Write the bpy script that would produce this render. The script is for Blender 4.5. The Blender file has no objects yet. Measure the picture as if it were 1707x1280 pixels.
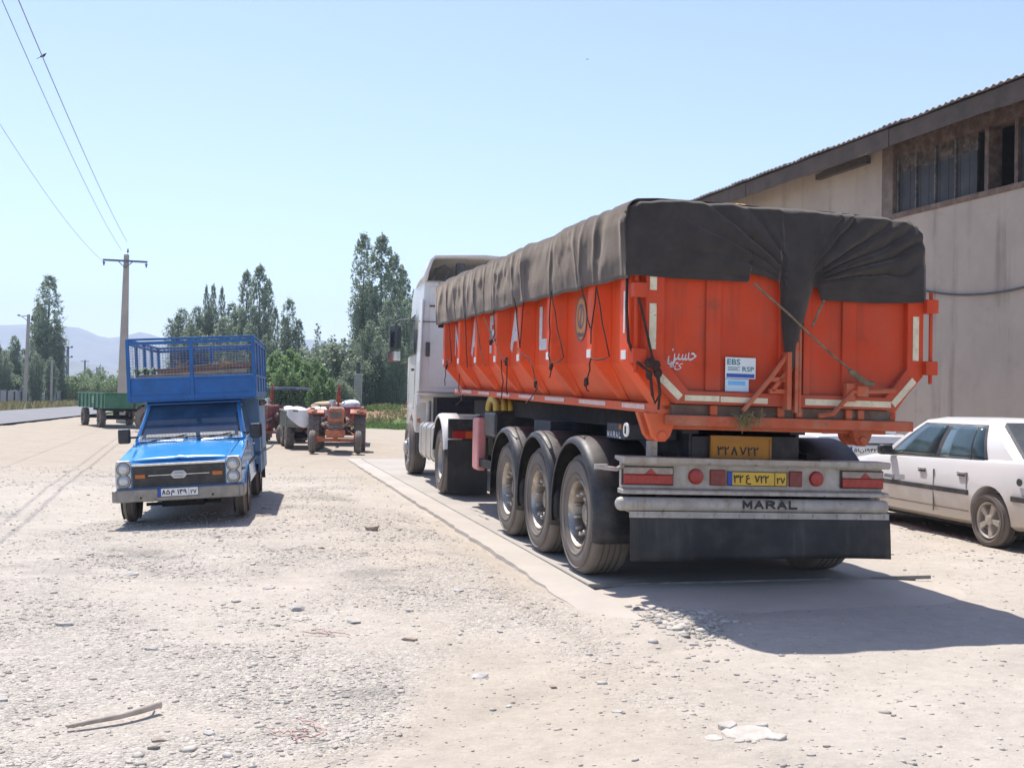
import bpy, bmesh, math, random
import numpy as np
from mathutils import Vector, Matrix, Euler
rad = math.radians
SC = bpy.context.scene
COL = SC.collection
random.seed(7)
RNG = np.random.default_rng(11)

# ------------------------------------------------------------------ camera, sky, sun, exposure
F_PX, W_PX = 1800.0, 1707.0
CAM_H, PITCH, ROLL = 1.55, 23 / 1800.0, 0.018
cam = bpy.data.cameras.new("camera")
cam.sensor_fit = 'HORIZONTAL'
cam.sensor_width = 36.0
cam.lens = 36.0 * F_PX / W_PX
cam.clip_start, cam.clip_end = 0.1, 20000
cam_o = bpy.data.objects.new("camera", cam)
COL.objects.link(cam_o)
_f = Vector((0, math.cos(PITCH), math.sin(PITCH)))
_r0 = Vector((1, 0, 0))
_u0 = _r0.cross(_f)
_a = math.atan(ROLL)
_r = _r0 * math.cos(_a) + _u0 * math.sin(_a)
_u = _u0 * math.cos(_a) - _r0 * math.sin(_a)
cam_o.matrix_world = Matrix(((_r.x, _u.x, -_f.x, 0), (_r.y, _u.y, -_f.y, 0), (_r.z, _u.z, -_f.z, CAM_H), (0, 0, 0, 1)))
SC.camera = cam_o

SUN_EL, SUN_AZ = rad(63.5), rad(-30.0)          # azimuth from +Y, negative = towards -X
world = bpy.data.worlds.new("World")
SC.world = world
world.use_nodes = True
wn = world.node_tree
sky = wn.nodes.new('ShaderNodeTexSky')
sky.sky_type = 'NISHITA'
sky.sun_disc = False
sky.sun_elevation = SUN_EL
sky.sun_rotation = SUN_AZ
sky.altitude = 1300
sky.air_density = 1.0
sky.dust_density = 1.6
sky.ozone_density = 1.0
bg = wn.nodes['Background']
bg.inputs[1].default_value = 0.14
tint = wn.nodes.new('ShaderNodeMix')
tint.data_type, tint.blend_type = 'RGBA', 'MULTIPLY'
tint.inputs[0].default_value = 1.0
tint.inputs[7].default_value = (1.0, .955, 1.0, 1)
wn.links.new(sky.outputs[0], tint.inputs[6])
wn.links.new(tint.outputs[2], bg.inputs[0])

sd = bpy.data.lights.new("sun", 'SUN')
sd.energy = 4.3
sd.angle = rad(0.53)
sd.color = (1.0, 0.955, 0.89)
sun = bpy.data.objects.new("sun", sd)
COL.objects.link(sun)
to_sun = Vector((math.sin(SUN_AZ) * math.cos(SUN_EL), math.cos(SUN_AZ) * math.cos(SUN_EL), math.sin(SUN_EL)))
sun.rotation_euler = to_sun.to_track_quat('Z', 'Y').to_euler()
sun.location = (0, 0, 60)

SC.view_settings.view_transform = 'Standard'
SC.view_settings.look = 'None'
SC.view_settings.exposure = 0.72
SC.view_settings.gamma = 1.0
SC.render.engine = 'CYCLES'
SC.cycles.max_bounces = 8
SC.cycles.transparent_max_bounces = 12
SC.cycles.volume_bounces = 1
HAZE = 0.00040

def col_at(px, d):
    """world X of the picture column px at depth d"""
    return (px - 853.5) / F_PX * d
def hz(px):
    return 663.0 + ROLL * (px - 853.5)
def z_at(px, py, d):
    return CAM_H + (hz(px) - py) / F_PX * d

# ------------------------------------------------------------------ object helpers
class MB:
    def __init__(s):
        s.v, s.f = [], []
    def add(s, vs, fs):
        n = len(s.v)
        s.v += [tuple(p) for p in vs]
        s.f += [tuple(n + i for i in q) for q in fs]
        return s
    def hexa(s, p):
        """8 corners: bottom 0-3 (ccw), top 4-7"""
        return s.add(p, [(3, 2, 1, 0), (4, 5, 6, 7), (0, 1, 5, 4), (1, 2, 6, 5), (2, 3, 7, 6), (3, 0, 4, 7)])
    def box(s, x0, x1, y0, y1, z0, z1):
        return s.hexa([(x0, y0, z0), (x1, y0, z0), (x1, y1, z0), (x0, y1, z0), (x0, y0, z1), (x1, y0, z1), (x1, y1, z1), (x0, y1, z1)])
    def bar(s, a, b, w, h=None, up=(0, 0, 1)):
        a, b = Vector(a), Vector(b)
        h = h or w
        d = (b - a).normalized()
        u = Vector(up)
        if abs(d.dot(u)) > .98:
            u = Vector((1, 0, 0))
        r = d.cross(u).normalized() * w / 2
        t = r.cross(d).normalized() * h / 2
        return s.hexa([a - r - t, a + r - t, b + r - t, b - r - t, a - r + t, a + r + t, b + r + t, b - r + t])
    def prism(s, poly, axis, a, b):
        """polygon in the two other axes (in xyz order) pushed along axis from a to b"""
        def mk(p, c):
            return {'x': (c, p[0], p[1]), 'y': (p[0], c, p[1]), 'z': (p[0], p[1], c)}[axis]
        n = len(poly)
        vs = [mk(p, a) for p in poly] + [mk(p, b) for p in poly]
        fs = [tuple(range(n - 1, -1, -1)), tuple(range(n, 2 * n))]
        fs += [(i, (i + 1) % n, n + (i + 1) % n, n + i) for i in range(n)]
        return s.add(vs, fs)
    def tube(s, pts, r, n=8, r2=None, closed=False):
        pts = [Vector(p) for p in pts]
        m = len(pts)
        rs = [r + ((r2 if r2 is not None else r) - r) * i / max(1, m - 1) for i in range(m)]
        vs, up = [], None
        for i, p in enumerate(pts):
            d = (pts[min(i + 1, m - 1)] - pts[max(i - 1, 0)]).normalized()
            if up is None:
                up = Vector((0, 0, 1)) if abs(d.z) < .9 else Vector((1, 0, 0))
            a = d.cross(up)
            if a.length < 1e-4:
                a = d.cross(Vector((0.3, 1, .2)))
            a.normalize()
            b = a.cross(d).normalized()
            up = b
            vs += [p + a * rs[i] * math.cos(2 * math.pi * k / n) + b * rs[i] * math.sin(2 * math.pi * k / n) for k in range(n)]
        fs = []
        for i in range(m - 1):
            for k in range(n):
                k2 = (k + 1) % n
                fs.append((i * n + k, i * n + k2, (i + 1) * n + k2, (i + 1) * n + k))
        fs += [tuple(range(n - 1, -1, -1)), tuple(range((m - 1) * n, m * n))]
        return s.add(vs, fs)
    def lathe(s, prof, c=(0, 0, 0), axis='x', n=36, closed=False):
        """prof = [(r, h)] about the axis through c"""
        vs = []
        for r, h in prof:
            for k in range(n):
                t = 2 * math.pi * k / n
                u, w = r * math.cos(t), r * math.sin(t)
                p = {'x': (h, u, w), 'y': (w, h, u), 'z': (u, w, h)}[axis]
                vs.append((c[0] + p[0], c[1] + p[1], c[2] + p[2]))
        m = len(prof)
        fs = []
        for i in range(m if closed else m - 1):
            j = (i + 1) % m
            for k in range(n):
                k2 = (k + 1) % n
                fs.append((i * n + k, i * n + k2, j * n + k2, j * n + k))
        return s.add(vs, fs)
    def cyl(s, c, r, h, axis='x', n=16, r2=None):
        return s.lathe([(0.0005, 0), (r, 0), (r if r2 is None else r2, h), (0.0005, h)], c, axis, n)
    def sheet(s, grid):
        h, w = len(grid), len(grid[0])
        vs = [p for row in grid for p in row]
        return s.add(vs, [(i * w + j, i * w + j + 1, (i + 1) * w + j + 1, (i + 1) * w + j) for i in range(h - 1) for j in range(w - 1)])
    def ball(s, c, rx, ry=None, rz=None, n=12, m=8):
        ry, rz = ry or rx, rz or rx
        g = []
        for i in range(m + 1):
            t = math.pi * i / m
            g.append([(c[0] + rx * max(math.sin(t), .01) * math.cos(2 * math.pi * k / n), c[1] + ry * max(math.sin(t), .01) * math.sin(2 * math.pi * k / n), c[2] + rz * math.cos(t)) for k in range(n + 1)])
        return s.sheet(g)
    def build(s, name, mat, parent=None, fn=None, smooth=30, bev=0, thick=0, cuts=None, recalc=True):
        me = bpy.data.meshes.new(name)
        vs = [fn(Vector(p)) for p in s.v] if fn else s.v
        me.from_pydata([tuple(p) for p in vs], [], s.f)
        if recalc:
            bm = bmesh.new()
            bm.from_mesh(me)
            bmesh.ops.remove_doubles(bm, verts=bm.verts, dist=1e-5)
            bmesh.ops.recalc_face_normals(bm, faces=bm.faces)
            bm.to_mesh(me)
            bm.free()
        o = bpy.data.objects.new(name, me)
        COL.objects.link(o)
        if mat:
            me.materials.append(mat)
        if cuts:
            for cmb in cuts:
                co = cmb.build('cutter', None)
                md = o.modifiers.new('b', 'BOOLEAN')
                md.operation = 'DIFFERENCE'
                md.solver = 'EXACT'
                md.object = co
                bpy.context.view_layer.update()
                nm = bpy.data.meshes.new_from_object(o.evaluated_get(bpy.context.evaluated_depsgraph_get()))
                o.modifiers.clear()
                o.data = nm
                bpy.data.objects.remove(co)
            o.data.name = name
            if mat and not o.data.materials:
                o.data.materials.append(mat)
        if smooth:
            shade(o.data, smooth)
        if parent:
            o.parent = parent
        if bev:
            md = o.modifiers.new('bevel', 'BEVEL')
            md.width, md.segments, md.limit_method, md.angle_limit = bev, 2, 'ANGLE', rad(35)
            md.harden_normals = False
        if thick:
            md = o.modifiers.new('solid', 'SOLIDIFY')
            md.thickness = thick
            md.offset = 0
        return o

def shade(me, ang):
    me.polygons.foreach_set('use_smooth', [True] * len(me.polygons))
    me.set_sharp_from_angle(angle=rad(ang))

def thing(name, label, cat, loc=(0, 0, 0), rot=(0, 0, 0), group=None):
    o = bpy.data.objects.new(name, None)
    o.empty_display_size = .3
    COL.objects.link(o)
    o.location, o.rotation_euler = loc, rot
    tag(o, label, cat, group)
    return o
def tag(o, label=None, cat=None, group=None, kind=None):
    for k, v in (('label', label), ('category', cat), ('group', group), ('kind', kind)):
        if v:
            o[k] = v
    return o
def dup(o, parent=None):
    c = o.copy()
    COL.objects.link(c)
    c.parent = parent
    for ch in list(o.children):
        dup(ch, c)
    return c
def np_obj(name, V, Fq, mat, parent=None, smooth=False, attr=None):
    me = bpy.data.meshes.new(name)
    V = np.asarray(V, np.float32)
    Fq = np.asarray(Fq, np.int32)
    k = Fq.shape[1]
    me.vertices.add(len(V))
    me.vertices.foreach_set('co', V.ravel())
    me.loops.add(Fq.size)
    me.loops.foreach_set('vertex_index', Fq.ravel())
    me.polygons.add(len(Fq))
    me.polygons.foreach_set('loop_start', np.arange(0, Fq.size, k, dtype=np.int32))
    if attr:
        for an, data in attr.items():
            if data.ndim == 2:
                a = me.attributes.new(an, 'FLOAT_COLOR', 'POINT')
                a.data.foreach_set('color', np.c_[data, np.ones(len(data))].astype(np.float32).ravel())
            else:
                a = me.attributes.new(an, 'FLOAT', 'POINT')
                a.data.foreach_set('value', data.astype(np.float32))
    me.update(calc_edges=True)
    if smooth:
        me.polygons.foreach_set('use_smooth', [True] * len(Fq))
    o = bpy.data.objects.new(name, me)
    COL.objects.link(o)
    me.materials.append(mat)
    if parent:
        o.parent = parent
    return o

STROKES = {'M': [[(0, 0), (0, 1)], [(0, 1), (.5, .25)], [(.5, .25), (1, 1)], [(1, 1), (1, 0)]],
           'A': [[(0, 0), (.5, 1)], [(.5, 1), (1, 0)], [(.2, .34), (.8, .34)]],
           'R': [[(0, 0), (0, 1)], [(0, 1), (.62, 1), (.9, .9), (.95, .75), (.88, .58), (.62, .5), (0, .5)], [(.5, .5), (1, 0)]],
           'L': [[(0, 1), (0, 0)], [(0, 0), (.9, 0)]],
           '\u06f8': [[(0, 0), (.5, 1)], [(.5, 1), (1, 0)]]}
def block(body, width, mat, parent, org, right, up, height, stroke=.2, gap=.32, name='lettering'):
    """painted block letters laid out from strokes; stroke is the line width against the letter height"""
    r, u = Vector(right).normalized(), Vector(up).normalized()
    n = r.cross(u).normalized()
    lw = width / (len(body) + gap * (len(body) - 1))
    sw = stroke * height
    mb, k = MB(), 0
    o = Vector(org)
    for i, c in enumerate(body):
        x0 = -width / 2 + i * lw * (1 + gap)
        for st in STROKES[c]:
            P = [Vector((x0 + sw / 2 + p[0] * (lw - sw), -height / 2 + sw / 2 + p[1] * (height - sw), 0)) for p in st]
            for a, b in zip(P[:-1], P[1:]):
                k += 1
                d = (b - a).normalized()
                a2, b2 = a - d * sw * .45, b + d * sw * .45
                q = Vector((-d.y, d.x, 0)) * sw / 2
                f = lambda p: o + r * p.x + u * p.y + n * (.0004 * (k % 6))
                mb.add([f(a2 - q), f(b2 - q), f(b2 + q), f(a2 + q)], [(0, 1, 2, 3)])
    return mb.build(name, mat, parent, smooth=0, recalc=False)

def text(body, width, mat, parent, org, right, up, name='lettering', height=None, depth=.003, weight=0, shear=0, bold=.03):
    """lettering centred on org, running along right, standing along up"""
    cu = bpy.data.curves.new('t', 'FONT')
    cu.body = body
    cu.align_x, cu.align_y = 'CENTER', 'CENTER'
    cu.shear = shear
    cu.resolution_u = 3
    to = bpy.data.objects.new('t', cu)
    COL.objects.link(to)
    bpy.context.view_layer.update()
    me = bpy.data.meshes.new_from_object(to.evaluated_get(bpy.context.evaluated_depsgraph_get()))
    bpy.data.objects.remove(to)
    n = len(me.vertices)
    co = np.zeros(n * 3)
    me.vertices.foreach_get('co', co)
    co = co.reshape(-1, 3)
    polys = [tuple(p.vertices) for p in me.polygons]
    mn, mx = co.min(0), co.max(0)
    sx = width / (mx[0] - mn[0])
    sy = (height / (mx[1] - mn[1])) if height else sx
    r, u = np.array(Vector(right).normalized()), np.array(Vector(up).normalized())
    nn = np.cross(r, u)
    c = (co - (mn + mx) / 2)
    bw = bold * (height or width * .3)
    mb = MB()
    for j, (dx, dy) in enumerate(((0, 0), (bw, 0), (-bw, 0), (0, bw), (0, -bw))):
        P = np.array(org) + np.outer(c[:, 0] * sx + dx, r) + np.outer(c[:, 1] * sy + dy, u) + nn * (.00025 * j)
        mb.add([tuple(p) for p in P], polys)
    return mb.build(name, mat, parent, smooth=0, recalc=False)

# ------------------------------------------------------------------ noise in numpy
def vnoise(x, y, seed=0):
    xi, yi = np.floor(x).astype(np.int64), np.floor(y).astype(np.int64)
    xf, yf = x - xi, y - yi
    def h(a, b):
        n = (a * 374761393 + b * 668265263 + seed * 974711) & 0x7fffffff
        n = ((n ^ (n >> 13)) * 1274126177) & 0x7fffffff
        return ((n ^ (n >> 16)) & 0xffff) / 65535.0
    u, v = xf * xf * (3 - 2 * xf), yf * yf * (3 - 2 * yf)
    return (h(xi, yi) * (1 - u) + h(xi + 1, yi) * u) * (1 - v) + (h(xi, yi + 1) * (1 - u) + h(xi + 1, yi + 1) * u) * v
def fbm(x, y, seed=0, oc=4):
    s, a, t = 0, 1, 0
    for i in range(oc):
        s = s + a * vnoise(x * 2 ** i, y * 2 ** i, seed + i * 17)
        t += a
        a *= .5
    return s / t
def sstep(a, b, x):
    t = np.clip((x - a) / (b - a), 0, 1)
    return t * t * (3 - 2 * t)

# ------------------------------------------------------------------ materials
_M = {}
def M(name, col, rough=.6, metal=0, var=.12, scale=3.0, dust=0, dustcol=(.40, .34, .27), bump=0, bscale=60, top=0, coat=0, spec=.5, stain=0, staincol=(.05, .04, .03), low=None, sheen=0, streak=None):
    """painted / bare surface: base tone that wanders a little, patches of dust, dust lying on top faces, stains, fine bump"""
    if name in _M:
        return _M[name]
    m = bpy.data.materials.new(name)
    m.use_nodes = True
    nt = m.node_tree
    N, L = nt.nodes, nt.links
    b = N['Principled BSDF']
    b.inputs['Roughness'].default_value = rough
    b.inputs['Metallic'].default_value = metal
    if sheen:
        b.inputs['Sheen Weight'].default_value = sheen
        b.inputs['Sheen Roughness'].default_value = .45
        b.inputs['Sheen Tint'].default_value = (.92, .78, .66, 1)
    b.inputs['Coat Weight'].default_value = coat
    b.inputs['Coat Roughness'].default_value = .08
    b.inputs['Specular IOR Level'].default_value = spec
    tc = N.new('ShaderNodeTexCoord')
    def noise(sc, det=5, rg=.6):
        n = N.new('ShaderNodeTexNoise')
        n.inputs['Scale'].default_value = sc
        n.inputs['Detail'].default_value = det
        n.inputs['Roughness'].default_value = rg
        L.new(tc.outputs['Object'], n.inputs['Vector'])
        return n.outputs['Fac']
    def ramp(src, lo, hi, a=0.0, c=1.0):
        r = N.new('ShaderNodeMapRange')
        r.interpolation_type = 'SMOOTHSTEP'
        r.inputs[1].default_value, r.inputs[2].default_value = lo, hi
        r.inputs[3].default_value, r.inputs[4].default_value = a, c
        L.new(src, r.inputs[0])
        return r.outputs[0]
    def mix(fac, a, c):
        x = N.new('ShaderNodeMix')
        x.data_type = 'RGBA'
        if isinstance(fac, (int, float)):
            x.inputs[0].default_value = fac
        else:
            L.new(fac, x.inputs[0])
        for sock, val in ((x.inputs[6], a), (x.inputs[7], c)):
            if isinstance(val, tuple):
                sock.default_value = (*val, 1)
            else:
                L.new(val, sock)
        return x.outputs[2]
    def mul(a, c):
        x = N.new('ShaderNodeMath')
        x.operation = 'MULTIPLY'
        for i, val in enumerate((a, c)):
            if isinstance(val, (int, float)):
                x.inputs[i].default_value = val
            else:
                L.new(val, x.inputs[i])
        return x.outputs[0]
    base = mix(ramp(noise(scale), .3, .7), tuple(c * (1 - var) for c in col), tuple(min(1, c * (1 + var)) for c in col))
    rough_src = None
    if stain:
        base = mix(mul(ramp(noise(scale * 2.7, 8, .7), .56, .70), stain), base, staincol)
    if dust:
        f = mul(ramp(noise(scale * 1.6 + .7, 7, .65), .38, .72), dust)
        base = mix(f, base, dustcol)
    if streak:
        # rain-washed runs of dirt down the faces: (amount, tone, scale)
        mp = N.new('ShaderNodeMapping')
        mp.inputs['Scale'].default_value = (1, 1, .07)
        L.new(tc.outputs['Object'], mp.inputs[0])
        sn = N.new('ShaderNodeTexNoise')
        sn.inputs['Scale'].default_value, sn.inputs['Detail'].default_value, sn.inputs['Roughness'].default_value = streak[2], 6, .65
        L.new(mp.outputs[0], sn.inputs['Vector'])
        base = mix(mul(mul(ramp(sn.outputs['Fac'], .50, .72), ramp(noise(scale * .9 + .3, 4), .35, .6)), streak[0]), base, streak[1])
    if low:
        # splashed dirt on the lower body: (z_top, z_bottom, amount)
        sp = N.new('ShaderNodeSeparateXYZ')
        L.new(tc.outputs['Object'], sp.inputs[0])
        ad = N.new('ShaderNodeMath')
        ad.operation = 'ADD'
        L.new(sp.outputs[2], ad.inputs[0])
        L.new(ramp(noise(scale * 1.5, 6), .3, .7, -.08, .08), ad.inputs[1])
        f = mul(ramp(ad.outputs[0], low[1], low[0], 1, 0), low[2])
        base = mix(f, base, dustcol)
    if top:
        g = N.new('ShaderNodeNewGeometry')
        sp = N.new('ShaderNodeSeparateXYZ')
        L.new(g.outputs['Normal'], sp.inputs[0])
        f = mul(mul(ramp(sp.outputs[2], .35, .9), ramp(noise(scale * 2.2, 6), .25, .65)), top)
        base = mix(f, base, dustcol)
        rr = N.new('ShaderNodeMapRange')
        rr.inputs[3].default_value, rr.inputs[4].default_value = rough, .9
        L.new(f, rr.inputs[0])
        L.new(rr.outputs[0], b.inputs['Roughness'])
    L.new(base, b.inputs['Base Color'])
    if bump:
        bp = N.new('ShaderNodeBump')
        bp.inputs['Strength'].default_value = min(1, bump)
        bp.inputs['Distance'].default_value = .01 * max(1, bump)
        L.new(noise(bscale, 6), bp.inputs['Height'])
        L.new(bp.outputs[0], b.inputs['Normal'])
    _M[name] = m
    return m

DUST = (.44, .38, .31)
ORANGE = M('truck_orange', (.78, .078, .014), .55, spec=.25, var=.10, scale=1.3, dust=.14, dustcol=(.42, .20, .10), top=.75, low=(1.86, 1.38, .42), stain=.30, staincol=(.22, .045, .02), streak=(.5, (.30, .085, .045), 9), bump=.06, bscale=9)
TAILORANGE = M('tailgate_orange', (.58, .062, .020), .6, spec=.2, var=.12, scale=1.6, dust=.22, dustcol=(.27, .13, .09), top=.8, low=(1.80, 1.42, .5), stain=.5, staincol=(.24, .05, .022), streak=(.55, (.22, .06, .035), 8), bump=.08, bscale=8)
RUSTORANGE = M('dusty_orange_steel', (.46, .085, .03), .7, var=.2, scale=4, dust=.55, dustcol=(.33, .22, .14), top=.9, stain=.6, staincol=(.08, .05, .035))
TARP = M('tarpaulin_cloth', (.044, .038, .035), .85, var=.15, scale=5, dust=.35, dustcol=(.075, .062, .053), sheen=.42, bump=.35, bscale=120, top=.45, spec=.2)
RUBBER = M('tyre_rubber', (.185, .160, .140), .9, var=.15, scale=2, dust=.45, dustcol=(.22, .19, .16), bump=.1, bscale=50, spec=.25)
BLACKPL = M('black_plastic', (.022, .023, .026), .42, var=.2, scale=4, dust=.35, dustcol=(.14, .125, .11), top=.35)
FLAPRUB = M('mudflap_rubber', (.024, .023, .023), .65, var=.2, scale=2, dust=.35, dustcol=(.085, .078, .07), streak=(.5, (.10, .092, .082), 7), bump=.1, bscale=20)
CHASSIS = M('chassis_paint', (.020, .026, .040), .6, var=.25, scale=3, dust=.4, dustcol=(.13, .12, .10), top=.6)
DARKGAP = M('dark_underside', (.012, .012, .013), .9, var=.3, scale=5, dust=.3, dustcol=(.06, .05, .045))
RIMCHROME = M('dish_chrome', (.46, .43, .39), .42, metal=1, var=.25, scale=7, dust=.75, dustcol=(.24, .19, .145), top=.5)
CHROME = M('dusty_chrome', (.62, .60, .57), .22, metal=1, var=.15, scale=9, dust=.4, dustcol=(.42, .38, .33))
STEEL = M('galvanised_grey', (.50, .47, .43), .5, metal=.35, var=.15, scale=4, dust=.5, dustcol=(.40, .34, .27), stain=.45, staincol=(.16, .10, .07))
DIRTYWHITE = M('dirty_white_paint', (.46, .43, .385), .5, var=.12, scale=5, dust=.6, dustcol=(.30, .24, .18), stain=.85, streak=(.6, (.20, .15, .11), 14), staincol=(.18, .12, .09))
CABWHITE = M('cab_white_paint', (.78, .755, .71), .3, var=.04, scale=1.5, dust=.18, dustcol=(.50, .45, .38), coat=.3)
CABTRIM = M('cab_grey_trim', (.06, .06, .065), .6, dust=.3)
REDLENS = M('red_lamp_lens', (.36, .015, .012), .25, var=.15, scale=20, dust=.25, dustcol=(.30, .12, .09))
PALELENS = M('clear_lamp_lens', (.34, .27, .23), .3, var=.2, scale=20, dust=.4)
AMBER = M('amber_lens', (.48, .14, .02), .25, var=.12, scale=20)
CREAM = M('cream_reflective_tape', (.68, .60, .42), .5, var=.1, scale=8, dust=.35, dustcol=(.40, .30, .2), stain=.6, staincol=(.25, .15, .09))
WHITETAPE = M('white_reflector', (.78, .74, .70), .4, var=.06, scale=12, dust=.25, dustcol=(.5, .42, .35))
PLATEYEL = M('yellow_plate', (.72, .46, .035), .45, var=.06, scale=10, dust=.25, dustcol=(.45, .33, .15))
PLATEWHITE = M('white_plate', (.80, .80, .78), .45, var=.05, scale=10)
PLATEBLUE = M('plate_blue_band', (.02, .07, .42), .5)
INK = M('black_ink', (.015, .015, .017), .5)
GREYINK = M('worn_dark_lettering', (.035, .033, .033), .5)
WHITEINK = M('white_ink', (.62, .64, .66), .6, var=.15, scale=14, dust=.35, dustcol=(.55, .36, .28))
TEALINK = M('teal_ink', (.02, .20, .20), .5)
BLUEINK = M('blue_ink', (.02, .09, .38), .5)
SKYINK = M('pale_blue_ink', (.16, .45, .75), .5)
GOLDINK = M('gold_ink', (.42, .24, .05), .5)
ROPE = M('dark_rope', (.045, .022, .016), .9, var=.3, scale=15)
OLIVEROPE = M('olive_rope', (.16, .12, .07), .9, var=.3, scale=15, dust=.3)
PINKRED = M('sun_bleached_red', (.66, .24, .23), .5, var=.12, scale=3, dust=.4, dustcol=(.55, .35, .32))
YELLOW = M('yellow_hose', (.52, .36, .04), .55, var=.15, scale=6, dust=.35)
ALU = M('tank_aluminium', (.60, .57, .53), .35, metal=.7, var=.1, scale=3, dust=.4, dustcol=(.45, .39, .32))
BLUEPAINT = M('pickup_blue', (.03, .29, .68), .26, var=.10, scale=2.5, dust=.16, dustcol=(.16, .26, .42), coat=.35, stain=.2, staincol=(.02, .08, .25))
BLUERACK = M('rack_blue', (.010, .118, .34), .5, var=.15, scale=4, dust=.15, dustcol=(.08, .16, .28), stain=.35, staincol=(.05, .05, .07))
BLUESIDE = M('faded_blue_panel', (.12, .25, .42), .5, var=.12, scale=2, dust=.35, dustcol=(.28, .34, .40))
BUMPSTEEL = M('worn_bumper_steel', (.25, .235, .215), .45, metal=.5, var=.15, scale=5, dust=.5, stain=.7, staincol=(.14, .08, .06))
LAMPGLASS = M('lamp_glass', (.55, .56, .56), .12, metal=.3, var=.12, scale=40)
LAMPRING = M('lamp_ring', (.40, .40, .40), .3, metal=.8)
SILVER = M('silver_surround', (.55, .55, .54), .35, metal=.4, var=.06, scale=8, dust=.25)
WOODB = M('brown_plank', (.20, .125, .08), .85, var=.3, scale=6, dust=.3, bump=.3, bscale=40)
STRAW = M('straw', (.36, .24, .11), .9, var=.25, scale=20)
GRAIN = M('grain_load', (.55, .38, .17), .95, var=.15, scale=30, bump=.5, bscale=120)
WHITECAR = M('white_car_paint', (.78, .77, .76), .28, var=.02, scale=1.5, coat=.5, dust=.06, low=(.66, .34, .72), dustcol=(.52, .44, .34))
CARTRIM = M('car_black_trim', (.03, .03, .035), .5, dust=.35, dustcol=(.2, .18, .15))
ALLOY = M('dusty_alloy', (.50, .46, .41), .4, metal=.3, var=.1, scale=8, dust=.5)
TRACORANGE = M('tractor_orange', (.44, .11, .045), .6, var=.2, scale=5, dust=.5, dustcol=(.42, .25, .16), stain=.3, staincol=(.2, .05, .03))
TRACRED = M('tractor_red', (.25, .035, .03), .6, var=.2, scale=4, dust=.4)
TRACDARK = M('tractor_engine', (.12, .065, .045), .7, var=.3, scale=8, dust=.5)
RUSTRED = M('rusty_exhaust', (.28, .05, .03), .8, var=.3, scale=9, stain=.4)
GREENP = M('trailer_green', (.035, .16, .085), .5, var=.12, scale=2, dust=.3, dustcol=(.16, .2, .14))
GREYGREEN = M('grey_green_panel', (.16, .19, .17), .7, var=.2, scale=3, dust=.4)
SHEETW = M('white_sheet', (.80, .79, .79), .8, var=.05, scale=3, bump=.2, bscale=30)
BROWNW = M('brown_steel', (.10, .06, .045), .7, var=.25, scale=3, dust=.3)
CONCP = M('pole_concrete', (.42, .37, .32), .9, var=.12, scale=1.5, dust=.3, bump=.3, bscale=12)
POLESTEEL = M('crossarm_steel', (.13, .15, .22), .6, var=.1, scale=3)
WIRE = M('wire_dark', (.26, .29, .40), .6)
BIRDM = M('bird_feathers', (.06, .06, .08), .8, var=.2, scale=20)
BARK = M('bark', (.16, .13, .10), .95, var=.25, scale=4, bump=.6, bscale=14)
FENCEG = M('fence_board', (.46, .45, .47), .85, var=.18, scale=2.5, dust=.3)
GLASSD = None
def glass(name, col, rough=.06, spec=.6):
    m = M(name, col, rough, var=.25, scale=2.2, spec=spec, dust=.22, dustcol=tuple(min(1, c * 1.7 + .015) for c in col))
    return m
GLASSB = glass('pickup_windscreen', (.035, .075, .13))
GLASSC = glass('car_window', (.045, .075, .085))
GLASSK = glass('dark_glass', (.02, .03, .04))

# ------------------------------------------------------------------ ground
WB_O = np.array([0.675, 8.946])                 # near left corner of the weighbridge deck
WB_A = rad(14.0)
WB_F = np.array([-math.sin(WB_A), math.cos(WB_A)])
WB_R = np.array([math.cos(WB_A), math.sin(WB_A)])
PK = np.array([-3.95, 13.3])                    # under the pickup's front axle
PK_YAW = rad(10)

def wb_local(x, y):
    dx, dy = x - WB_O[0], y - WB_O[1]
    return dx * WB_R[0] + dy * WB_R[1], dx * WB_F[0] + dy * WB_F[1]

RUTS = [(1.9, 8.2, .55, -.045, .13), (4.2, 8.6, .42, -.05, .14), (.2, 8.0, -.25, .05, .10), (-1.4, 9.0, -.50, .02, .11), (2.6, 7.4, 1.4, -.10, .10), (5.6, 9.5, -.15, .03, .12), (6.9, 9.5, -.12, .03, .12)]
def ruts(x, y):
    """shallow wheel tracks: curves x = x0 + k (y - y0) + c (y - y0)^2"""
    r = 0
    for i, (x0, y0, k, c, w) in enumerate(RUTS):
        d = x - (x0 + k * (y - y0) + c * (y - y0) ** 2) - .15 * (fbm(y * .6 + i, y * 0 + i, 130 + i, 2) - .5)
        d = d / np.sqrt(1 + (k + 2 * c * (y - y0)) ** 2)
        r = r + np.exp(-(d / w) ** 2) * sstep(.3, .6, fbm(x * .5 + i * 3, y * .5, 140 + i))
    return np.clip(r, 0, 1) * (1 - sstep(22, 34, y))

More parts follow.
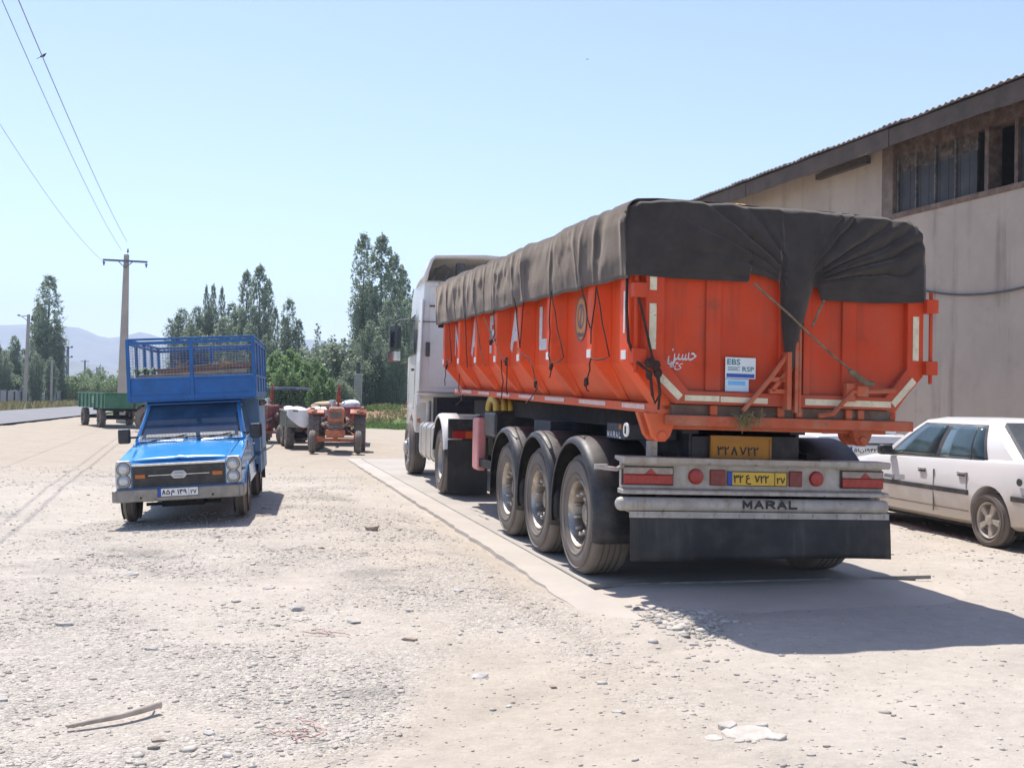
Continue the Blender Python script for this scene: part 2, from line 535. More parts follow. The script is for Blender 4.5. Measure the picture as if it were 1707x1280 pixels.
def ground_z(x, y):
    x, y = np.asarray(x, float), np.asarray(y, float)
    z = .07 * (fbm(x * .45, y * .45, 3) - .5) + .05 * (fbm(x * 1.7, y * 1.7, 5) - .5)
    z = z - .018 * ruts(x, y)
    lx, ly = wb_local(x, y)
    on = sstep(-.9, -.35, lx) * (1 - sstep(3.4, 4.2, lx)) * sstep(-1.8, -.6, ly) * (1 - sstep(19, 22, ly))
    z = z * (1 - .92 * on) - .03 * on
    # the yard falls away under the pickup's off side
    px = (x - PK[0]) * math.cos(PK_YAW) + (y - PK[1]) * math.sin(PK_YAW)
    py = (x - PK[0]) * math.sin(PK_YAW) - (y - PK[1]) * math.cos(PK_YAW)
    k = np.exp(-(px / 1.7) ** 4 - ((py + 1.3) / 3.0) ** 4)
    z = z * (1 - k) + k * (.06 * px - .012)
    far = sstep(18, 30, np.hypot(x, y))
    flat = sstep(20, 26, y) * (1 - sstep(34, 40, y))
    z = z * (1 - .6 * flat)
    # earth bank beyond the tractor
    m = sstep(52, 60, y + .25 * x) * (1 - sstep(70, 82, y)) * sstep(-13, -8.5, x) * (1 - sstep(6, 12, x))
    z = z + m * (.75 + .5 * (fbm(x * .5, y * .5, 21) - .5))
    return z

def wide_rows():
    near = list(np.arange(-25, 2.5, 1.2))
    y, step = 2.5, .035
    out = []
    while y < 9000:
        out.append(y)
        step = max(.035, y * .0075)
        y += step
    return np.array(near + out)
rows = wide_rows()
ncol = 380
t = np.linspace(-1, 1, ncol)
t = np.sign(t) * (0.55 * np.abs(t) + 0.45 * np.abs(t) ** 3)
half = np.where(rows < 2.5, 30, 6 + rows * 1.25)
half = np.maximum(half, 8)
half = np.where(rows < 2.5, half[rows >= 2.5][0] + (2.5 - rows) * 1.5, half)
X = np.outer(half, t)
Y = np.repeat(rows[:, None], ncol, 1)
Z = ground_z(X, Y)

def gravel_mask(x, y):
    lx, ly = wb_local(x, y)
    g = fbm(x * .55 + 3, y * .38, 40, 4)
    g = sstep(.40, .60, g + .12 * sstep(2.0, -3.5, x) - .02) * (.42 + .58 * sstep(.36, .56, fbm(x * 1.1 + 7, y * 1.6, 44, 4)))
    left = sstep(-.25, -.75, lx + .35 * (fbm(x * 1.3, y * 1.3, 8) - .5)) * sstep(-6, -.5, ly) + sstep(1.4, -.9, x + 1.2 * (fbm(x, y, 9) - .5)) * sstep(-.5, -3, ly)
    left = np.clip(left, 0, 1)
    fade = 1 - sstep(17, 24, y + 2.5 * (fbm(x * .4, y * .4, 12) - .5))
    right = .35 * sstep(3.4, 4.2, lx) * sstep(.5, .7, fbm(x * .9, y * .9, 33))
    return np.clip(g * left * fade + right * fade, 0, 1)

def ground_col(x, y):
    sand = np.array([.45, .402, .343])
    sand2 = np.array([.425, .367, .30])
    grav = np.array([.452, .408, .352])
    n = fbm(x * .25, y * .25, 50)[..., None]
    c = sand * (1 - sstep(.4, .65, n)) + sand2 * sstep(.4, .65, n)
    midd = sstep(16, 24, y)[..., None]
    c = c * (1 - midd) + np.array([.385, .328, .262]) * midd
    rt = ruts(x, y)[..., None]
    c = c * (1 - .06 * rt)
    g = gravel_mask(x, y)[..., None] * (1 - .7 * rt)
    c = c * (1 - g) + grav * g
    # dark oily smears in the gravel
    s = sstep(.66, .78, fbm(x * .8 + 9, y * 1.6, 61))[..., None] * g * .45
    c = c * (1 - s) + np.array([.17, .16, .15]) * s
    # far: dry grass, bank, field
    far = sstep(60, 75, y + 8 * (fbm(x * .1, y * .1, 70) - .5))
    bank = sstep(47, 50, y + .25 * x + 3 * (fbm(x * .4, y * .4, 71) - .5)) * sstep(-12.5, -9.5, x) * (1 - sstep(8, 14, x))
    green = np.array([.075, .13, .035])
    brown = np.array([.25, .155, .10])
    dry = np.array([.24, .20, .10])
    gn = fbm(x * .35, y * .35, 72)[..., None]
    fieldc = dry * (1 - sstep(.4, .6, gn)) + green * sstep(.4, .6, gn)
    c = c * (1 - far[..., None]) + fieldc * far[..., None]
    bs = bank[..., None]
    band = sstep(54, 56.5, y + .25 * x + 1.5 * (fbm(x * .6, y * .6, 74) - .5))[..., None] * (1 - sstep(62, 64, y + .25 * x))[..., None]
    bc = green * (1 - band) + (brown * (1 - sstep(.5, .62, gn)) + dry * sstep(.5, .62, gn)) * band
    c = c * (1 - bs) + bc * bs
    return c
Cg = ground_col(X, Y)
Gm = gravel_mask(X, Y)
idx = np.arange(len(rows) * ncol).reshape(len(rows), ncol)
Q = np.stack([idx[:-1, :-1], idx[:-1, 1:], idx[1:, 1:], idx[1:, :-1]], -1).reshape(-1, 4)

def ground_material():
    m = bpy.data.materials.new('dusty_ground')
    m.use_nodes = True
    N, L = m.node_tree.nodes, m.node_tree.links
    b = N['Principled BSDF']
    b.inputs['Roughness'].default_value = .95
    b.inputs['Specular IOR Level'].default_value = .15
    tc = N.new('ShaderNodeTexCoord')
    ca = N.new('ShaderNodeAttribute')
    ca.attribute_name = 'tone'
    ga = N.new('ShaderNodeAttribute')
    ga.attribute_name = 'gravel'
    def noise(sc, det, rg=.6, off=0):
        n = N.new('ShaderNodeTexNoise')
        n.inputs['Scale'].default_value, n.inputs['Detail'].default_value, n.inputs['Roughness'].default_value = sc, det, rg
        L.new(tc.outputs['Object'], n.inputs['Vector'])
        return n.outputs['Fac']
    def vor(sc, out='Distance'):
        n = N.new('ShaderNodeTexVoronoi')
        n.inputs['Scale'].default_value = sc
        L.new(tc.outputs['Object'], n.inputs['Vector'])
        return n.outputs[out]
    def mr(src, a, c, d=0.0, e=1.0):
        r = N.new('ShaderNodeMapRange')
        r.inputs[1].default_value, r.inputs[2].default_value, r.inputs[3].default_value, r.inputs[4].default_value = a, c, d, e
        L.new(src, r.inputs[0])
        return r.outputs[0]
    def math_(op, a, c):
        x = N.new('ShaderNodeMath')
        x.operation = op
        for i, v in enumerate((a, c)):
            if isinstance(v, (int, float)):
                x.inputs[i].default_value = v
            else:
                L.new(v, x.inputs[i])
        return x.outputs[0]
    cell = N.new('ShaderNodeSeparateColor')
    L.new(vor(38, 'Color'), cell.inputs[0])
    cell2 = N.new('ShaderNodeSeparateColor')
    L.new(vor(95, 'Color'), cell2.inputs[0])
    pebb = math_('ADD', mr(cell.outputs[0], 0, 1, -.14, .14), mr(cell2.outputs[0], 0, 1, -.20, .20))
    pebb = math_('MULTIPLY', pebb, math_('ADD', math_('MULTIPLY', ga.outputs['Fac'], 1.0), .12))
    fine = math_('ADD', mr(noise(9, 8, .7), .3, .7, -.10, .10), mr(noise(1.3, 5), .3, .7, -.07, .07))
    k = math_('ADD', math_('ADD', pebb, fine), 1.0)
    vm = N.new('ShaderNodeVectorMath')
    vm.operation = 'SCALE'
    L.new(ca.outputs['Color'], vm.inputs[0])
    L.new(k, vm.inputs['Scale'])
    L.new(vm.outputs[0], b.inputs['Base Color'])
    hgt = math_('ADD', math_('MULTIPLY', math_('ADD', math_('MULTIPLY', vor(38), -1.0), math_('MULTIPLY', vor(95), -.5)), math_('ADD', ga.outputs['Fac'], .06)), math_('MULTIPLY', noise(22, 8, .7), .9))
    bp = N.new('ShaderNodeBump')
    bp.inputs['Strength'].default_value = .85
    bp.inputs['Distance'].default_value = .017
    L.new(hgt, bp.inputs['Height'])
    L.new(bp.outputs[0], b.inputs['Normal'])
    return m
GROUNDM = ground_material()
g = np_obj('ground', np.c_[X.ravel(), Y.ravel(), Z.ravel()], Q, GROUNDM, smooth=True, attr={'tone': Cg.reshape(-1, 3), 'gravel': Gm.ravel()})
tag(g, 'pale dusty yard ground of sand and crushed stone', 'ground', kind='structure')

# loose crushed stone lying on the yard
_t = (1 + 5 ** .5) / 2
ICO_V = np.array([(-1, _t, 0), (1, _t, 0), (-1, -_t, 0), (1, -_t, 0), (0, -1, _t), (0, 1, _t), (0, -1, -_t), (0, 1, -_t), (_t, 0, -1), (_t, 0, 1), (-_t, 0, -1), (-_t, 0, 1)]) / 1.9
ICO_F = np.array([(0, 11, 5), (0, 5, 1), (0, 1, 7), (0, 7, 10), (0, 10, 11), (1, 5, 9), (5, 11, 4), (11, 10, 2), (10, 7, 6), (7, 1, 8), (3, 9, 4), (3, 4, 2), (3, 2, 6), (3, 6, 8), (3, 8, 9), (4, 9, 5), (2, 4, 11), (6, 2, 10), (8, 6, 7), (9, 8, 1)])
def stones(n, seed, xr, yr, size, dens):
    rg = np.random.default_rng(seed)
    u = rg.random(n * 4)
    y = yr[0] * (yr[1] / yr[0]) ** u
    x = xr[0] + (xr[1] - xr[0]) * rg.random(n * 4)
    keep = (rg.random(n * 4) < dens(x, y)) & (np.abs(x) < 2.2 + y * .62)
    x, y = x[keep][:n], y[keep][:n]
    n = len(x)
    s = size * np.exp(rg.normal(0, .62, n)) * (1 + .03 * y)
    s = np.minimum(s, size * 4.5)
    base = ICO_V
    nv = len(base)
    P = base[None] * (1 + rg.uniform(-.24, .24, (n, nv, 1)))
    P += rg.normal(0, .07, P.shape)
    P *= s[:, None, None] * np.stack([rg.uniform(.8, 1.5, n), rg.uniform(.65, 1.1, n), rg.uniform(.20, .60, n)], -1)[:, None, :]
    a = rg.random(n) * 6.283
    ca, sa = np.cos(a)[:, None], np.sin(a)[:, None]
    xx = P[:, :, 0] * ca - P[:, :, 1] * sa + x[:, None]
    yy = P[:, :, 0] * sa + P[:, :, 1] * ca + y[:, None]
    zz = P[:, :, 2] + (ground_z(x, y) + s * .10)[:, None]
    V = np.stack([xx, yy, zz], -1).reshape(-1, 3)
    Fq = (np.arange(n)[:, None, None] * nv + ICO_F[None]).reshape(-1, 3)
    v = rg.uniform(.82, 1.18, n)
    warm = rg.random(n)[:, None]
    c = (np.array([.46, .425, .375]) * (1 - warm * .7) + np.array([.455, .39, .315]) * warm * .7) * v[:, None]
    dark = rg.random(n) < .05
    c[dark] *= .6
    return V, Fq, np.repeat(c, nv, 0)
def attr_mat(name, rough=.9):
    m = bpy.data.materials.new(name)
    m.use_nodes = True
    N, L = m.node_tree.nodes, m.node_tree.links
    b = N['Principled BSDF']
    b.inputs['Roughness'].default_value = rough
    b.inputs['Specular IOR Level'].default_value = .2
    a = N.new('ShaderNodeAttribute')
    a.attribute_name = 'tone'
    L.new(a.outputs['Color'], b.inputs['Base Color'])
    return m
STONEM = attr_mat('crushed_stone')
def pile_d(x, y):
    return np.exp(-((x - 1.25) / .22) ** 2 - ((y - 7.75) / .55) ** 2)
parts_ = [stones(60000, 1, (-12, 5), (3.6, 22), .0040, lambda x, y: .09 + .91 * gravel_mask(x, y) ** 1.3 * sstep(.34, .62, fbm(x * 1.4, y * 1.4, 90))),
          stones(1700, 2, (-12, 9), (3.6, 24), .0090, lambda x, y: (.03 + .97 * gravel_mask(x, y) * sstep(.45, .68, fbm(x * .9, y * .9, 91))) * (wb_local(x, y)[0] < -.4)),
          stones(1500, 3, (.6, 1.9), (6.8, 8.7), .0095, pile_d),
          stones(3000, 4, (4.5, 16), (9, 20), .0065, lambda x, y: .5 + 0 * x),
          stones(700, 6, (-1.5, 3), (4.2, 7), .0055, lambda x, y: sstep(.5, .7, fbm(x * 2, y * 2, 92)))]
V_, F_, C_, off = [], [], [], 0
for V, Fq, c in parts_:
    V_.append(V); F_.append(Fq + off); C_.append(c); off += len(V)
gr = np_obj('gravel', np.concatenate(V_), np.concatenate(F_), STONEM, attr={'tone': np.concatenate(C_)})
tag(gr, 'grey crushed stone strewn across the yard', 'gravel', kind='stuff')

def rock(name, x, y, sx, sy, sz, mat, seed, label, cat='rock', group=None, sub=2, sink=.25):
    sub = 1
    bm = bmesh.new()
    bmesh.ops.create_icosphere(bm, subdivisions=sub, radius=1)
    rg = random.Random(seed)
    ph = [rg.uniform(0, 6) for _ in range(6)]
    for v in bm.verts:
        p = v.co
        k = 1 + .16 * math.sin(3.1 * p.x + ph[0]) + .16 * math.sin(3.7 * p.y + ph[1]) + .12 * math.sin(5 * p.z + ph[2]) + rg.uniform(-.15, .15)
        v.co = Vector((p.x * k * sx, p.y * k * sy, max(-.45, min(.7, p.z * k)) * sz))
    me = bpy.data.meshes.new(name)
    bm.to_mesh(me)
    bm.free()
    me.materials.append(mat)
    o = bpy.data.objects.new(name, me)
    COL.objects.link(o)
    o.location = (x, y, float(ground_z(x, y)) + sz * (.45 - sink))
    o.rotation_euler = (rg.uniform(-.1, .1), rg.uniform(-.1, .1), rg.uniform(0, 6))
    tag(o, label, cat, group)
    return o
ROCKM = M('pale_rock', (.44, .41, .375), .95, var=.18, scale=9, bump=.6, bscale=30)
ROCKB = M('brown_clod', (.36, .29, .23), .95, var=.2, scale=12, bump=.6, bscale=30)
rock('rock', *(-1.58, 12.4), .085, .065, .065, ROCKB, 2, 'brown clod of earth beside the edge of the weighbridge apron')
rock('rock', *(-1.50, 7.75), .07, .045, .04, ROCKM, 3, 'flat pale rock just beyond the smaller scrap of pink cord', sink=.2)
for i, (x, y, s) in enumerate([(-.62, 6.9, .09), (-.15, 6.0, .10), (-.05, 7.2, .05), (-.72, 7.9, .07), (.25, 5.85, .05), (-1.05, 7.4, .10), (-1.9, 8.6, .09), (-2.5, 5.35, .08), (-1.55, 4.85, .07),
                               (-1.35, 4.92, .06), (-2.9, 7.1, .11), (-3.2, 9.2, .13), (-.95, 9.6, .08), (-3.9, 6.2, .10), (-.4, 8.7, .09), (.55, 5.35, .05), (5.9, 9.6, .09), (5.3, 9.0, .05), (-2.1, 6.4, .06), (-4.6, 8.0, .10)]):
    rock('rock', x, y, s * .62, s * .46, s * .22, ROCKM if i % 4 else ROCKB, 20 + i, 'small pale rock half sunk in the gravel of the yard', group='pale rocks sunk in the yard gravel', sink=.3)
# broken concrete plate at the front
sl = MB()
rg = random.Random(5)
poly = [(.13 * math.cos(a) * rg.uniform(.55, 1.2), .10 * math.sin(a) * rg.uniform(.75, 1.15)) for a in np.linspace(0, 6.283, 14)[:-1]]
sl.prism(poly, 'z', -.03, .004)
rg2 = random.Random(6)
for k in range(7):
    cx, cy, q = rg2.uniform(-.19, .19), rg2.uniform(-.13, .13), rg2.uniform(.015, .06)
    sl.prism([(cx + q * math.cos(a) * rg2.uniform(.6, 1.2), cy + q * math.sin(a) * rg2.uniform(.5, 1)) for a in np.linspace(0, 6.283, 8)[:-1]], 'z', -.03, .006 + rg2.uniform(0, .006))
o = sl.build('concrete_lump', M('pale_concrete', (.47, .43, .38), .95, var=.15, scale=14, dust=.5, dustcol=(.46, .40, .33), bump=.5, bscale=25), bev=.006)
o.location = (1.12, 5.02, float(ground_z(1.12, 5.02)) + .007)
o.rotation_euler = (rad(5), rad(-2), .2)
tag(o, 'flat broken plate of pale concrete lying in the sand behind the truck', 'concrete lump')
# stick
st = MB()
def gp(x, y, dz=0):
    return (x, y, float(ground_z(x, y)) + dz)
pts = [gp(-1.99, 4.92, .02), gp(-1.90, 4.99, .03), gp(-1.80, 5.05, .035), gp(-1.72, 5.13, .04), gp(-1.66, 5.20, .045)]
st.tube(pts, .009, 9, .019)
st.tube([pts[3], gp(-1.70, 5.20, .05), gp(-1.71, 5.26, .045)], .007, 6, .004)
o = st.build('stick', M('dry_stick', (.43, .36, .29), .9, var=.2, scale=14, bump=.4, bscale=40), smooth=60)
tag(o, 'dry pale stick lying across the gravel at the near edge of the yard', 'stick')
# scraps of pink cord
def scrap(cx, cy, r, seed, label):
    rg = random.Random(seed)
    s = MB()
    for k in range(4):
        pts = []
        x, y, a = cx + rg.uniform(-r, r) * .4, cy + rg.uniform(-r, r) * .3, rg.uniform(0, 6)
        for i in range(14):
            a += rg.uniform(-.9, .9)
            x += math.cos(a) * r * .14
            y += math.sin(a) * r * .14
            pts.append(gp(x, y, .012 + rg.uniform(0, .012)))
        s.tube(pts, .0035, 6)
    tag(s.build('cord_scrap', M('pink_cord', (.58, .36, .32), .9, var=.15), smooth=60), label, 'cord')
scrap(-.86, 4.95, .12, 1, 'faded pink cord tangled in the gravel near the stick')
scrap(-1.17, 7.02, .09, 2, 'smaller faded scrap of pink cord in the middle of the yard, beyond the tangled one')

# ------------------------------------------------------------------ weighbridge
def wbp(lx, ly, z=0):
    return (WB_O[0] + WB_R[0] * lx + WB_F[0] * ly, WB_O[1] + WB_R[1] * lx + WB_F[1] * ly, z)
CONCD = M('weighbridge_concrete', (.385, .35, .31), .92, var=.10, scale=.9, dust=.55, dustcol=(.42, .365, .30), bump=.5, bscale=14, stain=.12, staincol=(.28, .26, .24))
CONCA = M('apron_concrete', (.43, .385, .335), .92, var=.08, scale=1.1, dust=.5, dustcol=(.47, .41, .34), bump=.5, bscale=14)
wb_root = None
ap = MB()
def strip(mb, x0, x1, y0, y1, z, n=40, z0=-.10, ragged=0, seed=0):
    rg = random.Random(seed)
    top, low = [], []
    for i in range(n + 1):
        y = y0 + (y1 - y0) * i / n
        w = rg.uniform(-ragged, ragged)
        sk = .055 * max(0, 1 - max(0, y + 1.3) / 3.2) ** 1.2 if x0 < -.3 else 0
        top.append([wbp(x0 + w, y, z0), wbp(x0 + w + .015, y, z - sk), wbp(x1, y, z - .25 * sk), wbp(x1, y, z0)])
    mb.sheet(top)
strip(ap, -.36, -.018, -1.3, 17.7, .014, 90, -.12, .018, 3)
o = ap.build('weighbridge_apron', CONCA, smooth=0)
tag(o, 'narrow pale concrete kerb strip along the weighbridge', 'kerb', kind='structure')
dk = MB()
for a, b in ((0, 8.66), (8.69, 17.6)):
    dk.hexa([wbp(0, a, -.12), wbp(3.06, a, -.12), wbp(3.06, b, -.12), wbp(0, b, -.12), wbp(0, a, .018), wbp(3.06, a, .018), wbp(3.06, b, .018), wbp(0, b, .018)])
o = dk.build('weighbridge_deck', CONCD, smooth=0)
tag(o, 'dust covered concrete weighbridge deck under the truck', 'weighbridge', kind='structure')
ra = MB()
ra.sheet([[wbp(-.35 + 3.75 * j / 12, -1.35 + 1.33 * i / 8, .012 - .05 * (1 - i / 8) ** 2 - .075 * max(0, 1 - j / 2.5) ** 1.3 - .05 * max(0, (j - 9.5) / 2.5)) for j in range(13)] for i in range(9)])
o = ra.build('weighbridge_ramp', M('ramp_dust', (.47, .41, .345), .95, var=.06, scale=1.6, dust=.3, dustcol=(.45, .40, .34), bump=.6, bscale=22), smooth=60)
tag(o, 'sanded over concrete ramp at the end of the weighbridge', 'ramp', kind='structure')
ed = MB()
ed.bar(wbp(-.009, -.02, .008), wbp(-.009, 17.6, .008), .018, .022)  # dark bars fill the groove round the deck, its shade put into their colour
ed.bar(wbp(-.02, -.011, .012), wbp(3.2, -.011, .012), .022, .03)
ed.bar(wbp(-.01, 8.675, .010), wbp(3.06, 8.675, .010), .03, .018)
o = ed.build('weighbridge_edge', M('edge_gap_shade', (.16, .15, .145), .6, var=.2, dust=.5, dustcol=(.36, .31, .26)), smooth=0)
tag(o, 'dark edge strip painting in the shaded gap round the weighbridge deck', 'kerb', kind='structure')

# ------------------------------------------------------------------ road at the left
RD = np.array([-.2072, .9783])
RN = np.array([.9783, .2072])
RC = np.array([-28.4, 62.0])
asph = M('worn_asphalt', (.17, .17, .18), .85, var=.10, scale=.4, dust=.4, dustcol=(.27, .25, .23), bump=.4, bscale=8)
rg_ = []
for s in np.concatenate([np.arange(-70, 100, 4), np.geomspace(100, 1500, 14)]):
    c = RC + RD * s
    row = []
    for w in np.linspace(-3.45, 3.45, 7):
        x, y = c + RN * w
        row.append((x, y, .10 - .006 * abs(w)))
    rg_.append(row)
rd = MB().sheet(rg_)
o = rd.build('road', asph, smooth=60)
tag(o, 'pale grey asphalt road running off past the green trailer', 'road', kind='structure')

# ------------------------------------------------------------------ mountains
def ridge(name, d0, d1, prof, seed, mat):
    pxs = np.linspace(-1400, 3000, 260)
    pp = np.array(prof, float)
    ys = np.interp(pxs, pp[:, 0], pp[:, 1])
    hor = 663 + ROLL * (pxs - 853.5)
    n = 16
    V = []
    for i in range(n + 1):
        tt = i / n
        d = d0 + (d1 - d0) * tt
        x = (pxs - 853.5) / F_PX * d
        top = (hor - ys) / F_PX * d1
        hh = top * (tt ** 1.3) * (1 + (1 - tt) * 1.1 * (fbm(pxs * .022 + 40 + i * .15, np.full_like(pxs, i * .35), seed) - .5))
        V.append(np.c_[x, np.full_like(x, d), hh - 2 * (1 - tt)])
    d = d1 * 1.25
    V.append(np.c_[(pxs - 853.5) / F_PX * d, np.full_like(pxs, d), np.full_like(pxs, -3)])
    V = np.concatenate(V)
    w = len(pxs)
    ii = np.arange((n + 2) * w).reshape(n + 2, w)
    Fq = np.stack([ii[:-1, :-1], ii[:-1, 1:], ii[1:, 1:], ii[1:, :-1]], -1).reshape(-1, 4)
    o = np_obj(name, V, Fq, mat, smooth=True)
    return o
HILLM = M('dry_hill', (.18, .16, .15), .95, var=.25, scale=.006, bump=.5, bscale=.03)
tag(ridge('mountains', 1900, 2700, [(-1400, 575), (-500, 556), (-200, 548), (0, 541), (60, 539), (130, 545), (150, 553), (172, 563), (200, 560), (232, 552), (255, 557), (275, 566), (330, 576), (400, 580), (450, 573), (510, 564), (545, 567), (570, 571), (610, 580), (680, 590), (800, 598), (1000, 590), (1300, 600), (1800, 590), (3000, 600)], 4, HILLM),
    'hazy blue mountains along the horizon', 'mountains', kind='structure')
tag(ridge('hills', 1250, 1700, [(-1400, 600), (0, 598), (60, 592), (120, 600), (200, 612), (300, 606), (420, 615), (520, 602), (560, 598), (620, 606), (700, 618), (1000, 625), (1700, 640), (3000, 640)], 9, HILLM),
    'pale lower foothills in front of the mountains', 'hills', kind='structure')

# ------------------------------------------------------------------ trees
def leaf_mat(name, c1, c2):
    m = bpy.data.materials.new(name)
    m.use_nodes = True
    N, L = m.node_tree.nodes, m.node_tree.links
    N.remove(N['Principled BSDF'])
    out = N['Material Output']
    at = N.new('ShaderNodeAttribute')
    at.attribute_name = 'shade'
    oi = N.new('ShaderNodeObjectInfo')
    ad = N.new('ShaderNodeMath')
    ad.operation = 'MULTIPLY_ADD'
    L.new(oi.outputs['Random'], ad.inputs[0])
    ad.inputs[1].default_value = .35
    L.new(at.outputs['Fac'], ad.inputs[2])
    mx = N.new('ShaderNodeMix')
    mx.data_type = 'RGBA'
    L.new(ad.outputs[0], mx.inputs[0])
    mx.inputs[6].default_value, mx.inputs[7].default_value = (*c1, 1), (*c2, 1)
    d = N.new('ShaderNodeBsdfDiffuse')
    tr = N.new('ShaderNodeBsdfTranslucent')
    gl = N.new('ShaderNodeBsdfGlossy')
    gl.inputs['Roughness'].default_value = .45
    gl.inputs['Color'].default_value = (.8, .85, .8, 1)
    s1, s2 = N.new('ShaderNodeMixShader'), N.new('ShaderNodeMixShader')
    s1.inputs[0].default_value, s2.inputs[0].default_value = .48, .04
    L.new(mx.outputs[2], d.inputs[0])
    L.new(mx.outputs[2], tr.inputs[0])
    L.new(d.outputs[0], s1.inputs[1])
    L.new(tr.outputs[0], s1.inputs[2])
    L.new(s1.outputs[0], s2.inputs[1])
    L.new(gl.outputs[0], s2.inputs[2])
    L.new(s2.outputs[0], out.inputs[0])
    return m
LEAFP = leaf_mat('poplar_leaf', (.20, .25, .175), (.38, .445, .31))
LEAFB = leaf_mat('bush_leaf', (.15, .21, .11), (.31, .39, .19))
LEAFY = leaf_mat('sapling_leaf', (.105, .18, .065), (.25, .36, .14))
LEAFW = leaf_mat('willow_leaf', (.18, .225, .15), (.36, .42, .28))

def leaves(cent, size, seed, flat=0.0):
    rg = np.random.default_rng(seed)
    n = len(cent)
    a = rg.normal(size=(n, 3))
    a[:, 2] *= (1 - flat)
    a /= np.linalg.norm(a, axis=1)[:, None]
    b = np.cross(a, rg.normal(size=(n, 3)))
    b /= np.linalg.norm(b, axis=1)[:, None]
    s = (size * rg.uniform(.6, 1.3, n))[:, None]
    V = np.stack([cent - a * s * .7, cent + b * s * .45, cent + a * s * .7, cent - b * s * .45], 1).reshape(-1, 3)
    return V, np.arange(n * 4).reshape(n, 4)

def crown_plumes(plumes, n, seed, clump=.38):
    """plumes: (bx, by, tx, ty, z0, z1, r) upright sprays; returns leaf centres with a clumped, gappy outline"""
    rg = np.random.default_rng(seed)
    w = np.array([(p[5] - p[4]) * p[6] for p in plumes])
    w /= w.sum()
    out, sh = [], []
    for p, k in zip(plumes, (w * n).astype(int)):
        bx, by, tx, ty, z0, z1, r = p
        nc = max(14, k // 15)
        t = rg.random(nc) ** .9
        env = r * np.clip(t / .18, .25, 1) ** .7 * np.sqrt(np.clip(1 - np.clip((t - .70) / .30, 0, 1) ** 1.8, .004, 1)) * rg.uniform(.88, 1.08, nc)
        th = rg.random(nc) * 6.283
        rr = env * np.sqrt(rg.uniform(.15, 1, nc))
        cx = bx + (tx - bx) * t + rr * np.cos(th)
        cy = by + (ty - by) * t + rr * np.sin(th)
        cz = z0 + (z1 - z0) * t + rg.normal(0, .1, nc)
        cs = clump * rg.uniform(.6, 1.25, nc) * np.clip(1.25 - t, .35, 1)
        which = rg.integers(0, nc, k)
        d = rg.normal(0, 1, (k, 3)) * cs[which][:, None] * np.array([.8, .8, 1.25])
        out.append(np.c_[cx[which], cy[which], cz[which]] + d)
        cl = rg.random(nc)
        sh.append(cl[which] * .5 + rg.random(k) * .25)
    return np.concatenate(out), np.concatenate(sh)

_crowns = {}
def tree_mesh(key, h, plumes, n, leaf, lsize, seed, clump, trunk_r, limbs=True, trunk_h=None):
    cent, sh = crown_plumes(plumes, n, seed, clump)
    cent[:, 2] = np.maximum(cent[:, 2], .25)
    V, Fq = leaves(cent, lsize, seed + 1)
    cr = np_obj('crown', V, Fq, leaf, attr={'shade': np.repeat(sh, 4)})
    mb = MB()
    th = trunk_h or h * .8
    mb.tube([(0, 0, -.3), (.03, .02, th * .3), (-.03, .04, th * .65), (.02, 0, th)], trunk_r, 8, trunk_r * .22)
    for p in plumes:
        bx, by, tx, ty, z0, z1, r = p
        mb.tube([(0, 0, max(.1, z0 * .4)), (bx * .6, by * .6, z0 * .7 + .2), (bx, by, z0 + (z1 - z0) * .2), ((bx + tx) / 2, (by + ty) / 2, z0 + (z1 - z0) * .55), (tx, ty, z0 + (z1 - z0) * .92)], trunk_r * .5, 6, trunk_r * .08)
        rg = random.Random(seed)
        for k in range(5):
            t = rg.uniform(.15, .7)
            a = rg.uniform(0, 6.28)
            q = Vector((bx + (tx - bx) * t, by + (ty - by) * t, z0 + (z1 - z0) * t))
            mb.tube([q, q + Vector((math.cos(a) * r * .5, math.sin(a) * r * .5, r * .5)), q + Vector((math.cos(a) * r * .8, math.sin(a) * r * .8, r * 1.2))], trunk_r * .14, 5, trunk_r * .04)
    tk = mb.build('trunk', BARK, smooth=60)
    _crowns[key] = (cr, tk, h)

def rp(seed, h, k, rad_, spread, low=.06):
    """k upright sprays making one fastigiate poplar"""
    rg = random.Random(seed)
    out = [(0, 0, rg.uniform(-.1, .1), 0, h * low, h, rad_)]
    for i in range(k):
        a = 6.283 * i / max(1, k) + rg.uniform(-.5, .5)
        d = spread * rg.uniform(.6, 1.1)
        z1 = h * rg.uniform(.62, .98)
        out.append((math.cos(a) * d * .5, math.sin(a) * d * .5, math.cos(a) * d, math.sin(a) * d, h * rg.uniform(low, .15), z1, rad_ * rg.uniform(.55, .85)))
    return out
tree_mesh('pop_a', 12, rp(1, 12, 2, .95, .70), 13500, LEAFP, .120, 101, .24, .20)
tree_mesh('pop_b', 12, rp(2, 12, 1, .90, .55), 11500, LEAFP, .120, 102, .22, .17)
tree_mesh('pop_c', 12, rp(3, 12, 3, 1.0, 1.0, .04), 15500, LEAFP, .120, 103, .26, .22)
tree_mesh('pop_d', 12, rp(9, 12, 5, 1.15, 1.5, .03), 18000, LEAFP, .130, 104, .32, .24)
tree_mesh('thin', 8, [(0, 0, .15, 0, 1.2, 8, .42), (.2, 0, .35, .1, 1, 5.2, .35), (-.25, .1, -.3, 0, .8, 4.2, .45)], 2600, LEAFP, .105, 105, .2, .09)
tree_mesh('bush', 4, [(math.cos(a) * .5, math.sin(a) * .5, math.cos(a) * 1.0, math.sin(a) * 1.0, .1, z, .95) for a, z in ((0, 3.6), (1.2, 4.0), (2.5, 3.3), (3.7, 3.8), (5.1, 3.0))] + [(0, 0, 0, 0, .1, 4, 1.1)], 11000, LEAFW, .12, 106, .36, .12, trunk_h=2)
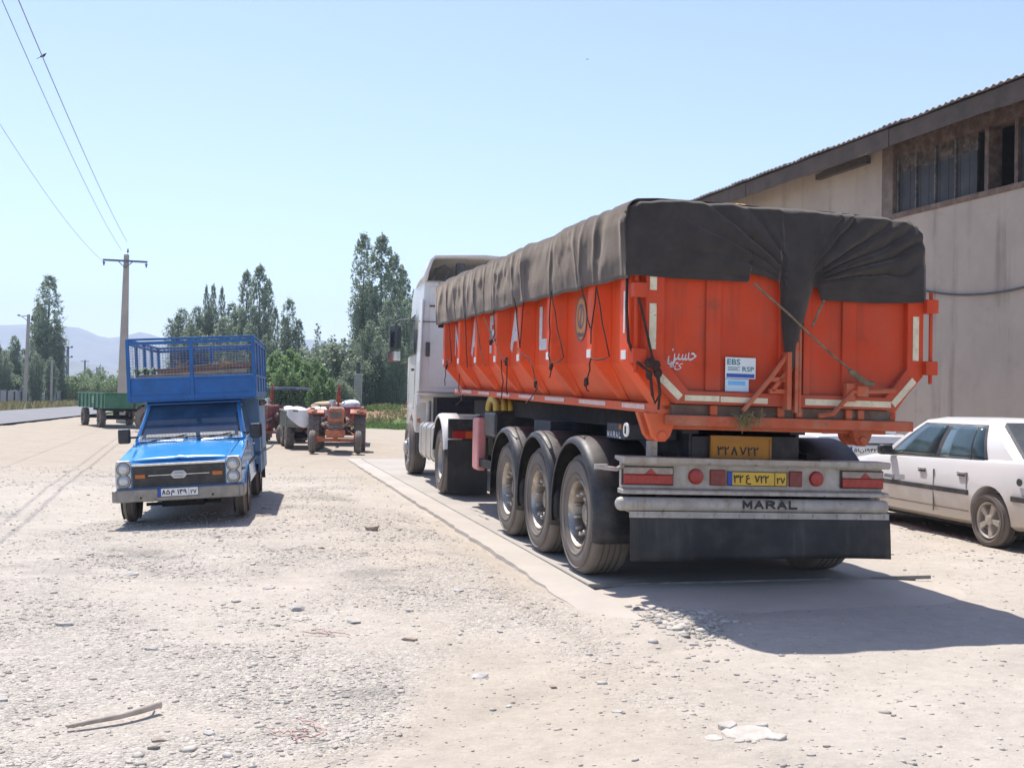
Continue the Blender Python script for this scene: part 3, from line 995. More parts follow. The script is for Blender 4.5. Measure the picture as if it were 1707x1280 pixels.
tree_mesh('sapling', 4, [(0, 0, .1, 0, .25, 4, .42), (.3, .1, .45, .2, .15, 3.2, .4), (-.35, -.1, -.5, 0, .15, 2.9, .42)], 5000, LEAFY, .12, 107, .25, .05, trunk_h=3)
tree_mesh('orchard', 4, [(math.cos(a) * .9, math.sin(a) * .9, math.cos(a) * 1.3, math.sin(a) * 1.3, .5, z, .9) for a, z in ((.3, 3.4), (1.7, 3.9), (3.1, 3.2), (4.4, 3.7), (5.6, 3.1))], 4200, LEAFB, .15, 108, .36, .12, trunk_h=1.6)

_used = set()
def plant_tree(key, px, d, top_py, wid, name, label, cat='tree', group=None, rot=None):
    cr0, tk0, h0 = _crowns[key]
    x = col_at(px, d)
    z0 = float(ground_z(x, d))
    h = z_at(px, top_py, d) - z0
    t_ = thing(name, label, cat, (x, d, z0 - .02), (0, 0, rot if rot is not None else (px * 1.7) % 6.28), group)
    sz = h / h0
    t_.scale = (sz * wid, sz * wid, sz)
    for src in (cr0, tk0):
        if key in _used:
            c = src.copy()
            COL.objects.link(c)
        else:
            c = src
        c.parent = t_
    _used.add(key)
    return t_
PG, MG = 'poplars in the tall clump behind the tractor', 'poplars in the grove behind the pickup rack'
plant_tree('pop_a', 603, 84, 394, .95, 'poplar_tree', 'tallest left spire of the poplar clump behind the tractor', group=PG)
plant_tree('pop_b', 633, 82, 394, 1.05, 'poplar_tree', 'tall narrow poplar second from the left in the clump by the truck cab', group=PG)
plant_tree('pop_b', 655, 84, 426, .95, 'poplar_tree', 'slim poplar on the right shoulder of the tall clump', group=PG)
for px, top, k, w, d in ((668, 450, 'pop_b', .9, 86), (612, 480, 'pop_a', 1.2, 88), (644, 500, 'pop_c', 1.15, 78), (616, 535, 'pop_d', 1.1, 76), (690, 485, 'pop_b', 1.2, 88), (676, 500, 'pop_c', 1.0, 80), (703, 500, 'pop_b', 1.0, 92), (660, 560, 'pop_d', 1.25, 74), (632, 560, 'pop_c', 1.3, 75), (690, 560, 'pop_d', 1.25, 76)):
    plant_tree(k, px, d, top, w, 'poplar_tree', 'leafy poplar filling the tall clump between tractor and truck cab', group=PG)
plant_tree('pop_b', 408, 104, 453, .8, 'poplar_tree', 'slender dark poplar left of the tallest one behind the pickup', group=MG)
plant_tree('pop_b', 430, 102, 444, .95, 'poplar_tree', 'tallest dark poplar rising over the pickup rack corner', group=MG)
plant_tree('pop_b', 445, 103, 468, .65, 'poplar_tree', 'thin dark poplar leaning against the tallest one by the rack', group=MG)
plant_tree('pop_b', 457, 105, 514, .7, 'poplar_tree', 'short slim poplar just right of the rack corner', group=MG)
plant_tree('pop_c', 479, 100, 499, 1.0, 'poplar_tree', 'loose round topped poplar standing alone right of the rack', group=MG)
plant_tree('pop_b', 497, 100, 534, 1.0, 'poplar_tree', 'short poplar leaning beside the loose round topped one', group=MG)
for px, top, k, w, d in ((302, 516, 'pop_d', 1.25, 108), (326, 512, 'pop_d', 1.05, 106), (341, 478, 'pop_b', .42, 106), (353, 476, 'pop_b', .5, 107), (367, 480, 'pop_b', .45, 106), (350, 512, 'pop_d', 1.1, 106), (384, 506, 'pop_d', 1.15, 106), (398, 512, 'pop_c', 1.2, 108), (370, 530, 'pop_d', 1.2, 102), (318, 540, 'pop_d', 1.2, 102), (415, 540, 'pop_d', 1.1, 100), (340, 560, 'pop_d', 1.3, 98), (390, 560, 'pop_d', 1.3, 98), (440, 560, 'pop_d', .9, 98)):
    plant_tree(k, px, d, top, w, 'poplar_tree', 'leafy poplar packed into the grove behind the pickup rack', group=MG)
plant_tree('thin', 530, 86, 541, 1.1, 'young_poplar', 'spindly bare topped young poplar in the gap before the mountains')
plant_tree('thin', 510, 90, 578, .8, 'young_poplar', 'short thin poplar left of the spindly one')
plant_tree('bush', 524, 84, 582, .9, 'leafy_bush', 'green leafy bush at the foot of the spindly young poplar', 'bush')
plant_tree('bush', 578, 80, 574, 1.35, 'willow_bush', 'broad grey green willow bush left of the tall poplar clump', 'bush')
plant_tree('bush', 548, 84, 596, 1.2, 'willow_bush', 'grey green willow bush between the saplings and the broad willow', 'bush')
plant_tree('bush', 598, 74, 600, .95, 'willow_bush', 'dark willow bush behind the concrete gate pillar', 'bush')
plant_tree('bush', 566, 66, 636, 1.3, 'willow_bush', 'low pale willow bush behind the exhaust of the orange tractor', 'bush')
for i, (px, top, w, d) in enumerate(((455, 592, 1.2, 70), (467, 586, 1.3, 72), (478, 598, 1.2, 66), (489, 584, 1.3, 73), (500, 598, 1.2, 67), (512, 606, 1.2, 64), (521, 600, 1.3, 70), (534, 626, 1.1, 62), (541, 612, 1.2, 68), (551, 632, 1.1, 62), (462, 618, 1.2, 60), (484, 622, 1.2, 60), (506, 630, 1.2, 60), (525, 634, 1.1, 59), (448, 600, 1.1, 74), (472, 610, 1.2, 63))):
    plant_tree('sapling', px, d, top, w, 'sapling', 'bright green sapling in the dense row behind the parked tractors', 'sapling', group='bright green saplings behind the tractors')
# left hand group
plant_tree('pop_a', 79, 118, 463, 1.45, 'poplar_tree', 'big broad poplar standing alone at the far left by the road')
plant_tree('pop_b', 62, 119, 506, 1.1, 'poplar_tree', 'lower poplar spire growing against the big broad one')
plant_tree('pop_c', 96, 117, 556, 1.0, 'poplar_tree', 'short leafy poplar on the right foot of the big broad one')
LG = 'roadside trees at the far left'
for px, top, k, w, d in ((22, 560, 'pop_d', 1.0, 104), (50, 566, 'pop_c', 1.0, 112), (38, 582, 'pop_c', 1.1, 108), (6, 584, 'pop_d', 1.1, 100), (60, 590, 'pop_d', 1.2, 100), (-12, 560, 'pop_d', 1.2, 105), (14, 600, 'pop_d', 1.2, 104), (-40, 570, 'pop_d', 1.2, 100), (84, 596, 'pop_d', 1.1, 110), (35, 610, 'bush', 1.3, 104), (8, 622, 'bush', 1.5, 101)):
    plant_tree(k, px, d, top, w, 'roadside_tree', 'bushy green tree behind the grey fence at the far left', group=LG)
OG = 'orchard trees along the far road'
rg = random.Random(3)
for i in range(22):
    px = 100 + i * 9.5 + rg.uniform(-3, 3)
    plant_tree('orchard', px, 130 + rg.uniform(-14, 26), 627 + rg.uniform(-5, 7), 1.15 + rg.uniform(-.1, .2), 'orchard_tree', 'low pale green orchard tree in the row beyond the road', group=OG)
plant_tree('orchard', 154, 170, 612, .9, 'orchard_tree', 'taller round tree sticking out of the far orchard row')
# far tree line that reads as one mass
rgn = np.random.default_rng(77)
cent = []
for i in range(420):
    d = rgn.uniform(230, 420)
    px = rgn.uniform(-300, 1750)
    h = rgn.uniform(3, 6)
    c = np.array([col_at(px, d), d, 0])
    k = 70
    cent.append(c + np.c_[rgn.normal(0, 2.6, k), rgn.normal(0, 2, k), np.abs(rgn.normal(.45, .26, k)) * h])
cent = np.concatenate(cent)
V, Fq = leaves(cent, .75, 5)
o = np_obj('treeline', V, Fq, LEAFB, attr={'shade': np.repeat(rgn.random(len(cent)) * .7, 4)})
tag(o, 'distant belt of trees under the mountains', 'trees', kind='stuff')

# grass
def grass(name, n, xr, yr, dens, h, mat, seed, label):
    rg = np.random.default_rng(seed)
    x = rg.uniform(*xr, n * 3)
    y = rg.uniform(*yr, n * 3)
    k = rg.random(n * 3) < dens(x, y)
    x, y = x[k][:n], y[k][:n]
    n = len(x)
    z = ground_z(x, y)
    a = rg.random(n) * 6.283
    hh = h * rg.uniform(.4, 1.3, n)
    w = .05 * rg.uniform(.6, 1.8, n)
    ln = rg.normal(0, .25, (n, 2)) * hh[:, None]
    c, s = np.cos(a) * w, np.sin(a) * w
    V = np.stack([np.c_[x - c, y - s, z - .02], np.c_[x + c, y + s, z - .02], np.c_[x + c * .3 + ln[:, 0], y + s * .3 + ln[:, 1], z + hh], np.c_[x - c * .3 + ln[:, 0], y - s * .3 + ln[:, 1], z + hh]], 1).reshape(-1, 3)
    o = np_obj(name, V, np.arange(n * 4).reshape(n, 4), mat, attr={'shade': np.repeat(rg.random(n) * .8, 4)})
    tag(o, label, 'grass', kind='stuff')
GRASSM = leaf_mat('grass_blade', (.075, .13, .030), (.17, .25, .07))
DRYM = leaf_mat('dry_grass_blade', (.16, .15, .06), (.34, .29, .15))
grass('grass', 9000, (-12, 6), (45, 60), lambda x, y: sstep(47.5, 50, y + .25 * x + 2 * (fbm(x * .5, y * .5, 81) - .5)) * (1 - sstep(54, 56, y + .25 * x)) * sstep(-12, -9.5, x) * sstep(.35, .55, fbm(x * .8, y * .8, 86)), .10, GRASSM, 1, 'green grass strip at the foot of the earth bank')
grass('grass', 12000, (-14, 8), (60, 82), lambda x, y: sstep(.45, .62, fbm(x * .45, y * .45, 83)), .20, GRASSM, 2, 'rough grass growing on the earth bank under the poplars')
grass('dry_grass', 9000, (-12, 8), (56, 80), lambda x, y: sstep(.40, .6, fbm(x * .4 + 5, y * .4, 88)), .22, DRYM, 7, 'dry grass and weeds over the brown earth bank')
grass('dry_grass', 14000, (-75, -20), (62, 112), lambda x, y: sstep(3.3, 4.2, -((x - RC[0]) * RN[0] + (y - RC[1]) * RN[1])) * (1 - sstep(9, 13, -((x - RC[0]) * RN[0] + (y - RC[1]) * RN[1]))), .45, DRYM, 3, 'dry yellow grass on the verge between road and fence')
grass('dry_grass', 9000, (-30, -12), (70, 120), lambda x, y: sstep(3.6, 5, ((x - RC[0]) * RN[0] + (y - RC[1]) * RN[1])) * sstep(.4, .6, fbm(x * .2, y * .2, 85)), .35, DRYM, 4, 'dry grass in the field behind the green trailer')

# ------------------------------------------------------------------ fence, poles, wires, birds
def rdp(w, s):
    return RC + RN * w + RD * s
rg = random.Random(12)
ft = rdp(-8.5, 8)
fence = thing('board_fence', 'weathered grey board fence on posts along the far side of the road', 'fence', (ft[0], ft[1], 0))
fb = MB()
s = 8.0
while s < 84:
    a, b = rdp(-8.5, s) - ft, rdp(-8.5, s + .30) - ft
    h = 1.40 + rg.uniform(-.07, .07)
    fb.bar((a[0], a[1], .43 + rg.uniform(-.05, .05) + h / 2 - .22), (b[0], b[1], .43 + h / 2 - .22), .03, h - .43)
    s += .315
fb.build('board_panel', FENCEG, fence, smooth=0)
for k in range(30):
    p = rdp(-8.44, 8 + k * 2.6) - ft
    MB().box(p[0] - .06, p[0] + .06, p[1] - .06, p[1] + .06, -.2, 1.30 + rg.uniform(0, .12)).build('post', BROWNW, fence, smooth=0)

def conc_pole(name, label, px, d, top_py, w0, w1, lean=0, mat=CONCP):
    x = col_at(px, d)
    z0 = float(ground_z(x, d))
    h = z_at(px, top_py, d) - z0
    t_ = thing(name, label, 'utility pole', (x, d, z0), (0, lean, 0))
    MB().hexa([(-w0, -w0 * .8, -.4), (w0, -w0 * .8, -.4), (w0, w0 * .8, -.4), (-w0, w0 * .8, -.4), (-w1, -w1 * .8, h), (w1, -w1 * .8, h), (w1, w1 * .8, h), (-w1, w1 * .8, h)]).build('shaft', mat, t_, smooth=0, bev=.02)
    return t_, h
pole, PH = conc_pole('utility_pole', 'tall tapered concrete pole with a steel crossarm behind the pickup', 204.5, 52, 424, .23, .105, rad(.35))
ca = MB()
ca.bar((-1.06, -.16, PH - .30), (1.06, -.16, PH - .36), .09, .09)
ca.bar((-.34, -.16, PH - .34), (0, -.16, PH - .66), .035)
ca.bar((.38, -.16, PH - .36), (0, -.16, PH - .66), .035)
ca.build('crossarm', POLESTEEL, pole, smooth=0)
def insul(p, parent, up=1, r=.05):
    m = MB().lathe([(.012, 0), (.012, .10 * up), (r, .11 * up), (r * 1.1, .16 * up), (r * .5, .2 * up), (r * .8, .24 * up), (.005, .3 * up)], p, 'z', 10)
    m.build('insulator', POLESTEEL, parent, smooth=50)
insul((0.06, 0, PH), pole)
insul((-1.02, -.16, PH - .28), pole, -1, .06)
insul((1.02, -.16, PH - .34), pole, -1, .06)
t_, h = conc_pole('street_pole', 'dark street lamp pole with a short arm by the far roadside trees', 42, 84, 524, .13, .10, rad(1.2))
MB().tube([(0, 0, h - .1), (-.5, -.1, h - .18), (-.62, -.1, h - .12)], .03, 6).build('lamp_arm', POLESTEEL, t_)
MB().ball((-.72, -.1, h - .10), .12, .10, .07).build('lamp_head', POLESTEEL, t_, smooth=60)
MB().tube([(-.45, -.1, h - .2), (0, 0, h - .55), (.5, .1, h - 1.0)], .025, 6).build('brace', POLESTEEL, t_)
t_, h = conc_pole('fence_post', 'pale concrete post with a side arm in front of the big poplar', 86, 92, 601, .09, .08)
MB().bar((0, 0, h - 1.45), (.45, 0, h - 1.45), .05).build('side_arm', CONCP, t_, smooth=0)
t_, h = conc_pole('lattice_pole', 'grey lattice power pole right of the big broad poplar', 112, 150, 577, .22, .14, 0, POLESTEEL)
for k, (x, dz) in enumerate(((.55, -.25), (.55, -1.6), (-.45, -.7))):
    MB().bar((0, 0, h + dz), (x, 0, h + dz + .1), .10).build('bracket', POLESTEEL, t_, smooth=0)
    MB().ball((x, 0, h + dz + .15), .16, n=8, m=6).build('insulator', POLESTEEL, t_, smooth=60)
t_, h = conc_pole('utility_pole', 'small distant power pole above the orchard, left of the pair', 141, 230, 600, .18, .14, 0, POLESTEEL)
MB().bar((-.9, 0, h - .3), (.9, 0, h - .3), .14).build('crossarm', POLESTEEL, t_, smooth=0)
t_, h = conc_pole('utility_pole', 'farthest thin power pole above the orchard beside the pickup rack', 161, 280, 612, .18, .14, 0, POLESTEEL)
MB().bar((-1.2, 0, h - 1.2), (.9, 0, h + .2), .10).build('crossarm', POLESTEEL, t_, smooth=0)
MB().bar((.9, 0, h + .2), (.9, 0, h + .9), .10).build('insulator', POLESTEEL, t_, smooth=0)
# low concrete gate pillar by the trees
px_, d_ = 597, 70
t_ = thing('gate_pillar', 'plain grey concrete pillar standing in front of the dark poplars', 'pillar', (col_at(px_, d_), d_, float(ground_z(col_at(px_, d_), d_))))
MB().box(-.24, .24, -.24, .24, -.3, 2.30).build('shaft', CONCP, t_, smooth=0, bev=.02)
MB().box(-.30, .30, -.30, .30, 2.30, 2.42).build('cap', M('pillar_cap', (.48, .46, .42), .9, var=.1), t_, smooth=0, bev=.015)
MB().box(-.12, .12, -.12, .12, 2.42, 3.15).build('post', CARTRIM, t_, smooth=0)

def wire(a, b, sag, label, r=.011):
    a, b = Vector(a), Vector(b)
    pts = []
    for i in range(41):
        t_ = i / 40
        p = a.lerp(b, t_)
        p.z -= sag * 4 * t_ * (1 - t_)
        pts.append(p)
    o = MB().tube(pts, r, 6).build('power_line', WIRE, None, smooth=60)
    tag(o, label, 'power line')
    return pts
ptop = pole.matrix_basis @ Vector((0.06, 0, PH + .25))
ptop = pole.matrix_basis @ Vector((0.06, 0, PH + .25))
p1 = wire((-18.7, 52, 8.75), (-3.0, 1.0, 7.78), .42, 'thin power line from the pole top with a bird perched on it', .010)
wire((-18.9, 51.9, 8.3), (-3.2, 1.0, 8.02), .586, 'thin power line running just left of the one with the bird', .008)
wire((-19.8, 52, 7.75), (-7.1, 8.0, 8.88), .79, 'lowest thin power line leaving the crossarm towards the left', .007)
def bird(p, s, yaw, pitch, label, spread=False):
    t_ = thing('bird', label, 'bird', p, (0, 0, yaw))
    b = MB()
    g = []
    prof = [(-1.05, .02, .0), (-.7, .10, .0), (-.35, .26, .02), (0, .36, .03), (.35, .34, .08), (.6, .24, .18), (.75, .20, .27), (.92, .17, .30), (1.02, .06, .27), (1.18, .015, .22)]
    for x, r, dz in prof:
        g.append([(x * s, r * s * math.cos(a), (dz + r * math.sin(a)) * s) for a in np.linspace(0, 6.2832, 13)])
    b.sheet(g)
    q = Matrix.Rotation(pitch, 3, 'Y')
    b.build('body', BIRDM, t_, fn=lambda p: q @ p, smooth=60)
    tl = MB().hexa([(-1.9 * s, -.16 * s, -.06 * s), (-.8 * s, -.10 * s, -.06 * s), (-.8 * s, .10 * s, -.06 * s), (-1.9 * s, .16 * s, -.06 * s), (-1.9 * s, -.16 * s, 0), (-.8 * s, -.10 * s, .03 * s), (-.8 * s, .10 * s, .03 * s), (-1.9 * s, .16 * s, 0)])
    tl.build('tail', BIRDM, t_, fn=lambda p: q @ p, smooth=0)
    for sg in (-1, 1):
        if spread:
            w = MB().prism([(.45 * s, .25 * s * sg), (.1 * s, 2.2 * s * sg), (-.25 * s, 2.0 * s * sg), (-.4 * s, .25 * s * sg)], 'z', .12 * s, .17 * s)
        else:
            w = MB().ball((-.15 * s, .27 * s * sg, .06 * s), .72 * s, .11 * s, .22 * s)
        w.build('wing', BIRDM, t_, fn=lambda p: q @ p, smooth=50)
    if not spread:
        MB().tube([(0, .05 * s, -.3 * s), (.05 * s, .05 * s, -.62 * s)], .03 * s, 5).build('leg', BIRDM, t_)
        MB().tube([(0, -.05 * s, -.3 * s), (.05 * s, -.05 * s, -.62 * s)], .03 * s, 5).build('leg', BIRDM, t_)
# where the wire passes the bird's place in the view
def px_of(p):
    d = Vector(p) - Vector((0, 0, CAM_H))
    return 853.5 + F_PX * d.dot(_r) / d.dot(_f), 640 - F_PX * d.dot(_u) / d.dot(_f)

best = min(p1, key=lambda p: abs(px_of(p)[0] - 72))
i_ = p1.index(best)
q_ = p1[i_ - 1] if px_of(best)[0] > 72 else p1[i_ + 1]
a_, b_ = px_of(best)[0], px_of(q_)[0]
pb_ = best.lerp(q_, (72 - a_) / (b_ - a_) if a_ != b_ else 0)
bird(pb_ + Vector((0, 0, .048)), .068, rad(12), rad(-28), 'dark bird perched on the power line')
bird((col_at(970, 45), 45, z_at(970, 97, 45)), .045, rad(40), 0, 'tiny bird flying high in the open sky', True)

# ------------------------------------------------------------------ warehouse
BA = rad(16.6)
wh = thing('warehouse', 'tall plastered warehouse with corrugated roof and dark upper windows beside the truck', 'warehouse', (9.415, 20, 0), (0, 0, BA))
PLASTER = M('grey_plaster', (.44, .36, .29), .95, var=.10, scale=.55, dust=.35, dustcol=(.44, .37, .31), stain=.5, streak=(.85, (.25, .20, .16), 2.6), low=(1.3, -.1, .45), staincol=(.29, .235, .19), bump=.5, bscale=6)
SOFFIT = M('weathered_soffit', (.075, .062, .055), .9, var=.2, scale=2, dust=.4, dustcol=(.15, .13, .12))
ROOFM = M('corrugated_roof', (.20, .19, .20), .6, var=.15, scale=1.2, dust=.4, dustcol=(.30, .27, .25), metal=.2)
PANELM = M('dusty_window_sheet', (.036, .033, .033), .6, var=.25, scale=1.2, dust=.5, dustcol=(.075, .068, .066))
wl = MB()
wl.box(0, .4, -13, 17, -.3, 5.62)                     # lower wall
wl.box(0, .4, 4.26, 17, 5.62, 7.36)                    # upper wall beyond the windows
wl.box(.4, 14, 16.6, 17, -.3, 7.3)                     # far end wall
wl.box(13.6, 14, -13, 16.6, -.3, 7.3)
wl.box(.4, 13.6, -13, -12.6, -.3, 7.3)
wl.build('wall', PLASTER, wh, smooth=0)
MB().box(-.012, .38, 3.87, 4.258, 5.622, 7.35).build('pillar', M('brown_pillar', (.16, .115, .09), .85, var=.15, scale=2, dust=.3), wh, smooth=0)
MB().box(-.03, .35, -12.9, 3.868, 5.622, 5.73).build('sill', M('brown_sill', (.15, .09, .06), .8, var=.2, scale=3, dust=.3), wh, smooth=0)
lint = MB().box(.05, .38, -12.9, 3.868, 6.98, 7.35)
lint.build('lintel', BROWNW, wh, smooth=0)
y = 3.80
rg = random.Random(4)
k = 0
while y > -12:
    if abs(y - .95) < .45:
        y = .24
        continue
    w = .62
    top = 6.62 if y > 1.2 else 6.8
    f = MB()
    f.box(.10, .14, y - w + .02, y - .02, 5.731, top)
    for q in range(2):
        yy = y - .10 - q * .27
        f.box(.094, .101, yy - .02, yy, 5.74, top - .01)
    f.build('window_panel', PANELM, wh, smooth=0)
    f2 = MB().box(.11, .15, y - w + .02, y - .02, top + .002, 6.979)
    f2.build('upper_board', M('dark_brown_board', (.055, .036, .03), .85, var=.2, scale=3, dust=.3), wh, smooth=0)
    MB().box(.06, .20, y - .019, y + .019, 5.731, 6.978).build('mullion', M('grey_mullion', (.065, .058, .055), .7, var=.2, dust=.4), wh, smooth=0)
    y -= w + .0
    k += 1
MB().box(.04, .36, .955, 1.06, 5.731, 6.978).build('jamb', BROWNW, wh, smooth=0)
MB().box(.04, .36, .17, .262, 5.731, 6.978).build('jamb', BROWNW, wh, smooth=0)
MB().box(1.5, 1.55, -.6, 1.9, 5.5, 7.3).build('dark_room', M('dark_interior_board', (.035, .022, .017), .9, var=.2), wh, smooth=0)
MB().box(-.14, -.002, 4.7, 6.75, 7.02, 7.15).build('beam', SOFFIT, wh, smooth=0)
# soffit and fascia
sf = MB()
sf.hexa([(-.68, -13.3, 7.16), (.0, -13.3, 7.36), (.0, 17.3, 7.36), (-.68, 17.3, 7.16), (-.68, -13.3, 7.20), (.0, -13.3, 7.40), (.0, 17.3, 7.40), (-.68, 17.3, 7.20)])
sf.build('soffit', SOFFIT, wh, smooth=0)
fa = MB()
yy = -13.3
while yy < 17:
    L_ = rg.uniform(2.2, 3.4)
    fa.box(-.72 + rg.uniform(-.012, .012), -.69, yy, min(17.3, yy + L_) - .01, 6.99 + rg.uniform(-.02, .02), 7.36)
    yy += L_
fa.build('fascia', M('fascia_board', (.085, .062, .048), .85, var=.2, scale=1.5, dust=.4, dustcol=(.15, .115, .09)), wh, smooth=0)
rf = MB()
yy = -13.4
while yy < 17.3:
    w = .74
    n = 28
    ex = -.80 + rg.uniform(-.03, .03)
    lift = rg.uniform(0, .018)
    r1, r2 = [], []
    for i in range(n + 1):
        y_ = yy + w * i / n
        zc = 7.40 + lift + .022 * math.sin(y_ * 2 * math.pi / .19)
        r1.append((ex, y_, zc))
        r2.append((6.9, y_, zc + 2.05))
    rf.sheet([r1, r2])
    yy += w - .08
rf.build('roof', ROOFM, wh, smooth=60, thick=.012)
rb_ = MB().sheet([[(6.85, -13.4, 9.43), (6.85, 17.3, 9.43)], [(14.8, -13.4, 7.3), (14.8, 17.3, 7.3)]])
rb_.build('rear_roof', ROOFM, wh, smooth=0, thick=.02)
cb = MB()
pts = []
for i in range(61):
    y_ = 5.6 - 9.8 * i / 60
    pts.append((-.045, y_, 3.72 + .056 * (y_ - .7) ** 2))
cb.tube(pts, .022, 7)
tag(cb.build('wall_cable', M('cable_sheath', (.07, .07, .075), .6), None, smooth=60), 'dark cable sagging along the plastered warehouse wall', 'cable')
cabo = [o for o in SC.objects if o.name == 'wall_cable'][0]
cabo.location, cabo.rotation_euler = (9.415, 20, 0), (0, 0, BA)

# ------------------------------------------------------------------ the orange tipper trailer
TH = rad(13.7)
TLOC = (1.787, 9.815, .018)
tr = thing('tipper_trailer', 'orange tipping semi trailer with white letters and three axles on the weighbridge', 'trailer', TLOC, (0, 0, TH))
def T(p):
    return Vector((p.x if p.x < 0 else p.x * .957, p.y, p.z + .018 * (p.y + 1.45) - .014 * p.x))
NOSE = 6.95
body = MB()
sec = [(-1.13, 2.60), (-1.13, 1.80), (-.93, 1.49), (.93, 1.49), (1.13, 1.80), (1.13, 2.60)]
body.prism(sec, 'y', -1.42, NOSE)
# pressed panels bow in a little between the ribs
body.build('dump_body', ORANGE, tr, T, smooth=0, bev=.015)
RIBS = [6.60, 5.44, 4.30, 3.17, 2.05, .87, -.42]
def rib(mb, y, sg, w0=.15, w1=.075):
    """trapezium rib down the side, turning in under the knee to a point on the rail"""
    o, i = 1.275 * sg, 1.125 * sg
    rings = [[(i, y - w0, 2.60), (o, y - w1, 2.60), (o, y + w1, 2.60), (i, y + w0, 2.60)],
             [(i, y - w0, 1.80), (o, y - w1, 1.82), (o, y + w1, 1.82), (i, y + w0, 1.80)],
             [(.935 * sg, y - w0 * .55, 1.492), (.985 * sg, y - w1 * .4, 1.495), (.985 * sg, y + w1 * .4, 1.495), (.935 * sg, y + w0 * .55, 1.492)]]
    mb.add([p for r in rings for p in r], [(0, 1, 5, 4), (1, 2, 6, 5), (2, 3, 7, 6), (4, 5, 9, 8), (5, 6, 10, 9), (6, 7, 11, 10), (0, 3, 2, 1), (8, 9, 10, 11), (3, 0, 4, 7), (7, 4, 8, 11)])
for y in RIBS:
    for sg in (-1, 1):
        m = MB()
        rib(m, y, sg)
        r_ = m.build('rib', ORANGE, tr, T, smooth=0, bev=.012)
        q = MB().box(sg * 1.2765, sg * 1.284, y - .052, y + .052, 1.845, 1.915) if sg > 0 else MB().box(-1.284, -1.2765, y - .052, y + .052, 1.845, 1.915)
        q.build('reflector', WHITETAPE, r_, T, smooth=0)
# corner posts
for sg in (-1, 1):
    m = MB()
    a, b = sorted((sg * 1.10, sg * 1.285))
    m.box(a, b, -1.42, -1.20, 1.80, 2.60 if sg < 0 else 2.40)
    m.prism([(sg * 1.285, 1.80), (sg * 1.10, 1.80), (sg * .90, 1.44), (sg * 1.0, 1.44)], 'y', -1.42, -1.20)
    p_ = m.build('corner_post', ORANGE, tr, T, smooth=0, bev=.012)
    MB().box(min(sg * 1.2865, sg * 1.292), max(sg * 1.2865, sg * 1.292), -1.37, -1.26, 1.82, 1.89).build('reflector', WHITETAPE, p_, T, smooth=0)
    MB().box(min(sg * 1.2865, sg * 1.290), max(sg * 1.2865, sg * 1.290), -1.335, -1.30, 2.02, 2.34).build('marker_strip', M('scuffed_white_strip', (.72, .66, .62), .6, var=.1, scale=30, stain=.9, staincol=(.5, .1, .05)), p_, T, smooth=0)
# bottom rail with pale tapes
ra = MB()
for sg in (-1, 1):
    a, b = sorted((sg * .90, sg * 1.035))
    ra.box(a, b, -1.42, NOSE, 1.415, 1.488)
ra.build('side_rail', ORANGE, tr, T, smooth=0, bev=.008)
ed_ = [NOSE] + RIBS + [-1.3]
for i in range(len(ed_) - 1):
    c = (ed_[i] + ed_[i + 1]) / 2
    w = abs(ed_[i] - ed_[i + 1]) * .30
    for sg in (-1,):
        MB().hexa([(-1.037, c - w, 1.440), (-1.041, c - w, 1.440), (-1.041, c + w, 1.440), (-1.037, c + w, 1.440), (-1.037, c - w, 1.478), (-1.041, c - w, 1.478), (-1.041, c + w, 1.478), (-1.037, c + w, 1.478)]).build('reflector', M('pink_white_tape', (.70, .52, .48), .5, var=.1, scale=9, dust=.4, dustcol=(.5, .3, .22)), tr, T, smooth=0)
# lettering on the side panels
for ch, c, z0, z1, w in (('M', 6.02, 2.12, 2.57, .52), ('A', 4.86, 2.08, 2.56, .46), ('R', 3.73, 2.07, 2.545, .46), ('A', 2.62, 2.055, 2.515, .46), ('L', 1.40, 2.025, 2.48, .40)):
    z = (z0 + z1) / 2 - .018 * (c + 1.45) - .014 * 1.17
    c += .0125 * (c + 9.11)
    block(ch, w, WHITEINK, tr, T(Vector((-1.1335, c, z))), (0, -1, -.018), (0, 0, 1), z1 - z0, .25 if ch != 'M' else .2)
# oval emblem on the last panel
em = MB()
c0 = (-1.136, .28, 2.05)
EMBINK = M('emblem_outline', (.12, .13, .17), .5)
EMB = M('emblem_gold', (.62, .24, .045), .5, var=.1, scale=8, dust=.2)
em.add([T(Vector((c0[0], c0[1] + .165 * math.cos(a), 2.235 - .02 + .20 * math.sin(a)))) for a in np.linspace(0, 6.283, 37)[:-1]], [tuple(range(36))])
eo = em.build('emblem', EMB, tr, smooth=0)
def ring(mb, cy, cz, ry, rz, w, x):
    aa = np.linspace(0, 2 * math.pi, 41)
    mb.sheet([[T(Vector((x, cy + (ry - w) * math.cos(a), cz + (rz - w) * math.sin(a)))) for a in aa], [T(Vector((x, cy + ry * math.cos(a), cz + rz * math.sin(a)))) for a in aa]])
m = MB()
ring(m, .28, 2.215, .172, .207, .018, -1.1385)
ring(m, .28, 2.235, .10, .115, .022, -1.1385)
m.sheet([[T(Vector((-1.1385, .28 + .03 * math.sin(t_ * 6) * (1 - t_) - .02, 2.14 + .2 * t_))) for t_ in np.linspace(0, 1, 14)], [T(Vector((-1.1385, .28 + .03 * math.sin(t_ * 6) * (1 - t_) + .015, 2.14 + .2 * t_))) for t_ in np.linspace(0, 1, 14)]])
m.build('emblem_mark', EMBINK, eo, smooth=0)
text('Maral', .16, EMBINK, eo, T(Vector((-1.1390, .28, 2.072))), (0, -1, 0), (0, 0, 1), height=.045)

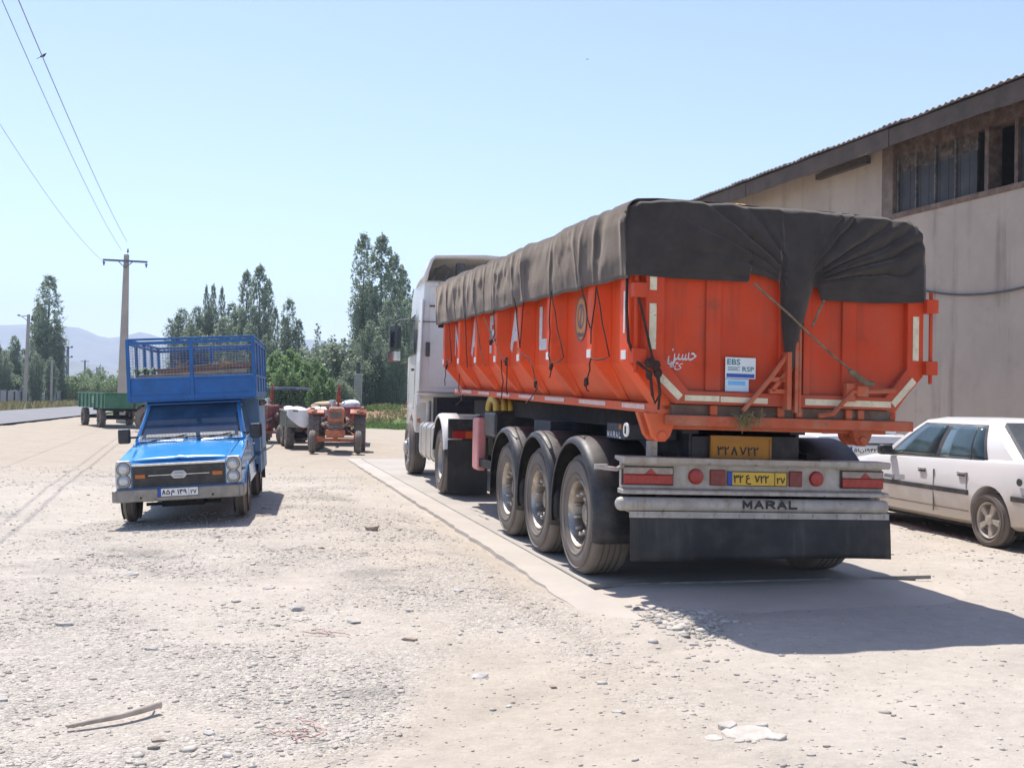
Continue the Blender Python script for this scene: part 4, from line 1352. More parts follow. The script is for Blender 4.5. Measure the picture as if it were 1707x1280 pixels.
# tailgate
tg = MB()
oct_ = [(-1.20, 2.60), (-1.20, 1.775), (-.94, 1.50), (.94, 1.50), (1.20, 1.775), (1.20, 2.60)]
tg.prism(oct_, 'y', -1.49, -1.425)
tgo = tg.build('tailgate', TAILORANGE, tr, T, smooth=0, bev=.01)
fr = MB()
inn = [(-1.05, 2.6), (-1.05, 1.83), (-.85, 1.60), (.85, 1.60), (1.05, 1.83), (1.05, 2.6)]
for i in range(5):
    a, b, c, d = oct_[i], oct_[i + 1], inn[i + 1], inn[i]
    fr.hexa([(a[0], -1.545, a[1]), (b[0], -1.545, b[1]), (c[0], -1.545, c[1]), (d[0], -1.545, d[1]), (a[0], -1.488, a[1]), (b[0], -1.488, b[1]), (c[0], -1.488, c[1]), (d[0], -1.488, d[1])])
fr.build('frame', TAILORANGE, tgo, T, smooth=0, bev=.008)
for x0, x1, dp in ((-.70, -.575, .022), (-.105, -.055, .05), (.105, .165, .05), (.47, .60, .022)):
    MB().box(x0, x1, -1.488 - dp, -1.486, 1.602, 2.6).build('stiffener', TAILORANGE, tgo, T, smooth=0, bev=.006)
def tape(x0, z0, x1, z1, w, y=-1.549):
    a, b = Vector((x0, 0, z0)), Vector((x1, 0, z1))
    d = (b - a).normalized()
    n = Vector((-d.z, 0, d.x)) * w / 2
    P = [a - n, b - n, b + n, a + n]
    mb = MB().hexa([(p.x, y, p.z) for p in P] + [(p.x, y + .0035, p.z) for p in P])
    mb.build('reflective_tape', CREAM, tgo, T, smooth=0)
tape(-1.145, 2.34, -1.145, 2.55, .055)
tape(-1.145, 1.90, -1.145, 2.24, .055)
tape(1.125, 1.90, 1.125, 2.25, .055)
tape(-1.12, 1.735, -.915, 1.545, .055)
tape(1.115, 1.745, .92, 1.545, .055)
tape(-.88, 1.545, -.60, 1.545, .042)
tape(-.59, 1.543, -.20, 1.540, .042)
tape(.12, 1.545, .90, 1.545, .048)
# hinges, gussets
for sg, yb in ((1, -1.60), (-1, -1.56)):
    hg = MB()
    x0, x1 = sorted((sg * 1.19, sg * 1.30))
    for z in (2.28, 1.79):
        hg.box(x0, x1, yb, -1.47, z, z + .11)
    hg.tube([(sg * 1.262, yb + .05, 1.72), (sg * 1.262, yb + .05, 2.45)], .017, 8)
    hg.build('hinge', TAILORANGE, tgo, T, smooth=40, bev=.006)
lk = MB()
lk.tube([(-.42, -1.58, 1.46), (-.21, -1.60, 1.71), (-.01, -1.58, 1.96)], .018, 8)
lk.box(-.20, -.03, -1.585, -1.545, 1.60, 1.635)
lk.box(-.20, -.03, -1.585, -1.545, 1.69, 1.725)
lk.bar((-.18, -1.57, 1.62), (-.05, -1.57, 1.78), .03)
lk.box(-.075, -.04, -1.62, -1.54, 1.48, 1.92)
lk.box(.0, .03, -1.60, -1.55, 1.46, 2.0)
lk.tube([(.05, -1.58, 2.1), (.05, -1.58, 1.44)], .015, 8)
lk.tube([(.22, -1.58, 1.44), (.34, -1.60, 1.46), (.51, -1.61, 1.635), (.90, -1.60, 1.655)], .019, 8)
lk.box(.46, .54, -1.60, -1.545, 1.56, 1.70)
lk.box(.54, .64, -1.63, -1.55, 1.60, 1.68)
lk.build('latch_linkage', RUSTORANGE, tgo, T, smooth=40)
# stickers and the painted words
def plate(name, x0, x1, z0, z1, mat, parent, y, fn=T, dy=.004):
    return MB().box(x0, x1, y, y + dy, z0, z1).build(name, mat, parent, fn, smooth=0)
STK = M('sticker_white', (.74, .76, .78), .5, var=.05, dust=.2)
s1 = plate('sticker', -.540, -.290, 1.705, 1.865, STK, tgo, -1.516)
def ttext(b, w, mat, par, x, z, y=-1.5175, h=None, wt=0.02, **k):
    return text(b, w, mat, par, T(Vector((x, y, z))), (1, 0, -.014), (0, 0, 1), height=h, weight=wt, **k)
ttext('EBS', .105, TEALINK, s1, -.472, 1.830, h=.042, wt=.012)
ttext('RSP', .095, TEALINK, s1, -.352, 1.778, h=.036, wt=.012)
MB().box(-.530, -.300, -1.5178, -1.5162, 1.712, 1.742).build('blue_band', BLUEINK, s1, T, smooth=0)
for k in range(3):
    MB().box(-.52, -.42 - .02 * (k % 2), -1.5178, -1.5162, 1.765 + k * .011, 1.770 + k * .011).build('print_line', TEALINK, s1, T, smooth=0)
s2 = plate('sticker', -.540, -.345, 1.605, 1.700, M('sticker_sky', (.50, .66, .80), .5, var=.06, dust=.2), tgo, -1.516)
MB().box(-.515, -.375, -1.5178, -1.5162, 1.655, 1.685).build('print_band', SKYINK, s2, T, smooth=0)
ttext('\uFEE6\uFEF4\uFEB4\uFEA3', .235, WHITEINK, tgo, -.885, 1.850, y=-1.4925, h=.125, wt=.0, shear=.35, bold=.004)
ttext('\uFEFB\uFEFB\u0649', .16, WHITEINK, tgo, -.955, 1.790, y=-1.4925, h=.075, wt=.0, shear=.35, bold=.004)

# rear cross beam and brackets
bm_ = MB()
bm_.box(-.99, 1.13, -1.53, -1.40, 1.335, 1.415)
bm_.build('rear_beam', RUSTORANGE, tr, T, smooth=0, bev=.01)
MB().box(-.95, .95, -1.47, -1.36, 1.416, 1.492).build('sill_beam', BROWNW, tr, T, smooth=0)
for k, x in enumerate((-.62, -.06, .1, .66, .55)):
    MB().box(x - .03, x + .03, -1.50, -1.40, 1.418, 1.495).build('clamp', RUSTORANGE, tr, T, smooth=0, bev=.006)
MB().box(-.80, .80, -.70, 6.6, 1.292, 1.486).build('subframe', DARKGAP, tr, smooth=0)
for sg, mt in ((-1, ORANGE), (1, RUSTORANGE)):
    x = sg * (1.0 if sg < 0 else .74)
    m = MB().prism([(x - .13, 1.42), (x + .13, 1.42), (x + .07, 1.25), (x + .03, 1.205), (x - .03, 1.205), (x - .07, 1.25)], 'y', -1.40, -1.33)
    m.prism([(x - .13, 1.42), (x + .13, 1.42), (x + .07, 1.25), (x + .03, 1.205), (x - .03, 1.205), (x - .07, 1.25)], 'y', -1.22, -1.15)
    m.cyl((x, -1.42, 1.25), .035, .29, 'y', 14)
    m.build('pivot_bracket', mt, tr, T, smooth=40, bev=.006)
MB().box(-1.04, .98, -1.36, -1.10, 1.30, 1.336).build('hinge_beam', RUSTORANGE, tr, T, smooth=0)
m = MB().cyl((-1.215, -1.18, 1.30), .055, .012, 'x', 20)
tgd = m.build('speed_disc', M('disc_white', (.72, .70, .66), .5, var=.08, stain=.4), tr, smooth=40)
MB().box(-1.219, -1.2155, -1.195, -1.165, 1.27, 1.33).build('disc_mark', INK, tgd, smooth=0)

# chassis
ch = MB()
for sg in (-1, 1):
    a, b = sorted((sg * .42, sg * .56))
    ch.box(a, b, -.75, 7.6, 1.26, 1.29)
    ch.box(a, b, -.75, 7.6, .93, .96)
    c = sg * .49
    ch.box(c - .012, c + .012, -.75, 7.6, .955, 1.265)
for y in (-.7, .65, 2.0, 3.3, 4.6, 6.0, 7.3):
    ch.box(-.48, .48, y - .06, y + .06, 1.0, 1.24)
ch.build('chassis', CHASSIS, tr, smooth=0)
ax = MB()
for y in (0, 1.317, 2.634):
    ax.tube([(-.95, y, .53), (.95, y, .53)], .075, 12)
    for sg in (-1, 1):
        ax.box(sg * .62 - .06, sg * .62 + .06, y - .5, y + .5, .62, .70)
        ax.box(sg * .62 - .09, sg * .62 + .09, y + .35, y + .58, .66, 1.0)
        ax.tube([(sg * .62, y - .12, .66), (sg * .62, y - .12, .95)], .12, 12)
        ax.tube([(sg * .80, y, .53), (sg * .62, y, .53)], .20, 16)
ax.build('axle', DARKGAP, tr, smooth=40)
uc = MB()
uc.box(-.42, .42, -.55, 3.2, .72, .93)  # no tank: dark block added between the axles to stop light underneath
uc.tube([(-.3, 3.4, .85), (-.3, 4.6, .85)], .18, 14)
uc.tube([(.3, 3.4, .85), (.3, 4.6, .85)], .18, 14)
uc.box(-.75, .75, 3.25, 3.4, .55, 1.2)
uc.build('air_tank', DARKGAP, tr, smooth=40)
MB().box(-1.02, -.56, -.62, -.16, 1.20, 1.33).build('side_panel', CHASSIS, tr, smooth=0, bev=.006)
sp_ = [o for o in tr.children if o.name.startswith('side_panel')][0]
block('MARAL', .36, WHITEINK, sp_, (-1.0225, -.36, 1.235), (0, -1, 0), (0, 0, 1), .055, .24)
MB().box(-1.03, -1.022, -.56, -.50, 1.285, 1.325).build('side_marker', AMBER, tr, smooth=0)
MB().box(-1.05, -.66, 1.55, 2.2, 1.0, 1.30).build('valve_box', CHASSIS, tr, smooth=0, bev=.01)

# wheels
def tyre_prof(R, w, rim_r, grooves=4):
    p = [(rim_r, .025), (rim_r + .02, .004), (rim_r + .08, -.012), (R - .075, -.006), (R - .035, .012), (R - .012, .028), (R, .052)]
    for k in range(grooves):
        c = .052 + (w - .104) * (k + 1) / (grooves + 1)
        p += [(R, c - .009), (R - .014, c - .005), (R - .014, c + .005), (R, c + .009)]
    p += [(R, w - .052), (R - .012, w - .028), (R - .035, w - .012), (R - .075, w + .006), (rim_r + .08, w + .012), (rim_r + .02, w - .004), (rim_r, w - .025)]
    return p
def tyre_me(R, w, rim_r, mat, n=56):
    mb = MB().lathe(tyre_prof(R, w, rim_r), n=n)
    for rr in (rim_r + .055, R - .055):
        mb.lathe([(rr - .006, -.004), (rr, -.016), (rr + .006, -.004)], n=n)
    return mb
def trailer_rim():
    mb = MB().lathe([(.292, .10), (.300, .022), (.290, .012), (.281, .030), (.268, .055), (.262, .20), (.225, .235), (.205, .225), (.150, .222), (.142, .215), (.138, .12), (.130, .10), (.085, .092), (.08, .075), (.0005, .070)], n=48)
    for k in range(10):
        a = 2 * math.pi * k / 10 + .2
        mb.lathe([(.017, .23), (.017, .10), (.023, .095), (.023, .045), (.014, .03), (.0005, .028)], (0, .180 * math.cos(a), .180 * math.sin(a)), 'x', 8)
    return mb
def put_wheel(parent, rim_mb, tyre_mb, rim_mat, spots, name='wheel'):
    first = None
    for x, y, z, rz in spots:
        if first is None:
            w = rim_mb.build(name, rim_mat, parent, smooth=35)
            t_ = tyre_mb.build('tyre', RUBBER, w, smooth=35)
            first = (w, t_)
        else:
            w = first[0].copy()
            COL.objects.link(w)
            t_ = first[1].copy()
            COL.objects.link(t_)
            t_.parent = w
            w.parent = parent
        w.location = (x, y, z)
        w.rotation_euler = (0.37 * (y + x), 0, rz) if rz == 0 else (-.5 * y, 0, rz)
put_wheel(tr, trailer_rim(), tyre_me(.525, .36, .298, RUBBER), RIMCHROME,
          [(sg * 1.235, y, .525, 0 if sg < 0 else math.pi) for sg in (-1, 1) for y in (0, 1.317, 2.634)])
# mudguards
def guard(R, cy, cz, x0, x1, a0, a1, lip=.028):
    mb = MB()
    aa = np.linspace(rad(a0), rad(a1), 30)
    sg = -1 if x0 < 0 else 1
    prof = [(x1, R), (x0 + sg * -.06, R), (x0 + sg * -.02, R - .012), (x0, R - .035), (x0 + sg * .004, R - .06)]
    mb.sheet([[(x, cy + (r) * math.cos(a), cz + r * math.sin(a)) for x, r in prof] for a in aa])
    return mb
for sg in (-1, 1):
    for y in (0, 1.317, 2.634):
        guard(.675, y, .53, sg * 1.285, sg * .74, -12, 196).build('mudguard', BLACKPL, tr, smooth=50, thick=.012)
# tool box and side items
tb = MB()
tb.box(-1.04, -.46, 4.15, 4.80, 1.03, 1.345)
tb.build('tool_box', BLACKPL, tr, smooth=0, bev=.03)
sgm = MB().prism([(-1.10, .60), (-1.08, .56), (-1.0, .56), (-.985, .60), (-.985, 1.22), (-1.0, 1.26), (-1.08, 1.26), (-1.10, 1.22)], 'y', 4.9, 5.25)
sgm.build('side_guard', PINKRED, tr, smooth=0, bev=.02)
sb = MB()
sb.box(-1.08, -1.0, 3.1, 4.9, .62, .72)
sb.box(-.62, -.5, 4.6, 4.75, .35, 1.0)
sb.box(.5, .62, 4.6, 4.75, .35, 1.0)
sb.build('landing_leg', DARKGAP, tr, smooth=0)
MB().tube([(-1.02, 4.1, 1.02), (-1.04, 4.0, .8), (-1.05, 3.75, .62), (-1.04, 3.5, .60), (-1.02, 3.3, .5)], .012, 7).build('air_hose', OLIVEROPE, tr, smooth=60)
yh = thing('hose_bundle', 'bundle of yellow ribbed hose stuffed on top of the black tool box', 'hose', TLOC, (0, 0, TH))
for k in range(7):
    x = -1.0 + k * .085
    pts = [(x + .01 * math.sin(k), 4.47 + .24 * math.cos(a) * (1 + .05 * (k % 3)), 1.345 + (.175 + .02 * (k % 2)) * math.sin(a) ** .8) for a in np.linspace(.05, math.pi - .05, 12)]
    MB().tube(pts, .046, 8).build('hose_loop', YELLOW, yh, smooth=60)

# rear bumper
def B(p):
    return Vector((p.x, p.y, p.z - .018 * p.x))
rbm = MB()
rbm.box(-1.12, 1.24, -.85, -.78, .80, 1.035)
rbm.prism([(-.95, 1.06), (-.72, 1.06), (-.72, 1.03), (-.93, 1.00), (-.95, 1.02)], 'x', -1.14, 1.26)
rbm.prism([(-.93, .760), (-.80, .760), (-.80, .80), (-.91, .80), (-.93, .79)], 'x', -1.14, 1.26)
rbo = rbm.build('rear_bumper', DIRTYWHITE, tr, B, smooth=0, bev=.006)
tub = MB()
tub.lathe([(.0005, 0), (.03, .006), (.048, .02), (.056, .045), (.056, 2.40), (.052, 2.43), (.0005, 2.44)], (-1.19, -.90, .680), 'x', 24)
tubo = tub.build('bumper_tube', DIRTYWHITE, tr, B, smooth=40)
ang = MB()
ang.box(-1.08, 1.26, -.93, -.925, .572, .622)
ang.box(-1.08, 1.26, -.925, -.84, .615, .622)
for k in range(11):
    ang.cyl((-1.0 + k * .222, -.942, .598), .014, .014, 'y', 8)
ang.build('flap_strip', DIRTYWHITE, tr, B, smooth=0)
block('MARAL', .50, INK, tubo, B(Vector((.14, -.960, .690))), (1, 0, -.018), (0, 0, 1), .072, .25, .22)
fl = MB()
rows_ = []
for i in range(9):
    z = .60 - .365 * i / 8
    rows_.append([(x + .012 * (i / 8) * (1 if x > 0 else 0), -.915 - .02 * math.sin(i / 8 * 2.4) + .012 * math.sin(x * 5 + i * .4) * (i / 8), z + .012 * math.sin(x * 2.2) * (i / 8)) for x in np.linspace(-1.07, 1.27, 28)])
fl.sheet(rows_)
fl.build('mudflap', FLAPRUB, tr, B, smooth=60, thick=.012)
def lamp(name, x0, x1, z0, z1, mat, y=-.868):
    return MB().box(x0, x1, y, -.848, z0, z1).build(name, mat, tr, B, smooth=0, bev=.006)
for a, b in ((-1.115, -.69), (.845, 1.235)):
    hs = MB().box(a - .012, b + .012, -.862, -.849, .828, .982).build('lamp_housing', BLACKPL, tr, B, smooth=0, bev=.006)
    MB().box(a, b, -.882, -.861, .836, .915).build('lens', REDLENS, hs, B, smooth=0, bev=.008)
    MB().box(a, b, -.880, -.861, .917, .974).build('lens', PALELENS, hs, B, smooth=0, bev=.008)
    c = (a + b) / 2 + .02
    MB().prism([(c - .05, .920), (c + .05, .920), (c, .965)], 'y', -.884, -.8795).build('reflector', REDLENS, hs, B, smooth=0)
for x in (-.483, .61):
    MB().lathe([(.064, 0), (.064, -.02), (.058, -.028), (.03, -.034), (.0005, -.035)], (x, -.85, .905), 'y', 24).build('round_lamp', REDLENS, tr, B, smooth=40)
for a, b in ((-.358, -.222), (.358, .474)):
    lamp('marker_lamp', a, b, .835, .965, M('dark_red_lens', (.20, .012, .012), .3, var=.2, scale=15, dust=.3, dustcol=(.2, .1, .09)), -.872)
np_ = MB().box(-.206, .336, -.862, -.849, .835, .955).build('number_plate', PLATEYEL, tr, B, smooth=0, bev=.004)
MB().box(-.203, -.160, -.8645, -.8615, .838, .952).build('blue_band', PLATEBLUE, np_, B, smooth=0)
fm = MB()
for a, b, c, d in ((-.206, .336, .949, .955), (-.206, .336, .835, .841), (.222, .226, .841, .949), (-.206, -.203, .835, .955), (.333, .336, .835, .955)):
    fm.box(a, b, -.866, -.8615, c, d)
fm.build('plate_border', INK, np_, B, smooth=0)
def btext(b, w, mat, par, x, z, y, h, wt=.02):
    return text(b, w, mat, par, B(Vector((x, y, z))), (1, 0, -.018), (0, 0, 1), height=h, weight=wt)
btext('۳۲', .085, INK, np_, -.105, .893, -.8655, .062, .0)
btext('ع', .045, INK, np_, -.015, .887, -.8655, .075, .0)
btext('۷۲۲', .125, INK, np_, .105, .893, -.8655, .062, .0)
btext('۲۷', .075, INK, np_, .280, .883, -.8655, .050, .0)
op = MB().box(-.33, .22, -.795, -.78, 1.055, 1.245).build('painted_plate', M('old_ochre_plate', (.50, .24, .03), .6, var=.1, scale=6, dust=.35, dustcol=(.3, .16, .05), stain=.4), tr, B, smooth=0)
pb = MB()
for a, b, c, d in ((-.33, .22, 1.225, 1.245), (-.33, -.315, 1.055, 1.225), (.205, .22, 1.055, 1.225)):
    pb.box(a, b, -.806, -.794, c, d)
pb.build('plate_rim', M('ochre_rim', (.42, .19, .02), .6, var=.15, dust=.4), op, B, smooth=0)
btext('۳۲', .105, INK, op, -.215, 1.120, -.7975, .072, .0)
block('\u06f8', .055, INK, op, B(Vector((-.115, -.798, 1.120))), (1, 0, -.018), (0, 0, 1), .072, .2)
btext('۷۲۲', .17, INK, op, .02, 1.120, -.7975, .072, .0)
hk = MB()
hk.tube([(-1.12, -.86, 1.0), (-1.2, -.95, .98), (-1.30, -.96, .99), (-1.36, -.94, 1.0)], .018, 8)
hk.tube([(1.24, -.88, .93), (1.30, -.92, .92), (1.38, -.92, .92)], .016, 8)
hk.box(-1.38, -1.28, -.96, -.92, .98, 1.02)
hk.box(1.30, 1.40, -.94, -.90, .895, .935)
hk.build('bracket_arm', STEEL, tr, smooth=40)
bk = MB()
bk.box(-1.0, .95, -.76, -.60, .95, 1.0)
bk.box(-.75, -.62, -.80, -.6, .55, 1.1)
bk.box(.55, .68, -.80, -.6, .55, 1.1)
bk.build('bumper_carrier', DARKGAP, tr, smooth=0)
MB().box(-.86, -.80, -.80, -.70, 1.03, 1.20).build('bumper_strut', DIRTYWHITE, tr, smooth=0)

# ------------------------------------------------------------------ tarpaulin over the load
tp = thing('tarpaulin', 'dark brown tarpaulin roped over the load of the orange trailer', 'tarpaulin', TLOC, (0, 0, TH))
def sp_interp(pts, n):
    """even samples along a polyline"""
    P = np.array(pts, float)
    d = np.r_[0, np.cumsum(np.linalg.norm(np.diff(P, axis=0), axis=1))]
    tt = np.linspace(0, d[-1], n)
    return np.stack([np.interp(tt, d, P[:, k]) for k in range(P.shape[1])], 1)
NY = 330
ys = np.linspace(-1.50, 7.02, NY)
prof = sp_interp([(-1.315, 2.43), (-1.335, 2.60), (-1.345, 2.85), (-1.33, 2.97), (-1.28, 3.015), (-1.1, 3.03), (-.6, 3.04), (-.2, 3.03), (.3, 3.035), (.8, 3.025), (1.08, 3.005), (1.17, 2.96), (1.215, 2.78), (1.235, 2.55), (1.235, 2.32)], 120)
nrm = np.zeros_like(prof)
dv = np.gradient(prof, axis=0)
nrm[:, 0], nrm[:, 1] = -dv[:, 1], dv[:, 0]
nrm /= np.linalg.norm(nrm, axis=1)[:, None]
U, Vv = np.meshgrid(np.arange(120), ys)
ties = [6.9, 5.95, 4.75, 4.12, 3.6, 3.1, 2.05, 1.65, .62, -.35, -.75, -1.45]
side = np.clip(1 - U / 34.0, 0, 1) + np.clip((U - 92) / 28.0, 0, 1)
ft = U / 30.0
D = .032 * (fbm(Vv * .9, U * .045, 301, 3) - .5) + .022 * (fbm(Vv * 3.6 + U * .09, U * .10, 302, 3) - .5)
rid = 1 - np.abs(2 * fbm(Vv * 2.6 + U * .05, U * .085 - Vv * .5, 311, 3) - 1) * 3
D += .020 * np.clip(rid, 0, 1) ** 2 * sstep(.42, .62, fbm(Vv * .9 + 4, U * .06, 312, 3)) * side
rid2 = 1 - np.abs(2 * fbm(Vv * 5.0 - U * .11, U * .12, 313, 2) - 1) * 3.2
D += .010 * np.clip(rid2, 0, 1) ** 2 * sstep(.45, .65, fbm(Vv * 1.3, U * .07, 314, 3)) * side
# slack folds running down to the ties
for i, y0 in enumerate(ties):
    lean = .9 * math.sin(i * 2.3)
    h = np.clip(1 - U / 40.0, 0, 1)
    yc = y0 + lean * (1 - h) * .55
    w = .035 + .14 * (1 - h)
    D += .020 * np.exp(-((Vv - yc) / w) ** 2) * side * (1 if i % 2 else -1)
    yc2 = y0 - .35 * (1 - h) * (1 + .4 * math.sin(i * 5))
    D += .022 * np.exp(-((Vv - yc2 - .10) / (w * .5)) ** 2) * side
# diagonal creases
cr = Vv * 1.0 + U * .05
D += .018 * np.abs(np.sin(cr * 3.1 + 2.2 * fbm(Vv * .8, U * .03, 305))) ** 3 * sstep(.35, .65, fbm(Vv * .6, U * .03, 306)) * (side > 0)
D += .05 * (fbm(Vv * .8, U * .05, 310, 3) - .5) * np.clip((U - 30) / 20, 0, 1) * np.clip((96 - U) / 20, 0, 1) * 1.2
calm = sstep(-1.5, -.95, Vv) * .9 + .1
D = D * np.where(U > 14, calm, 1)
D = D * (.25 + .75 * sstep(2, 16, U))
for s_ in (-.2, 1.7, 3.6, 5.5):
    D += .006 * np.exp(-((Vv - s_) / .02) ** 2)
PX = prof[U, 0] + nrm[U, 0] * D
PZ = prof[U, 1] + nrm[U, 1] * D
hem = np.clip(1 - U / 12.0, 0, 1)
PZ = PZ + hem * (.030 * (fbm(Vv * 1.3, Vv * 0, 320, 3) - .5) + .006 * np.sin(Vv * 9))
# the hump of the load behind the tailgate, front end sagging slightly
PZ = PZ + np.clip((U - 24) / 14, 0, 1) * np.clip((100 - U) / 14, 0, 1) * (.03 * np.sin(Vv * .9) - .02) * sstep(-1.5, -.8, Vv)
PZ = PZ + .06 * np.clip(U / 26, 0, 1) * np.clip((118 - U) / 20, 0, 1) * np.clip((Vv + 1.2) / 8, 0, 1)
# pinched in at the rear edge
PY = Vv + 0 * U
t_ = np.clip((PY + 1.50) / .12, 0, 1)
V3 = np.stack([PX, PY, PZ], -1).reshape(-1, 3)
V3 = np.array([tuple(T(Vector(p))) for p in V3])
ii = np.arange(NY * 120).reshape(NY, 120)
Fq = np.stack([ii[:-1, :-1], ii[:-1, 1:], ii[1:, 1:], ii[1:, :-1]], -1).reshape(-1, 4)
so = np_obj('top_sheet', V3, Fq, TARP, tp, smooth=True)
md = so.modifiers.new('solid', 'SOLIDIFY')
md.thickness, md.offset = .008, 0
# front end cloth
fe = MB().sheet([[T(Vector((x, 7.02 + .03 * math.sin(x * 7 + z * 3), z))) for x in np.linspace(-1.30, 1.17, 24)] for z in np.linspace(2.40, 3.08, 8)])
fe.build('front_flap', TARP, tp, smooth=60, thick=.008)
# rear cloth gathered into a tail
bx = [(-1.345, 2.445), (-1.0, 2.435), (-.395, 2.440), (-.385, 2.445), (-.375, 2.505), (-.25, 2.488), (-.125, 2.46), (-.112, 2.40), (-.105, 2.26), (-.085, 2.0), (-.055, 1.76), (-.038, 1.74), (-.02, 1.78), (.05, 2.06), (.14, 2.36), (.172, 2.435), (.215, 2.432), (.238, 2.36), (.245, 2.335), (.40, 2.335), (.7, 2.335), (1.0, 2.350), (1.245, 2.370)]
xs = np.unique(np.concatenate([np.linspace(-1.345, 1.245, 156), np.array([b[0] for b in bx])]))
zb = np.interp(xs, [b[0] for b in bx], [b[1] for b in bx])
tx = [-1.345, -1.25, -1.0, -.6, -.2, .2, .7, 1.0, 1.13, 1.245]
tz = [2.93, 3.0, 3.03, 3.03, 3.025, 3.035, 3.02, 3.01, 2.985, 2.78]
zt = np.interp(xs, tx, tz) + .028 * (fbm(xs * 6, xs * 0, 330, 3) - .5)
NV = 70
vv = np.linspace(0, 1, NV)
XX = np.repeat(xs[None], NV, 0)
ZZ = zt[None] + (zb - zt)[None] * vv[:, None]
# fold pattern radiating from the gather
gx, gz = .03, 2.42
ang = np.arctan2(ZZ - gz, np.abs(XX - gx) + .02)
dist = np.hypot(XX - gx, ZZ - gz)
left = XX < gx
wa = ang + .22 * (fbm(ang * 3.1, left * 5.0 + 0 * ang, 345, 3) - .5) + .10 * (fbm(XX * 2.5, ZZ * 2.5, 346, 3) - .5)
ph = np.where(left, wa * 15 + 1.0, wa * 23 + .3)
amp = np.where(left, .013, .027) * (.35 + 1.1 * fbm(ang * 4 + 9 * left, dist * 1.2, 347, 2)) * sstep(.08, .35, dist) * (1 - .55 * sstep(.7, 1.3, dist)) * sstep(-.15, .15, ang) * sstep(1.25, .75, ang)
fold = amp * (np.abs(np.sin(ph + 1.6 * fbm(XX * 1.6, ZZ * 1.6, 341))) ** .7 * 2 - 1)
fold += np.where(left, .006, .008) * np.sin(ph * 2.3 + 2) * np.clip(amp / .012, 0, 1)
bulge = .05 * np.sin(np.clip(vv, 0, 1) * math.pi)[:, None] * np.exp(-((XX - .0) / .9) ** 2)
tailz = np.clip((2.45 - ZZ) / .5, 0, 1) * (np.abs(XX - .03) < .21)
tube_ = .030 * np.cos(np.clip((XX - .03) / .16, -1, 1) * 1.57) * ((np.abs(XX - .03) < .2) * sstep(2.75, 2.45, ZZ))
YY = -1.545 - bulge - fold - .02 * (fbm(XX * 2.2, ZZ * 2.2, 350, 4) - .5) * 2 - tube_ - .012 * np.sin(tailz * 3 + XX * 30) * tailz
YY = YY - .012 * vv[:, None]
roll = np.clip(1 - vv / .05, 0, 1)[:, None]
YY = YY + roll ** 2 * .05
# wrap the outer edges round the corner
edge = sstep(-1.25, -1.345, XX) + sstep(1.18, 1.245, XX)
YY = YY + .06 * edge
V3 = np.array([tuple(T(Vector(p))) for p in np.stack([XX, YY, ZZ], -1).reshape(-1, 3)])
w = len(xs)
ii = np.arange(NV * w).reshape(NV, w)
Fq = np.stack([ii[:-1, :-1], ii[:-1, 1:], ii[1:, 1:], ii[1:, :-1]], -1).reshape(-1, 4)
so = np_obj('rear_flap', V3, Fq, TARP, tp, smooth=True)
md = so.modifiers.new('solid', 'SOLIDIFY')
md.thickness, md.offset = .008, 0
# ropes; (y, z) as they hang on the near side
ROPES = [[(5.97, 2.59), (5.78, 2.28), (5.71, 2.01), (6.04, 2.06), (6.14, 1.91), (6.21, 1.69)], [(4.77, 2.63), (4.69, 2.28), (4.60, 1.91)], [(4.12, 2.61), (3.76, 2.13), (3.47, 1.91)],
         [(3.63, 2.50), (3.02, 2.20), (2.58, 1.96), (2.34, 1.95), (2.35, 1.56)], [(3.10, 2.62), (3.00, 2.28), (3.20, 2.19), (2.98, 2.20)], [(2.06, 2.60), (1.78, 2.05), (1.66, 2.58)],
         [(1.89, 2.05), (1.40, 1.94), (1.29, 1.88), (1.08, 1.63), (1.53, 1.48)], [(0.63, 2.54), (0.67, 2.03), (0.64, 1.87)], [(0.61, 2.50), (0.16, 1.90), (0.64, 1.87), (0.57, 1.83), (0.66, 1.73)],
         [(-0.34, 2.49), (-0.57, 2.12)], [(-0.74, 2.45), (-0.59, 1.99)], [(-0.74, 2.45), (-1.08, 1.87), (-0.61, 1.87), (-0.57, 1.75), (-0.46, 1.68), (-0.56, 1.60)],
         [(2.66, 1.95), (2.54, 1.71), (2.67, 1.46)], [(5.08, 1.84), (5.12, 1.66), (4.87, 1.53), (5.34, 1.42)]]
rg = random.Random(8)
for r_ in ROPES:
    pts = []
    for (a, b), (c, d) in zip(r_[:-1], r_[1:]):
        for k in range(4):
            t_ = k / 4
            pts.append((-1.318 - rg.uniform(0, .012), a + (c - a) * t_ + rg.uniform(-.008, .008), b + (d - b) * t_ - .02 * math.sin(t_ * math.pi)))
    pts.append((-1.318, *r_[-1]))
    m = MB().tube(pts, .0062, 6)
    if len(r_) > 3:
        for k in range(5):
            q = pts[len(pts) * 2 // 3]
            m.ball((q[0], q[1] + rg.uniform(-.03, .03), q[2] + rg.uniform(-.04, .02)), .018, .022, .024, 8, 6)
    m.build('rope', ROPE, tp, smooth=60)
